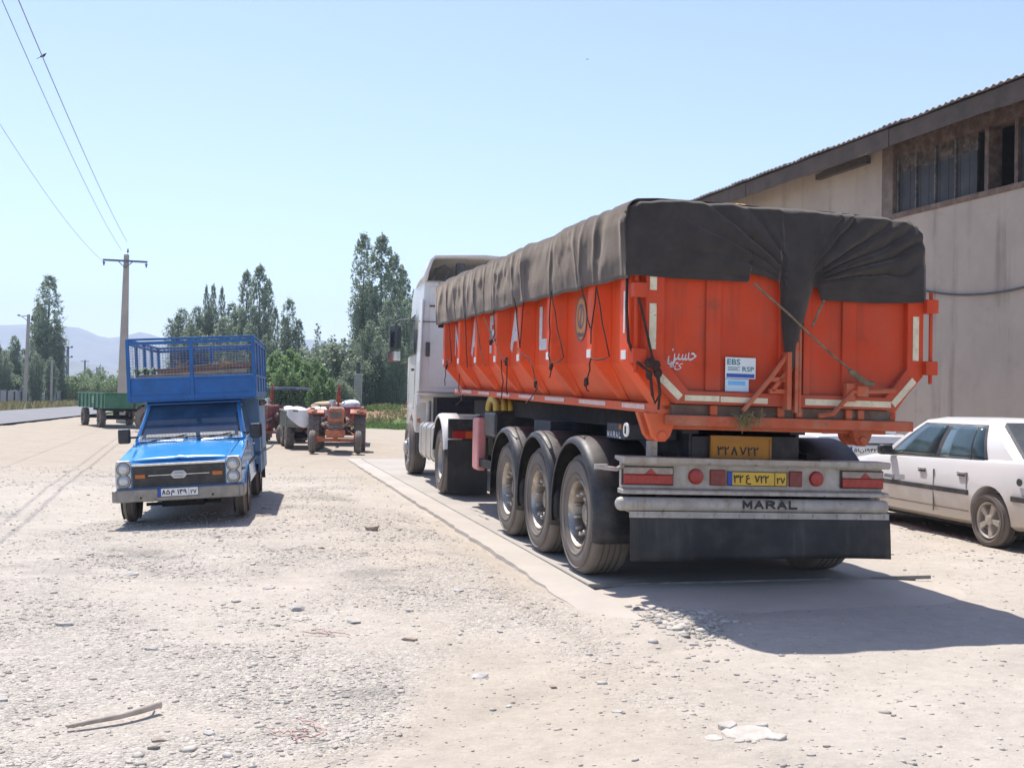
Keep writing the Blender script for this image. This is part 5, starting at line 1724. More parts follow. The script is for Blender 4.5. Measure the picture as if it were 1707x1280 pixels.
for pts, mt, r in (([(-1.30, -1.40, 2.45), (-1.315, -1.44, 2.2), (-1.31, -1.48, 1.95), (-1.27, -1.55, 1.80), (-1.18, -1.60, 1.72), (-1.16, -1.60, 1.56), (-1.13, -1.58, 1.50), (-1.10, -1.60, 1.56), (-1.12, -1.60, 1.74)], ROPE, .012),
                   ([(-1.28, -1.52, 2.4), (-1.22, -1.57, 2.1), (-1.16, -1.58, 1.85), (-1.14, -1.60, 1.76), (-1.10, -1.6, 1.60), (-1.11, -1.6, 1.45)], ROPE, .010),
                   ([(-.36, -1.60, 2.43), (-.1, -1.665, 2.21), (.05, -1.68, 2.08), (.30, -1.63, 1.92), (.49, -1.63, 1.79), (.58, -1.65, 1.70)], OLIVEROPE, .009),
                   ([(.245, -1.60, 2.33), (.16, -1.65, 2.22), (.11, -1.66, 2.12)], OLIVEROPE, .009),
                   ([(.46, -1.64, 1.80), (.54, -1.66, 1.74), (.60, -1.65, 1.71), (.66, -1.66, 1.70)], OLIVEROPE, .024)):
    MB().tube([T(Vector(p)) for p in pts], r, 7).build('rope', mt, tp, smooth=60)
kn = MB()
for k in range(8):
    kn.ball(T(Vector((-1.15 + rg.uniform(-.05, .05), -1.60, 1.76 + rg.uniform(-.06, .05)))), .028, .025, .035, 8, 6)
kn.build('rope_knot', ROPE, tp, smooth=60)
# grain showing through a slack spot on top, straw caught under the tailgate
gl = thing('grain_load', 'golden grain heap just showing over the back edge of the tarpaulin', 'grain', TLOC, (0, 0, TH))
g_ = []
for i in range(9):
    g_.append([T(Vector((-.22 + .19 * i / 8 * math.cos(a) * 1.2, -.95 + .35 * i / 8 * math.sin(a), 3.135 - .14 * (i / 8) ** 2 + .008 * math.sin(7 * a + i)))) for a in np.linspace(0, 6.2832, 25)])
MB().sheet(g_).build('heap', GRAIN, gl, smooth=60)
stt = MB()
for k in range(46):
    x, y = -.36 + rg.gauss(0, .05), -1.55 - rg.uniform(0, .05)
    a = rg.uniform(0, 6.28)
    L_ = rg.uniform(.05, .13)
    stt.tube([T(Vector((x, y, 1.40 + rg.gauss(0, .03)))), T(Vector((x + L_ * math.cos(a), y - .02, 1.39 + L_ * .8 * math.sin(a))))], .0035, 5)
o = stt.build('straw_tuft', M('greenish_straw', (.20, .17, .07), .9, var=.3, scale=30), None, smooth=0)
o.location, o.rotation_euler = TLOC, (0, 0, TH)
tag(o, 'tuft of greenish straw caught under the tailgate of the trailer', 'straw')

# ------------------------------------------------------------------ tractor unit
CH = rad(12.0)
ct = thing('tractor_unit', 'white high roofed tractor unit coupled in front of the orange trailer', 'truck', (.08, 17.35, .018), (0, 0, CH))
cab = MB()
prof = [(3.3, 1.55), (3.3, 3.72), (5.15, 3.78), (5.42, 3.55), (5.72, 2.30), (5.80, 1.9), (5.82, .95), (5.72, .42), (5.2, .40), (5.0, .42)]
arch = [(4.98 - .0, .42)]
for k in range(0, 13):
    a = rad(5 + 150 * k / 12)
    arch.append((4.36 + .66 * math.cos(a), .53 + .66 * math.sin(a)))
poly = prof[:-1] + arch + [(3.72, 1.45)]
cab.prism(poly, 'x', -1.20, 1.20)
def cabfn(p):
    k = 1 - max(0, p.z - 3.0) * .115
    kk = 1 - max(0, p.y - 5.0) * .10
    return Vector((p.x * k * kk, p.y, p.z))
# rebuild with a few heights so the taper bends at the waist
cabo_ = cab.build('cab', CABWHITE, ct, cabfn, smooth=35, bev=.07)
MB().box(-1.0, 1.0, 3.285, 3.299, 1.7, 3.6).build('rear_panel', CABWHITE, ct, smooth=0, bev=.01)
# roof deflector, open at the back
df = MB()
outl = [(-1.10, 3.70), (-1.075, 3.85), (-1.0, 4.08), (-.93, 4.15), (0, 4.19), (.93, 4.15), (1.0, 4.08), (1.075, 3.85), (1.10, 3.70)]
rows_ = []
for y, kz, kx in ((3.05, 1, 1), (3.5, 1, 1), (4.1, .92, .99), (4.7, .68, .97), (5.1, .34, .94), (5.35, .05, .9)):
    rows_.append([(x * kx, y, 3.70 + (z - 3.70) * kz) for x, z in outl])
df.sheet(rows_)
df.build('roof_deflector', CABWHITE, ct, smooth=50, thick=.05)
sn = MB().box(-.52, -.36, 3.1, 3.3, 3.72, 4.05)
sn.build('air_intake', CABTRIM, ct, smooth=0, bev=.015)
MB().tube([(-.95, 3.22, 3.72), (-.9, 3.18, 3.92), (-.75, 3.15, 3.98), (-.6, 3.15, 3.9), (-.75, 3.12, 3.75), (-.62, 3.1, 3.62)], .028, 8).build('air_hose', CABTRIM, ct, smooth=60)
# side fairing edge, seams, handle, strap
for sg in (-1, 1):
    MB().box(min(sg * 1.19, sg * 1.215), max(sg * 1.19, sg * 1.215), 3.05, 3.45, 1.62, 3.35).build('side_fairing', CABWHITE, ct, cabfn, smooth=0, bev=.01)
MB().box(-1.20, .2, 3.270, 3.282, 2.93, 2.945).build('strap', CABTRIM, ct, smooth=0)
MB().box(-1.06, -.98, 3.262, 3.282, 2.28, 2.55).build('vent', CABTRIM, ct, smooth=0, bev=.006)
MB().box(-1.0, -.78, 3.262, 3.282, 3.22, 3.25).build('grab_handle', CABTRIM, ct, smooth=0)
MB().box(-1.20, 1.2, 3.272, 3.284, 1.60, 1.612).build('panel_seam', CABTRIM, ct, smooth=0)
MB().prism([(3.3, 1.36), (3.3, 1.548), (3.9, 1.548)], 'x', -1.2, -1.14).build('lower_trim', CABWHITE, ct, smooth=0)
# windows, door and lamps on the sides and front
for sg in (-1, 1):
    wn_ = MB()
    q = [(3.95, 2.35), (5.45, 2.32), (5.28, 3.08), (3.95, 3.12)]
    a, b = sorted((sg * 1.196, sg * 1.204))
    wn_.prism(q, 'x', a, b)
    wn_.build('side_window', GLASSK, ct, cabfn, smooth=0)
    d = MB()
    a, b = sorted((sg * 1.199, sg * 1.203))
    for y0, y1, z0, z1 in ((3.82, 3.835, 1.3, 3.2), (5.5, 5.515, 1.3, 2.3), (3.82, 5.5, 1.295, 1.31)):
        d.box(a, b, y0, y1, z0, z1)
    d.build('door_seam', CABTRIM, ct, cabfn, smooth=0)
    a, b = sorted((sg * 1.19, sg * 1.235))
    MB().box(a, b, 3.95, 4.12, 2.02, 2.07).build('door_handle', CABTRIM, ct, cabfn, smooth=0, bev=.008)
    a, b = sorted((sg * 1.15, sg * 1.225))
    MB().box(a, b, 5.55, 5.68, 1.33, 1.40).build('indicator', AMBER, ct, cabfn, smooth=0, bev=.01)
    m = MB()
    m.tube([(sg * 1.14, 5.45, 3.12), (sg * 1.33, 5.55, 3.10), (sg * 1.42, 5.55, 3.02)], .02, 8)
    m.tube([(sg * 1.16, 5.55, 2.22), (sg * 1.33, 5.58, 2.20), (sg * 1.40, 5.56, 2.26)], .018, 8)
    mr = m.build('mirror_arm', CABTRIM, ct, smooth=50)
    a, b = sorted((sg * 1.28, sg * 1.53))
    MB().box(a, b, 5.50, 5.63, 2.50, 3.0).build('mirror_shell', CABTRIM, mr, smooth=0, bev=.04)
    MB().box(a + .02, b - .02, 5.492, 5.499, 2.53, 2.97).build('mirror_glass', GLASSK, mr, smooth=0)
    MB().box(a - (.03 if sg < 0 else 0), b, 5.50, 5.63, 2.24, 2.475).build('mirror_shell', CABTRIM, mr, smooth=0, bev=.04)
    MB().box(a + .0, b - .02, 5.492, 5.499, 2.26, 2.455).build('mirror_glass', M('mirror_sky', (.5, .52, .55), .08, metal=.9, var=.1), mr, smooth=0)
MB().prism([(5.735, 2.36), (5.742, 2.36), (5.465, 3.47), (5.458, 3.47)], 'x', -1.05, 1.05).build('windscreen', GLASSK, ct, cabfn, smooth=0)
MB().box(-.9, .9, 5.80, 5.835, 1.0, 1.8).build('front_grille', CABTRIM, ct, smooth=0, bev=.01)
for sg in (-1, 1):
    MB().box(min(sg * .7, sg * 1.1), max(sg * .7, sg * 1.1), 5.79, 5.83, .62, .85).build('headlight', LAMPGLASS, ct, smooth=0, bev=.02)
# chassis and works
cc = MB()
for sg in (-1, 1):
    a, b = sorted((sg * .36, sg * .46))
    cc.box(a, b, -.9, 5.4, .62, .92)
cc.box(-.45, .45, 3.0, 5.2, .5, 1.5)
cc.box(-.9, .9, 2.75, 3.25, .75, 1.52)
cc.tube([(-1.05, 0, .52), (1.05, 0, .52)], .14, 12)
cc.tube([(-1.05, 4.36, .50), (1.05, 4.36, .50)], .09, 12)
cc.box(-.45, .45, -.5, .9, .92, 1.12)
cc.tube([(0, .2, 1.12), (0, .2, 1.27)], .5, 24)
cc.build('chassis', DARKGAP, ct, smooth=40)
for sg in (-1, 1):
    tk = MB()
    x0, x1 = sorted((sg * 1.22, sg * .62))
    tk.prism([(x0 + .06, .44), (x1 - .06, .44), (x1, .52), (x1, 1.0), (x1 - .06, 1.06), (x0 + .06, 1.06), (x0, 1.0), (x0, .52)], 'y', .95, 2.75)
    tko = tk.build('fuel_tank', ALU, ct, smooth=0, bev=.03)
    for y in (1.15, 1.75, 2.4):
        MB().prism([(x0 + .05, .43), (x1 - .05, .43), (x1 + .008, .51), (x1 + .008, 1.01), (x1 - .05, 1.068), (x0 + .05, 1.068), (x0 - .008, 1.01), (x0 - .008, .51)], 'y', y, y + .06).build('tank_strap', STEEL, tko, smooth=0)
for k, (y, z) in enumerate(((3.0, .62), (3.0, .88))):
    MB().lathe([(.0005, 0), (.10, .02), (.12, .06), (.12, .50), (.10, .54), (.0005, .56)], (-1.20, 2.92 + .0, z), 'x', 16).build('air_tank', ALU, ct, smooth=50)
MB().tube([(-1.0, 3.15, .40), (-1.0, 3.15, 1.45)], .05, 10).build('exhaust_stack', STEEL, ct, smooth=60)
MB().box(-1.22, -1.16, 3.05, 3.1, 1.04, 1.12).build('side_marker', AMBER, ct, smooth=0)
steer_rim = MB().lathe([(.292, .10), (.300, .022), (.290, .012), (.276, .03), (.262, .06), (.25, .09), (.20, .02), (.165, -.01), (.13, -.012), (.125, -.05), (.11, -.075), (.06, -.085), (.0005, -.088)], n=40)
for k in range(10):
    a = 2 * math.pi * k / 10
    steer_rim.lathe([(.018, -.005), (.018, -.04), (.0005, -.045)], (0, .147 * math.cos(a), .147 * math.sin(a)), 'x', 8)
    steer_rim.lathe([(.020, .052), (.0005, .050)], (0, .228 * math.cos(a + .3), .228 * math.sin(a + .3)), 'x', 10)
SILVERRIM = M('silver_rim', (.42, .41, .40), .45, metal=.4, var=.15, scale=8, dust=.5)
put_wheel(ct, steer_rim, tyre_me(.525, .31, .298, RUBBER), SILVERRIM, [(-1.235, 4.36, .525, 0), (1.235, 4.36, .525, math.pi)])
drive_rim = MB().lathe([(.292, .10), (.300, .022), (.290, .012), (.278, .03), (.268, .06), (.262, .20), (.22, .235), (.16, .24), (.15, .16), (.14, .10), (.0005, .09)], n=40)
for k in range(10):
    a = 2 * math.pi * k / 10
    drive_rim.lathe([(.016, .24), (.016, .19), (.0005, .185)], (0, .19 * math.cos(a), .19 * math.sin(a)), 'x', 8)
put_wheel(ct, drive_rim, tyre_me(.525, .29, .298, RUBBER), SILVERRIM, [(-1.225, 0, .525, 0), (1.225, 0, .525, math.pi), (-.90, 0, .525, 0), (.90, 0, .525, math.pi)])
for sg in (-1, 1):
    g_ = guard(.70, 0, .55, sg * 1.25, sg * .58, 10, 175)
    g_.build('mudguard', BLACKPL, ct, smooth=50, thick=.014)
    g2 = guard(.716, 0, .55, sg * 1.262, sg * .98, 55, 165)
    g2.build('mudguard_cover', CABWHITE, ct, smooth=50, thick=.012)
    a, b = sorted((sg * 1.22, sg * .60))
    MB().box(a, b, -.76, -.74, .06, .88).build('mudflap', FLAPRUB, ct, smooth=0, bev=.008)
    MB().box(a, b, -.80, -.72, .90, 1.20).build('light_panel', BLACKPL, ct, smooth=0, bev=.01)
    MB().box(a + .06, b - .04, -.83, -.802, .90, 1.02).build('tail_lamp', REDLENS, ct, smooth=0, bev=.01)
    MB().box((a + b) / 2 - .05, (a + b) / 2 + .08, -.835, -.831, .905, 1.015).build('tail_lamp_amber', M('amber_red_lens', (.5, .08, .015), .3), ct, smooth=0)

# ------------------------------------------------------------------ blue pickup (local: y forward, x towards its off side = picture left)
PKZ = 0.0
pk = thing('pickup_truck', 'blue pickup truck with a caged rack over its cab facing the camera', 'pickup truck', (PK[0], PK[1], PKZ), (0, .060, math.pi + PK_YAW))
WBASE = -2.65
lower = MB()
# side outline of the lower body; wheel openings in the outline
def arch_pts(cy, r, z0, cz=.29, n=10):
    a0 = math.asin(max(-1, min(1, (z0 - cz) / r)))
    return [(cy + r * math.cos(a), cz + r * math.sin(a)) for a in np.linspace(a0, math.pi - a0, n)]
def side_poly(pts, arches, z0):
    return pts + [p for cy, r in arches for p in arch_pts(cy, r, z0)]
front = [(-2.02, .36), (-2.02, .92), (-.60, .93), (-.52, .915), (.60, .765), (.66, .745), (.68, .70), (.68, .40), (.62, .33)]
poly = front + arch_pts(0, .355, .33)
lower.prism(poly, 'x', -.765, .765)
def taper(p):
    k = 1 - max(0, (p.y - .3)) * .06 - max(0, .55 - p.z) * .05 - max(0, p.z - .78) * .30
    return Vector((p.x * k, p.y, p.z))
pb_ = lower.build('body', BLUEPAINT, pk, taper, smooth=35, bev=.03)
hood = MB()
g_ = []
for i in range(9):
    y = .655 - 1.19 * i / 8
    z = .752 + .178 * (i / 8) ** .9
    w = .58 + .07 * i / 8
    g_.append([(x * w, y - (.02 * x * x if i == 0 else 0), z + .018 - .022 * abs(x) ** 3 + (.010 * max(0, 1 - abs(x) / .12))) for x in np.linspace(-1, 1, 25)])
hood.sheet(g_)
hood.build('hood', BLUEPAINT, pk, smooth=40, thick=.012)
# cab
cabm = MB().hexa([(-.70, -.50, .92), (.70, -.50, .92), (.70, -2.0, .92), (-.70, -2.0, .92), (-.595, -1.12, 1.41), (.595, -1.12, 1.41), (.595, -1.93, 1.41), (-.595, -1.93, 1.41)])
cabo_ = cabm.build('cab', BLUEPAINT, pk, smooth=35, bev=.045)
def on(p00, p10, p01, p11, u, v, off):
    a = Vector(p00).lerp(Vector(p10), u)
    b = Vector(p01).lerp(Vector(p11), u)
    n = (Vector(p10) - Vector(p00)).cross(Vector(p01) - Vector(p00)).normalized()
    return a.lerp(b, v) + n * off
def pane(name, c, u0, u1, v0, v1, mat, parent, off=.005, th=.006, us=None, nu=1, curve=0):
    P = [on(*c, u, v, off) for u, v in ((u0, v0), (u1, v0), (u1, v1), (u0, v1))]
    Q_ = [on(*c, u, v, off - th) for u, v in ((u0, v0), (u1, v0), (u1, v1), (u0, v1))]
    return MB().hexa([tuple(p) for p in Q_] + [tuple(p) for p in P]).build(name, mat, parent, smooth=0)
FR = ((.70, -.50, .92), (-.70, -.50, .92), (.595, -1.12, 1.41), (-.595, -1.12, 1.41))
ws = pane('windscreen_seal', FR, .045, .955, .09, .955, CARTRIM, pk, .006)
pane('windscreen', FR, .065, .935, .12, .925, GLASSB, pk, .010)
pane('dashboard', FR, .10, .90, .125, .20, M('dash_top', (.10, .12, .14), .5, var=.3, scale=6), ws, .0125, .002)
for sg in (-1, 1):
    SDc = ((sg * .70, -2.0, .92), (sg * .70, -.50, .92), (sg * .595, -1.93, 1.41), (sg * .595, -1.12, 1.41))
    if sg < 0:
        SDc = (SDc[1], SDc[0], SDc[3], SDc[2])
    pane('side_window', SDc, .10, .86, .10, .88, GLASSK, pk, .006)
for x0 in (-.42, .16):
    MB().tube([(x0 + .35, -.485, .945), (x0 + .05, -.52, .985), (x0 - .12, -.575, 1.012)], .007, 6).build('wiper', INK, pk, smooth=50)
MB().box(-.64, .64, -.515, -.47, .925, .945).build('cowl_vent', CARTRIM, pk, smooth=0)
rl = MB().hexa([(-.60, -1.06, 1.395), (.60, -1.06, 1.395), (.60, -1.14, 1.43), (-.60, -1.14, 1.43), (-.60, -1.06, 1.42), (.60, -1.06, 1.42), (.60, -1.14, 1.455), (-.60, -1.14, 1.455)])
rl.build('roof_visor', BLUERACK, pk, smooth=0, bev=.006)
# grille, lamps, chrome
gr_ = MB().box(-.545, .545, .672, .690, .455, .700)
gro = gr_.build('grille', BLACKPL, pk, smooth=0)
for k in range(9):
    MB().box(-.54, .54, .690, .702, .470 + k * .0245, .480 + k * .0245).build('grille_slat', M('grille_slat_black', (.035, .035, .038), .45, dust=.3), gro, smooth=0)
MB().box(-.555, .555, .68, .712, .703, .728).build('chrome_strip', CHROME, pk, smooth=0, bev=.006)
cs = MB()
cs.box(-.36, .36, .703, .710, .588, .596)
cs.build('chrome_bar', CHROME, gro, smooth=0)
for sg in (-1, 1):
    a, b = sorted((sg * .395, sg * .515))
    MB().box(a, b, .700, .712, .562, .610).build('indicator', AMBER, gro, smooth=0, bev=.005)
eb = MB()
hx = [(.105 * math.cos(a) * (1 if abs(math.sin(a)) < .5 else .62), .062 * math.sin(a)) for a in np.linspace(0, 2 * math.pi, 7)[:-1]]
eb.prism([(-.105, .592), (-.06, .640), (.06, .640), (.105, .592), (.06, .544), (-.06, .544)], 'y', .704, .722)
ebo = eb.build('emblem', SILVER, gro, smooth=0, bev=.01)
MB().prism([(-.07, .592), (-.04, .620), (.04, .620), (.07, .592), (.04, .565), (-.04, .565)], 'y', .722, .726).build('emblem_field', M('emblem_grey', (.32, .32, .33), .4), ebo, smooth=0)
MB().box(-.078, .078, .7255, .729, .584, .600).build('emblem_bar', SILVER, ebo, smooth=0)
for sg in (-1, 1):
    c = sg * .645
    hp = MB().prism([(c - .088, .455), (c + .088 - .0, .455), (c + .100, .50), (c + .100, .70), (c + .085, .775), (c - .075, .775), (c - .088, .72)] if sg > 0 else [(c + .088, .455), (c - .088, .455), (c - .100, .50), (c - .100, .70), (c - .085, .775), (c + .075, .775), (c + .088, .72)], 'y', .66, .705)
    hpo = hp.build('headlamp_panel', SILVER, pk, smooth=0, bev=.012)
    for z in (.680, .538):
        h_ = MB().lathe([(.0005, .026), (.025, .025), (.045, .020), (.060, .009), (.063, .0)], (c, .706, z), 'y', 24)
        ho = h_.build('headlight', LAMPGLASS, hpo, smooth=50)
        MB().lathe([(.063, 0), (.064, .014), (.072, .014), (.074, 0)], (c, .704, z), 'y', 24).build('lamp_ring', LAMPRING, hpo, smooth=40)
        MB().lathe([(.074, .0), (.074, .004), (.082, .004), (.082, .0)], (c, .704, z), 'y', 24).build('lamp_gap', INK, hpo, smooth=40)
bp = MB()
bp.box(-.735, .735, .70, .79, .30, .445)
bp.box(-.775, -.70, .40, .79, .305, .44)
bp.box(.70, .775, .40, .79, .305, .44)
bpo = bp.build('front_bumper', BUMPSTEEL, pk, smooth=0, bev=.012)
for x in (-.40, .44):
    MB().cyl((x, .786, .345), .014, .012, 'y', 10).build('bumper_bolt', INK, bpo, smooth=0)
npl = MB().box(-.235, .245, .790, .798, .345, .447).build('number_plate', PLATEWHITE, pk, smooth=0)
MB().box(.204, .242, .7975, .8005, .349, .443).build('blue_band', PLATEBLUE, npl, smooth=0)
MB().box(-.122, -.119, .7975, .8005, .347, .445).build('plate_divider', INK, npl, smooth=0)
mb = MB()
for a, b, c, d in ((-.235, .245, .441, .447), (-.235, .245, .345, .351), (-.235, -.230, .345, .447), (.240, .245, .345, .447)):
    mb.box(a, b, .7975, .801, c, d)
mb.build('plate_border', INK, npl, smooth=0)
def ptext(b, w, x, h, z=.397, par=npl, y=.8012, mat=INK, wt=0):
    return text(b, w, mat, par, (x, y, z), (-1, 0, 0), (0, 0, 1), height=h, weight=wt)
block('\u06f8', .040, INK, npl, (.172, .8012, .397), (-1, 0, 0), (0, 0, 1), .054, .22)
ptext('۵', .042, .122, .052)
ptext('م', .040, .068, .060, .388)
ptext('۱۴۹', .105, -.040, .054)
ptext('۲۷', .070, -.175, .046, .390)
# mirrors
for sg in (-1, 1):
    m = MB().tube([(sg * .68, -.62, 1.0), (sg * .80, -.60, 1.0)], .015, 6)
    mo = m.build('mirror_arm', CARTRIM, pk, smooth=50)
    a, b = sorted((sg * .775, sg * .935))
    MB().box(a, b, -.64, -.57, .925, 1.115).build('mirror_shell', BLACKPL, mo, smooth=0, bev=.028)
# side details: seam, moulding, arch lip, handle
for sg in (-1, 1):
    a, b = sorted((sg * .764, sg * .772))
    m = MB()
    m.box(a, b, -1.90, -.40, .60, .625)
    m.box(a, b, .38, .62, .60, .625)
    m.build('side_moulding', CARTRIM, pk, taper, smooth=0)
    m = MB()
    m.box(a, b - .004 if sg > 0 else b, -.545, -.535, .40, .915)
    m.box(a, b, -1.80, -1.79, .40, .915)
    m.build('door_seam', INK, pk, taper, smooth=0)
    m = MB().box(min(sg * .74, sg * .765), max(sg * .74, sg * .765), -1.72, -1.58, .80, .83)
    m.build('door_handle', CHROME, pk, smooth=0, bev=.005)
    m = MB()
    aa = np.linspace(rad(8), rad(172), 20)
    m.tube([(sg * .765, .36 * math.cos(a), .29 + .36 * math.sin(a)) for a in aa], .012, 6)
    m.build('arch_lip', BLUEPAINT, pk, smooth=60)
# cargo bed
bed = MB()
bed.box(-.78, .78, -3.72, -2.06, .62, .68)
for sg in (-1, 1):
    a, b = sorted((sg * .78, sg * .745))
    bed.prism([(-3.72, .38), (-3.72, 1.42), (-2.06, 1.42), (-2.06, .38)] + [(q[0] + 0, q[1]) for q in reversed(arch_pts(-2.65, .37, .38))][::-1][::-1], 'x', a, b)
bed.box(-.745, .745, -3.72, -3.69, .5, 1.42)
bed.box(-.745, .745, -2.09, -2.06, .5, 1.44)
bed.build('cargo_bed', BLUESIDE, pk, smooth=0)
for sg in (-1, 1):
    cl = MB()
    a, b = sorted((sg * .79, sg * .784))
    for k in range(7):
        y = -2.2 - k * .22
        cl.tube([(sg * .790, y, 1.40), (sg * .795, y - .04, 1.34), (sg * .790, y - .09, 1.335), (sg * .795, y - .12, 1.39)], .012, 6)
    cl.build('scroll_trim', CARTRIM, pk, smooth=50)
    MB().tube([(sg * .78, -3.55, .62), (sg * .86, -3.62, .66), (sg * .90, -3.62, .70)], .015, 6).build('rope_hook', STEEL, pk, smooth=50)
    MB().box(min(sg * .5, sg * .80), max(sg * .5, sg * .80), -3.45, -3.43, .20, .45).build('mudflap', FLAPRUB, pk, smooth=0)
# the rack: rails, posts, sheet band and wire mesh
X0, X1, YF, YR = -.80, .80, -.98, -3.72
Z0, Z1, Z2, Z3 = 1.46, 1.50, 1.745, 2.265
rk = MB()
for z, w in ((Z0 + .035, .07), (Z2, .035), (2.215, .04), (Z3, .03)):
    for y in (YF, YR):
        rk.bar((X0, y, z), (X1, y, z), .035, w)
    for x in (X0, X1):
        rk.bar((x, YF, z), (x, YR, z), .035, w)
for x in (X0, 0.0, X1):
    rk.bar((x, YF, Z0), (x, YF, Z3 if abs(x) > .1 else 2.215), .045)
    rk.bar((x, YR, Z0), (x, YR, Z3), .045)
for y in (-1.65, -2.35, -3.05):
    for x in (X0, X1):
        rk.bar((x, y, Z0), (x, y, Z3), .04)
for x in (-.45, -.15):
    rk.bar((x, -3.70, Z3), (x, -3.70, 2.215), .03)
rk.build('rack_frame', BLUERACK, pk, smooth=0, bev=.004)
sb = MB()
sb.box(X0 + .02, X1 - .02, YF - .006, YF + .006, Z0 + .07, Z2 - .017)
sb.box(X0 + .02, X1 - .02, YR - .006, YR + .006, Z0 + .07, Z2 - .017)
for x in (X0, X1):
    sb.box(x - .006, x + .006, YR + .02, YF - .02, Z0 + .07, Z2 - .017)
sb.build('rack_band', BLUERACK, pk, smooth=0)
fl_ = MB().box(X0, X1, YR, YF, Z0 - .02, Z0 - .002)
fl_.build('rack_floor', BLUERACK, pk, smooth=0)
def meshpanel(name, org, du, dv, nu, nv, r, mat):
    mb = MB()
    o, du, dv = Vector(org), Vector(du), Vector(dv)
    for i in range(nu + 1):
        a = o + du * (i / nu)
        mb.bar(a, a + dv, r)
    for j in range(nv + 1):
        a = o + dv * (j / nv)
        mb.bar(a, a + du, r)
    return mb.build(name, mat, pk, smooth=0)
MESHM = M('mesh_wire', (.26, .29, .33), .5, metal=.3, var=.2, dust=.3)
for x0, x1 in ((X0 + .02, -.02), (.02, X1 - .02)):
    meshpanel('wire_mesh', (x0, YF, Z2 + .02), (x1 - x0, 0, 0), (0, 0, 2.195 - Z2 - .02), 18, 12, .0034, MESHM)
    meshpanel('wire_mesh', (x0, YR, Z2 + .02), (x1 - x0, 0, 0), (0, 0, 2.195 - Z2 - .02), 18, 12, .0034, MESHM)
for x in (X0, X1):
    meshpanel('wire_mesh', (x, YF - .02, Z2 + .02), (0, YR - YF + .04, 0), (0, 0, 2.195 - Z2 - .02), 26, 12, .0034, MESHM)
# a few solid patches of sheet and cloth wired to the rack
rp_ = MB().box(.06, .62, -3.66, -3.64, Z2 + .02, 2.18)
for k in range(5):
    rp_.box(.06, .62, -3.675, -3.655, Z2 + .08 + k * .09, Z2 + .10 + k * .09)
rp_.build('tail_board', M('slate_board', (.07, .085, .12), .7, var=.3, scale=6, dust=.3), pk, smooth=0)
# rear light cluster, underside
un = MB()
un.box(-.55, .55, -3.5, .5, .30, .40)
un.tube([(-.62, 0, .28), (.62, 0, .28)], .05, 8)
un.tube([(-.62, WBASE, .28), (.62, WBASE, .28)], .06, 8)
un.box(-.25, .25, -.6, .45, .20, .32)
un.tube([(-.45, .35, .23), (.45, .35, .23)], .02, 8)
un.build('chassis', DARKGAP, pk, smooth=30)
prim = MB().lathe([(.178, .07), (.185, .012), (.178, .004), (.168, .012), (.155, .05), (.10, .035), (.07, .02), (.055, .0), (.045, -.01), (.0005, -.012)], n=32)
put_wheel(pk, prim, tyre_me(.292, .165, .183, RUBBER, 44), SILVERRIM, [(sg * .765, y, .292, 0 if sg < 0 else math.pi) for sg in (-1, 1) for y in (0, WBASE)])
for o_ in list(pk.children):
    if not o_.name.startswith(('rack', 'wire', 'cargo', 'tail_board', 'scroll', 'rope_hook', 'cab', 'windscreen', 'side_window', 'roof')):
        o_.scale.x = .955
        o_.location.x *= .955
# load in the rack: long planks and straw
rot_pk = pk.rotation_euler.to_matrix()
def on_pk(p):
    return rot_pk @ Vector(p) + Vector(pk.location)
PL = 'planks lying across the pickup rack'
labs = ['long brown plank on top of the load in the pickup rack', 'reddish brown plank under the top one in the pickup rack', 'pale plank lowest at the front of the pickup rack', 'short grey brown plank at the far side of the pickup rack']
for i, (x0, z0, x1, z1, y, w, h) in enumerate(((.72, 1.845, -.74, 1.925, -1.20, .10, .034), (.45, 1.815, -.76, 1.875, -1.12, .09, .045), (.70, 1.78, -.70, 1.81, -1.08, .08, .045), (.2, 1.89, -.70, 1.93, -1.5, .12, .03))):
    a, b = on_pk((x0, y, z0)), on_pk((x1, y, z1))
    o = MB().bar(a, b, w, h).build('plank', [WOODB, M('red_plank', (.17, .085, .06), .85, var=.25, scale=6), M('pale_plank', (.36, .27, .19), .85, var=.25, scale=6), WOODB][i], None, smooth=0, bev=.004)
    tag(o, labs[i], 'plank', PL)
rg = random.Random(9)
for nm, c, sx, n, lab in (('straw_tuft', (-.42, -1.13, 1.90), .10, 34, 'tuft of golden straw caught on the planks at the right of the pickup rack'), ('straw_tuft', (.18, -1.3, 1.94), .05, 14, 'small wisp of straw on the planks near the middle post of the rack')):
    s = MB()
    for k in range(n):
        p = Vector((c[0] + rg.gauss(0, sx), c[1] + rg.gauss(0, .03), c[2] + rg.gauss(0, .022)))
        d = Vector((rg.gauss(0, 1), rg.gauss(0, .4), rg.gauss(0, .5))).normalized() * rg.uniform(.05, .13)
        s.tube([on_pk(p), on_pk(p + d * .5 + Vector((0, 0, .01))), on_pk(p + d)], .003, 5)
    tag(s.build(nm, STRAW, None, smooth=0), lab, 'straw')
gs = MB().sheet([[on_pk((.74 - .26 * i / 8, -1.06 - .10 * j / 4, 1.83 + .035 * math.sin(i * 1.7 + j) + .03 * (j < 3))) for i in range(9)] for j in range(5)])
o = gs.build('green_cloth', M('green_cloth', (.14, .20, .10), .9, var=.2, scale=12), None, smooth=60, thick=.01)
tag(o, 'crumpled green cloth at the left end of the planks in the rack', 'cloth')

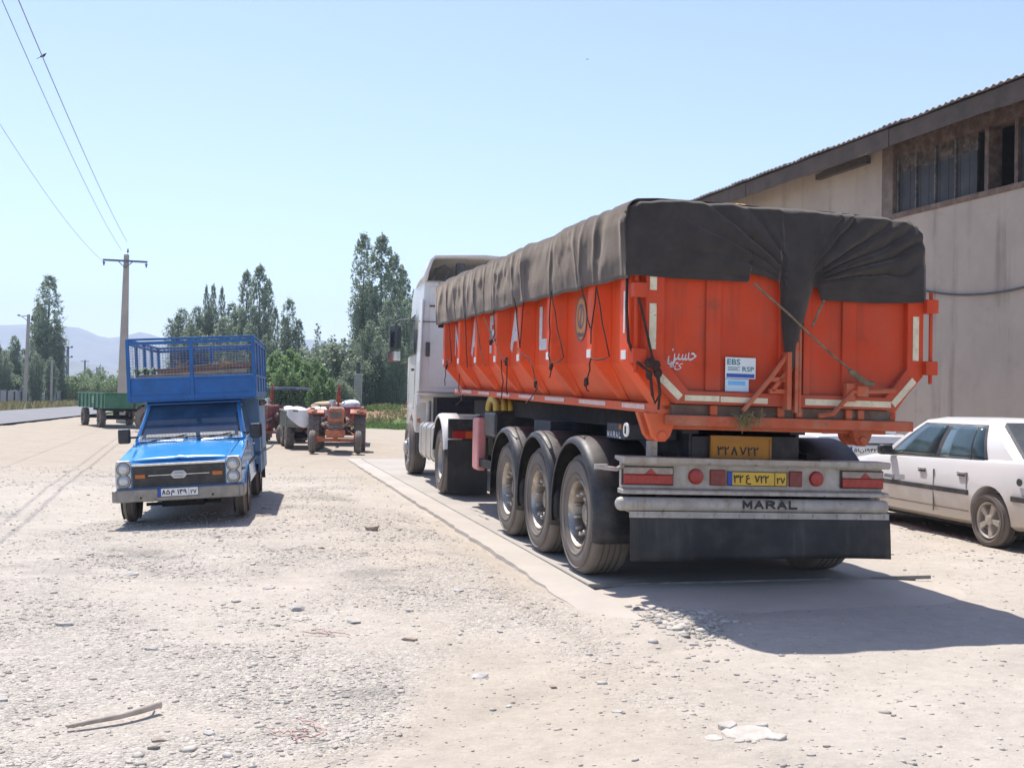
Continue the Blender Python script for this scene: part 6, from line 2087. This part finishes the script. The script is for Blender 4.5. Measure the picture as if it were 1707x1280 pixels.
# ------------------------------------------------------------------ white saloon beside the truck
def saloon(name, label, loc, yaw, plate_txt=None):
    r = thing(name, label, 'car', loc, (0, 0, yaw))
    # lower body lofted along y, half section from sill to shoulder to bonnet/deck
    ST = [(-2.17, .70, .36, .50, .86, .86), (-2.12, .78, .30, .50, .94, .945), (-1.95, .82, .25, .52, .965, .985), (-1.70, .845, .22, .53, .955, .995), (-1.30, .85, .21, .54, .945, .99), (-.6, .85, .20, .54, .935, .95), (.2, .85, .20, .54, .915, .93), (.95, .845, .20, .53, .895, .925), (1.35, .835, .21, .52, .86, .905), (1.75, .815, .24, .50, .80, .85), (2.05, .77, .28, .47, .73, .765), (2.14, .70, .34, .45, .66, .68)]
    g = []
    for y, w, z0, zm, zs, zt in ST:
        half = [(w * .86, z0), (w * .955, z0 + .05), (w * .985, zm - .12), (w, zm), (w * .995, zm + .14), (w * .972, zs - .06), (w * .945, zs), (w * .88, zs + (zt - zs) * .6 + .008), (w * .6, zt + .012), (0, zt + .02)]
        full = [(-x, z) for x, z in half] + [(x, z) for x, z in reversed(half[:-1])]
        g.append([(x, y, z) for x, z in full])
    mb = MB().sheet(g)
    n = len(g[0])
    mb.add(g[0], [tuple(range(n))])
    mb.add(g[-1], [tuple(range(n))])
    bot = [[(p[0][0], p[0][1], p[0][2]), (p[-1][0], p[-1][1], p[-1][2])] for p in g]
    mb.sheet(bot)
    cuts = []
    for cy in (-1.30, 1.37):
        for sg in (-1, 1):
            a = .60 if sg > 0 else -.60
            cuts.append(MB().cyl((a, cy, .335), .345, .40 * sg, 'x', 40))
    body_ = mb.build('body', WHITECAR, r, smooth=32, cuts=cuts)
    # cabin: frustum with rounded roof
    base = dict(yf=1.02, yr=-1.72, w=.775, z=.925)
    roof = dict(yf=.30, yr=-1.02, w=.585, z=1.385)
    secs = []
    for t_ in np.linspace(0, 1, 8):
        e = t_
        yf = base['yf'] + (roof['yf'] - base['yf']) * e
        yr = base['yr'] + (roof['yr'] - base['yr']) * e
        w = base['w'] + (roof['w'] - base['w']) * e + .03 * math.sin(e * math.pi)
        z = base['z'] + (roof['z'] - base['z']) * e
        ring_ = []
        for u in np.linspace(-1, 1, 9):
            ring_.append((u * w * .93, yf + .045 * (1 - u * u), z))
        for u in np.linspace(1, -1, 9):
            ring_.append((u * .0 + w, (yf + yr) / 2 + (yf - yr) / 2 * u * .985, z))
        for u in np.linspace(1, -1, 9):
            ring_.append((u * w * .93, yr - .04 * (1 - u * u), z))
        for u in np.linspace(-1, 1, 9):
            ring_.append((-w, (yf + yr) / 2 + (yf - yr) / 2 * u * .985, z))
        secs.append(ring_)
    mb = MB()
    n = len(secs[0])
    for a, b in zip(secs[:-1], secs[1:]):
        mb.sheet([a + [a[0]], b + [b[0]]])
    top = secs[-1]
    c = (0, -.36, 1.435)
    mid = [((p[0] * .72), -.36 + (p[1] + .36) * .74, 1.425) for p in top]
    mb.sheet([top + [top[0]], mid + [mid[0]]])
    mb.add(mid + [c], [(i, (i + 1) % n, n) for i in range(n)])
    mb.build('cabin', WHITECAR, r, smooth=40)
    # glass
    def gpane(nm, pts, off, mat=GLASSC, par=r):
        P = [Vector(p) for p in pts]
        nn = (P[1] - P[0]).cross(P[-1] - P[0]).normalized()
        if nn.dot(P[0] - Vector((0, -.3, .9))) < 0:
            nn = -nn
        A = [p + nn * off for p in P]
        B_ = [p - nn * .02 for p in P]
        k = len(P)
        return MB().add([tuple(p) for p in B_ + A], [tuple(range(k - 1, -1, -1)), tuple(range(k, 2 * k))] + [(i, (i + 1) % k, k + (i + 1) % k, k + i) for i in range(k)]).build(nm, mat, par, smooth=0)
    def sp(y, t_, sg):
        w = base['w'] + (roof['w'] - base['w']) * t_ + .03 * math.sin(t_ * math.pi)
        return (sg * w, y, base['z'] + (roof['z'] - base['z']) * t_)
    for sg in (-1, 1):
        def wpane(nm, y0, y1, y2, y3, t0, t1, off, mat=GLASSC):
            rows_ = []
            for i in range(9):
                k = i / 8
                t_ = t0 + (t1 - t0) * k
                a_, b_ = y0 + (y3 - y0) * k, y1 + (y2 - y1) * k
                rows_.append([(p[0] + sg * off, p[1], p[2]) for p in (sp(a_ + (b_ - a_) * j / 4, t_, sg) for j in range(5))])
            MB().sheet(rows_).build(nm, mat, r, smooth=60, thick=.006)
        wpane('window_frame', .86, -1.20, -.97, .27, .02, .92, .003, CARTRIM)
        wpane('window', .74, -.17, -.23, .24, .06, .87, .008)
        wpane('window', -.27, -1.13, -.95, -.33, .06, .87, .008)
        wpane('quarter_bar', -.86, -.89, -.81, -.785, .06, .87, .012, CARTRIM)
        a = sg * .848
        m = MB()
        x0, x1 = sorted((sg * .842, sg * .868))
        m.box(x0, x1, -.94, .98, .545, .605)
        m.box(x0, x1, -2.05, -1.70, .545, .605)
        m.build('side_moulding', CARTRIM, r, smooth=0, bev=.008)
        x0, x1 = sorted((sg * .835, sg * .8525))
        m = MB()
        for y, zl in ((.985, .30), (-.25, .30), (-.90, .62)):
            m.box(x0, x1, y - .004, y + .004, zl, .80)
        m.box(min(sg * .81, sg * .838), max(sg * .81, sg * .838), -.92, 1.0, .352, .358)
        m.build('door_seam', M('seam_grey', (.22, .21, .20), .7), r, smooth=0)
        x0, x1 = sorted((sg * .835, sg * .860))
        for y in (.0, -.80):
            MB().box(x0, x1, y - .075, y + .075, .775, .805).build('door_handle', CARTRIM if False else M('handle_grey', (.45, .44, .43), .4, var=.1), r, smooth=0, bev=.008)
            MB().box(x0, x1 - .006 if sg > 0 else x1, y - .06, y + .06, .752, .770).build('handle_recess', CARTRIM, r, smooth=0)
        x0, x1 = sorted((sg * .83, sg * .852))
        MB().lathe([(.042, 0), (.040, .012 * sg), (.0005, .013 * sg)], (sg * .838, -1.82, .76), 'x', 18).build('fuel_cap', CARTRIM, r, smooth=40)
        mm = MB().box(min(sg * .80, sg * .84), max(sg * .80, sg * .84), .68, .80, .93, .99)
        mo = mm.build('mirror_arm', CARTRIM, r, smooth=0)
        x0, x1 = sorted((sg * .83, sg * 1.0))
        MB().box(x0, x1, .66, .80, .92, 1.05).build('mirror_shell', BLACKPL, mo, smooth=0, bev=.035)
    FRp = [(-.66, 1.0, .945), (.66, 1.0, .945), (.53, .37, 1.345), (-.53, .37, 1.345)]
    gpane('windscreen', FRp, .05)
    RRp = [(-.66, -1.66, .965), (.66, -1.66, .965), (.51, -1.11, 1.335), (-.51, -1.11, 1.335)]
    gpane('rear_window', RRp, .055, M('grey_rear_glass', (.10, .105, .105), .12, var=.15, dust=.3, dustcol=(.2, .19, .17)))
    # ends
    MB().box(-.80, .80, -2.24, -2.10, .36, .56).build('rear_bumper', WHITECAR, r, smooth=0, bev=.03)
    MB().box(-.79, .79, 2.08, 2.20, .34, .54).build('front_bumper', WHITECAR, r, smooth=0, bev=.03)
    for sg in (-1, 1):
        x0, x1 = sorted((sg * .50, sg * .745))
        MB().box(x0, x1, -2.185, -2.12, .68, .84).build('tail_lamp', REDLENS, r, smooth=0, bev=.012)
        MB().box(x0, x1, 2.08, 2.15, .56, .68).build('headlight', LAMPGLASS, r, smooth=0, bev=.012)
    MB().box(-.48, .48, -2.18, -2.14, .835, .865).build('boot_trim', CARTRIM, r, smooth=0, bev=.006)
    np_ = MB().box(-.26, .26, -2.192, -2.17, .70, .81).build('number_plate', PLATEWHITE, r, smooth=0)
    if plate_txt:
        MB().box(-.258, -.222, -2.195, -2.1915, .702, .808).build('blue_band', PLATEBLUE, np_, smooth=0)
        text(plate_txt, .43, INK, np_, (.02, -2.1955, .755), (1, 0, 0), (0, 0, 1), height=.062, weight=0)
    MB().box(-.60, .60, -1.97, -1.90, 1.00, 1.04).build('boot_spoiler', WHITECAR, r, smooth=0, bev=.012)
    MB().box(-.70, .70, -1.9, 1.9, .16, .24).build('underside', DARKGAP, r, smooth=0)
    # wheels: five spoke alloys
    rm = MB().lathe([(.200, .09), (.207, .012), (.200, .0), (.188, .008), (.180, .03), (.176, .075), (.10, .085), (.0005, .085)], n=40)
    for k in range(5):
        a = 2 * math.pi * k / 5 + math.pi / 2
        def q(rr, da, h):
            return (h, rr * math.cos(a + da), rr * math.sin(a + da))
        rm.hexa([q(.04, -.5, .03), q(.185, -.24, .03), q(.185, .24, .03), q(.04, .5, .03), q(.04, -.5, .012), q(.182, -.19, .008), q(.182, .19, .008), q(.04, .5, .012)])
    rm.lathe([(.06, .03), (.055, .004), (.03, -.004), (.0005, -.005)], n=20)
    put_wheel(r, rm, tyre_me(.300, .175, .205, RUBBER, 44), ALLOY, [(sg * .845, y, .300, 0 if sg < 0 else math.pi) for sg in (-1, 1) for y in (-1.30, 1.37)])
    return r
CARY = rad(11.5)
def car_at(wx, wy, yaw):
    """origin so that the near rear wheel's outer face stands at wx, wy"""
    lx, ly = -.845, -1.30
    return (wx - (lx * math.cos(yaw) - ly * math.sin(yaw)), wy - (lx * math.sin(yaw) + ly * math.cos(yaw)), float(ground_z(wx, wy)) + .0)
saloon('parked_car', 'dusty white saloon with five spoke wheels parked nearest the camera beside the truck', car_at(5.33, 12.05, CARY), CARY)
saloon('parked_car', 'white car half hidden in front of the nearer saloon with its number plate showing', (5.19, 19.2, float(ground_z(5.1, 19.4))), rad(11), '۵۱ن۱۹۴۲۷').scale = (1.08, 1.0, 1.10)

# ------------------------------------------------------------------ farm tractors (local: y forward, scaled to the picture)
def lug_tyre(R, w, rim_r, n=18, mat=RUBBER):
    mb = MB().lathe([(rim_r, .03), (rim_r + .03, .0), (R - .10, -.005), (R - .03, .02), (R - .03, w - .02), (R - .10, w + .005), (rim_r + .03, w), (rim_r, w - .03)], n=40)
    for k in range(n):
        for sd in (0, 1):
            a0 = 2 * math.pi * (k + .5 * sd) / n
            h0, h1 = (.0, w * .54) if sd == 0 else (w, w * .46)
            def q(rr, a, h):
                return (h, rr * math.cos(a), rr * math.sin(a))
            da, sw = .16, .055
            lo, hi = R - .05, R + .012
            mb.hexa([q(lo, a0 - sw, h0), q(lo, a0 + sw, h0), q(lo, a0 + da + sw, h1), q(lo, a0 + da - sw, h1), q(hi, a0 - sw * .7, h0), q(hi, a0 + sw * .7, h0), q(hi, a0 + da + sw * .7, h1), q(hi, a0 + da - sw * .7, h1)])
    return mb
def rib_tyre(R, w, rim_r):
    p = [(rim_r, .02), (rim_r + .02, .0), (R - .06, -.006), (R - .02, .02), (R - .014, w * .28), (R - .022, w * .31), (R - .022, w * .37), (R, w * .40), (R, w * .60), (R - .022, w * .63), (R - .022, w * .69), (R - .014, w * .72), (R - .02, w - .02), (R - .06, w + .006), (rim_r + .02, w), (rim_r, w - .02)]
    return MB().lathe(p, n=40)
def disc_rim(r, w, dish=.08):
    return MB().lathe([(r, w * .6), (r + .008, .015), (r - .01, .004), (r - .03, .03), (r - .05, dish), (r * .45, dish * 1.1), (r * .40, dish * .5), (r * .22, dish * .3), (.0005, dish * .25)], n=32)
def farm_tractor(name, label, loc, yaw, mat, sc=1.0, canopy=None, wheels_mat=None):
    r = thing(name, label, 'tractor', loc, (0, 0, yaw))
    r.scale = (sc, sc, sc)
    wm = wheels_mat or mat
    hd = MB().prism([(.12, .92), (.12, 1.36), (.75, 1.40), (1.82, 1.36), (1.90, 1.30), (1.90, .78), (1.7, .78)], 'x', -.24, .24)
    hd.build('hood', mat, r, smooth=0, bev=.05)
    MB().box(-.245, .245, 1.897, 1.925, 1.02, 1.36).build('nose_panel', mat, r, smooth=0, bev=.02)
    MB().box(-.18, .18, 1.924, 1.93, 1.08, 1.29).build('grille', M('tractor_grille', (.10, .09, .08), .7, var=.3, dust=.4), r, smooth=0)
    for k in range(6):
        MB().box(-.18, .18, 1.93, 1.938, 1.09 + k * .035, 1.10 + k * .035).build('grille_slat', M('tractor_slat', (.2, .18, .15), .7), r, smooth=0)
    MB().box(-.22, .22, 1.898, 1.91, .80, .98).build('lower_grille', TRACDARK, r, smooth=0, bev=.01)
    MB().box(-.20, .20, 1.50, 1.97, 1.395, 1.42).build('hood_top', M('tractor_cream', (.62, .55, .46), .6, var=.1, dust=.4), r, smooth=0, bev=.01)
    e = MB()
    e.box(-.22, .22, .2, 1.85, .55, .92)
    e.box(-.18, .18, -.7, .25, .45, .95)
    e.box(-.33, -.22, .5, 1.2, .7, 1.0)
    e.box(.22, .36, .4, 1.3, .62, .95)
    e.tube([(.34, 1.3, .85), (.40, 1.55, .9), (.30, 1.8, .85)], .06, 8)
    e.tube([(-.30, 1.2, 1.05), (-.38, 1.55, .98)], .075, 10)
    e.build('engine', TRACDARK, r, smooth=35)
    fx = MB()
    fx.prism([(-.26, .52), (.26, .52), (.30, .62), (.28, .74), (-.28, .74), (-.30, .62)], 'y', 1.70, 2.02)
    fx.build('front_weight', mat, r, smooth=0, bev=.03)
    fa_ = MB()
    fa_.bar((-.62, 1.72, .42), (.62, 1.72, .42), .09, .10)
    fa_.bar((0, 1.72, .42), (0, 1.72, .60), .14)
    for sg in (-1, 1):
        fa_.tube([(sg * .58, 1.72, .40), (sg * .60, 1.72, .62)], .04, 8)
        fa_.tube([(sg * .57, 1.72, .36), (sg * .68, 1.72, .36)], .05, 8)
    fa_.tube([(-.55, 1.62, .50), (.55, 1.62, .50)], .018, 6)
    fa_.tube([(-.58, 1.66, .56), (-.2, .9, .8)], .02, 6)
    fa_.build('front_axle', mat, r, smooth=35)
    MB().tube([(-.70, 0, .62), (.70, 0, .62)], .12, 12).build('rear_axle', TRACDARK, r, smooth=50)
    for sg in (-1, 1):
        f = MB()
        aa = np.linspace(rad(52), rad(140), 16)
        x0, x1 = sg * .42, sg * .92
        f.sheet([[(x, .72 * math.cos(a), .62 + .72 * math.sin(a)) for x in (x0, x1)] for a in aa])
        f.add([(x0, 0, 1.1)] + [(x0, .72 * math.cos(a), .62 + .72 * math.sin(a)) for a in aa], [(0, i + 1, i + 2) for i in range(15)])
        fo = f.build('fender', mat, r, smooth=40, thick=.02)
        MB().box(min(sg * .62, sg * .74), max(sg * .62, sg * .74), .40, .50, 1.24, 1.33).build('work_lamp', PALELENS, fo, smooth=0, bev=.02)
        MB().tube([(sg * .55, .1, 1.34), (sg * .55, .1, 1.50), (sg * .85, .1, 1.50), (sg * .85, .1, 1.34)], .014, 6).build('grab_rail', CARTRIM, r, smooth=50)
        MB().box(min(sg * .70, sg * .82), max(sg * .70, sg * .82), .30, .38, 1.33, 1.39).build('indicator', AMBER, fo, smooth=0)
    ex = MB().lathe([(.028, 1.36), (.028, 1.55), (.062, 1.58), (.065, 1.86), (.04, 1.93), (.026, 1.96), (.026, 2.02)], (-.06, 1.15, 0), 'z', 14)
    ex.tube([(-.06, 1.15, 2.0), (-.07, 1.14, 2.07), (-.14, 1.12, 2.12)], .028, 8)
    ex.build('exhaust', RUSTRED, r, smooth=50)
    MB().lathe([(.05, 1.36), (.05, 1.50), (.11, 1.52), (.11, 1.60), (.09, 1.63), (.0005, 1.64)], (.13, 1.05, 0), 'z', 16).build('air_cleaner', SILVER, r, smooth=50)
    w_ = MB()
    aa = np.linspace(0, 2 * math.pi, 25)
    w_.tube([(.22 * math.cos(a), .05 + .20 * math.sin(a), 1.56 - .07 * math.sin(a)) for a in aa], .014, 6)
    w_.tube([(0, .05, 1.60), (0, .3, 1.3)], .02, 6)
    w_.bar((-.2, .05, 1.60), (.2, .05, 1.60), .02)
    w_.build('steering_wheel', INK, r, smooth=50)
    s_ = MB()
    s_.box(-.24, .24, -.62, -.15, 1.05, 1.13)
    s_.box(-.24, .24, -.70, -.60, 1.10, 1.42)
    s_.build('seat', CARTRIM, r, smooth=0, bev=.03)
    MB().box(-.42, .42, -.1, .45, .78, .82).build('footplate', TRACDARK, r, smooth=0)
    hs = MB().tube([(-.36, 1.8, .95), (-.2, 1.96, .85), (0, 1.97, .82), (.2, 1.96, .86), (.34, 1.8, .98)], .012, 6)
    hs.tube([(-.34, 1.8, .92), (-.2, 1.965, .79), (0, 1.975, .76), (.2, 1.965, .81), (.36, 1.8, .95)], .012, 6)
    hs.build('hose', M('hose_grey', (.3, .27, .25), .7), r, smooth=50)
    if canopy:
        cn = MB()
        for sg in (-1, 1):
            cn.tube([(sg * .55, -.55, 1.0), (sg * .55, -.55, 1.97)], .025, 6)
            cn.tube([(sg * .50, .35, 1.2), (sg * .50, .35, 1.97)], .025, 6)
        cn.build('canopy_post', CARTRIM, r, smooth=50)
        MB().box(-.78, .78, -.85, .65, 1.96, 2.05).build('canopy', canopy, r, smooth=0, bev=.02)
    rw_r, rw_t = disc_rim(.33, .34, .11), lug_tyre(.615, .36, .33)
    put_wheel(r, rw_r, rw_t, wm, [(-.90, 0, .627, 0), (.90, 0, .627, math.pi)])
    fw_r, fw_t = disc_rim(.20, .16, .05), rib_tyre(.36, .18, .20)
    put_wheel(r, fw_r, fw_t, wm, [(-.78, 1.72, .36, 0), (.78, 1.72, .36, math.pi)])
    return r
def facing(px, d, yaw_from_cam, front=1.72, sc=1):
    """origin (rear axle) of a tractor whose front axle stands at column px, depth d, facing yaw"""
    x = col_at(px, d)
    y = d
    yaw = math.pi + yaw_from_cam
    fx, fy = -math.sin(yaw), math.cos(yaw)
    X_, Y_ = x - fx * front * sc, y - fy * front * sc
    return (X_, Y_, float(ground_z(X_, Y_))), yaw
SCT = .86
loc, yaw = facing(561, 28.3, rad(7.5), 1.72, SCT)
farm_tractor('farm_tractor', 'orange farm tractor with a rusty upright exhaust facing the camera', loc, yaw, TRACORANGE, SCT)
loc, yaw = facing(441, 33.5, rad(-10), 1.72, SCT)
farm_tractor('farm_tractor', 'dark red tractor under a flat blue canopy half hidden by the pickup', loc, yaw, TRACRED, SCT, canopy=M('canopy_blue', (.05, .09, .22), .6, dust=.4, top=.6, dustcol=(.45, .42, .38)))
gx_ = col_at(219, 41.0)
farm_tractor('farm_tractor', 'muddy tractor behind the pickup mirror hitched to the green trailer', (gx_ + .55, 41.4, float(ground_z(gx_, 41.4))), rad(-72), TRACDARK, SCT * .95)

# ------------------------------------------------------------------ farm trailers
def farm_trailer(name, label, loc, yaw, L_, W_, zb, zt, mat, wr, sc=1, ribs=7, wy=(), slat=None):
    r = thing(name, label, 'farm trailer', loc, (0, 0, yaw))
    b = MB()
    h = W_ / 2
    t_ = .04
    b.box(-h, h, -L_ / 2, L_ / 2, zb, zb + .08)
    b.box(-h, -h + t_, -L_ / 2, L_ / 2, zb + .08, zt)
    b.box(h - t_, h, -L_ / 2, L_ / 2, zb + .08, zt)
    b.box(-h + t_, h - t_, -L_ / 2, -L_ / 2 + t_, zb + .08, zt)
    b.box(-h + t_, h - t_, L_ / 2 - t_, L_ / 2, zb + .08, zt)
    b.build('box', mat, r, smooth=0, bev=.01)
    for k in range(ribs):
        y = -L_ / 2 + L_ * (k + .5) / ribs
        for sg in (-1, 1):
            a, c = sorted((sg * h, sg * (h + .04)))
            MB().box(a, c, y - .04, y + .04, zb + .0, zt).build('side_rib', mat, r, smooth=0)
    rm = MB()
    for sg in (-1, 1):
        a, c = sorted((sg * (h - .03), sg * (h + .05)))
        rm.box(a, c, -L_ / 2 - .04, L_ / 2 + .04, zt, zt + .05)
    rm.box(-h, h, L_ / 2 - .04, L_ / 2 + .04, zt + .001, zt + .05)
    rm.box(-h, h, -L_ / 2 - .04, -L_ / 2 + .04, zt + .001, zt + .05)
    rm.build('top_rail', mat, r, smooth=0, bev=.006)
    u = MB()
    for sg in (-1, 1):
        u.box(sg * .35 - .05, sg * .35 + .05, -L_ / 2, L_ / 2, zb - .14, zb)
    for y in wy:
        u.tube([(-h + .1, y, wr), (h - .1, y, wr)], .06, 8)
        for sg in (-1, 1):
            u.box(sg * .35 - .05, sg * .35 + .05, y - .3, y + .3, wr, zb - .1)
    u.bar((0, L_ / 2, zb - .12), (0, L_ / 2 + 1.2, .5), .08)
    u.build('chassis', DARKGAP, r, smooth=35)
    rr, tt = disc_rim(wr * .5, .18, .07), lug_tyre(wr - .012, .24, wr * .5, 16)
    put_wheel(r, rr, tt, BROWNW, [(sg * (h + .02), y, wr, 0 if sg < 0 else math.pi) for sg in (-1, 1) for y in wy])
    return r
# green trailer at the left: near corner at column 176
cx_, cy_ = col_at(176, 44.2), 44.2
ex_, ey_ = col_at(131, 48.4), 48.4
dv_ = Vector((ex_ - cx_, ey_ - cy_, 0))
Lg = dv_.length
dv_.normalize()
rn_ = Vector((dv_.y, -dv_.x, 0))
cen_ = Vector((cx_, cy_, 0)) + dv_ * Lg / 2 + rn_ * 1.05
yaw_g = math.atan2(dv_.x, -dv_.y)       # +y points back towards the near end
gt = farm_trailer('farm_trailer', 'dark green flat sided farm trailer on four wheels by the road', (cen_.x, cen_.y, float(ground_z(cen_.x, cen_.y))), yaw_g, Lg, 2.1, .80, 1.40, GREENP, .39, wy=(-1.5, 1.5))
bx_ = MB().box(-.9, .9, -Lg / 2 + .1, Lg / 2 - .1, 1.38, 1.43)
o = bx_.build('straw_load', STRAW, None, smooth=0)
o.location, o.rotation_euler = gt.location, gt.rotation_euler
tag(o, 'layer of pale straw filling the green trailer to its rim', 'straw')
mt_ = MB()
for k in range(3):
    mt_.box(1.062, 1.066, .2 - .0, .55, 1.02 + k * .10, 1.075 + k * .10)
mt_.build('faded_mark', M('faded_white_mark', (.40, .48, .43), .6), gt, smooth=0)
# grey trailer with the white sheet, left of the orange tractor
x_, y_ = col_at(487, 30.4), 30.4
gz_ = float(ground_z(x_, y_))
ft1 = farm_trailer('farm_trailer', 'grey farm trailer with a white sheet hung over its front', (x_ + .10, y_ + 1.1, gz_), rad(180 + 16), 2.7, 1.05, .62, 1.05, GREYGREEN, .36, wy=(-.75, .75))
sh_ = []
for i in range(15):
    u = i / 14
    row = []
    for j in range(17):
        v = j / 16
        x = -.56 + 1.12 * v
        drop = .16 + .36 * math.sin(math.pi * v) ** .8
        if u < .4:
            row.append((x, 1.0 - (.4 - u) * 1.9, 1.12 + .05 * math.sin(v * 9 + u * 5) + .03 * math.cos(u * 20)))
        else:
            k = (u - .4) / .6
            row.append((x, 1.40 + .03 * math.sin(v * 14), 1.13 - drop * k + .012 * math.sin(v * 17)))
    sh_.append(row)
o = MB().sheet(sh_).build('white_sheet', SHEETW, None, smooth=60, thick=.012)
o.location, o.rotation_euler = ft1.location, ft1.rotation_euler
tag(o, 'white sheet hanging in a curve over the end of the grey trailer', 'sheet')
# trailer behind the orange tractor with a pale load
x_, y_ = col_at(566, 34.5), 34.2
ft2 = farm_trailer('farm_trailer', 'low trailer with pale sacks parked behind the orange tractor', (x_, y_, float(ground_z(x_, y_))), rad(187), 2.6, 1.55, .62, 1.12, TRACRED, .36, wy=(-.3,))
def sack(dx, dy, z, rx, ry, rz, mat, label, seed):
    rg = random.Random(seed)
    g = []
    for i in range(9):
        a = math.pi * i / 8
        g.append([(rx * math.sin(a) ** .7 * math.cos(b) * (1 + .08 * math.sin(3 * b + seed)) if 0 < i < 8 else 0.001 * math.cos(b), ry * math.sin(a) ** .7 * math.sin(b) * (1 + .06 * math.sin(4 * b)) if 0 < i < 8 else .001 * math.sin(b), rz * math.cos(a)) for b in np.linspace(0, 2 * math.pi, 21)])
    o = MB().sheet(g).build('sack', mat, None, smooth=60)
    q = ft2.matrix_basis @ Vector((dx, dy, z))
    o.location = q
    o.rotation_euler = (0, rg.uniform(-.15, .15), rg.uniform(-.5, .5))
    tag(o, label, 'sack')
TANSACK = M('tan_sack', (.52, .40, .25), .9, var=.15, scale=6)
sack(.42, .5, 1.20, .40, .40, .13, TANSACK, 'tan sack behind the left fender of the orange tractor', 1)
sack(.12, .3, 1.20, .36, .45, .12, TANSACK, 'tan sack behind the exhaust of the orange tractor', 2)
sack(-.42, .4, 1.22, .30, .42, .17, SHEETW, 'plump white sack behind the right fender of the orange tractor', 3)

# ------------------------------------------------------------------ air
hb = MB().box(-5200, 5200, -120, 3600, -6, 285)
hz_ = bpy.data.materials.new('haze_air')
hz_.use_nodes = True
N, L = hz_.node_tree.nodes, hz_.node_tree.links
N.remove(N['Principled BSDF'])
pv = N.new('ShaderNodeVolumePrincipled')
pv.inputs['Color'].default_value = (.66, .79, 1.0, 1)
pv.inputs['Density'].default_value = HAZE
pv.inputs['Anisotropy'].default_value = 0.0
L.new(pv.outputs[0], N['Material Output'].inputs['Volume'])
if HAZE > 0:
    o = hb.build('haze', hz_, None, smooth=0)
    tag(o, 'thin bluish summer haze filling the valley', 'haze', kind='stuff')
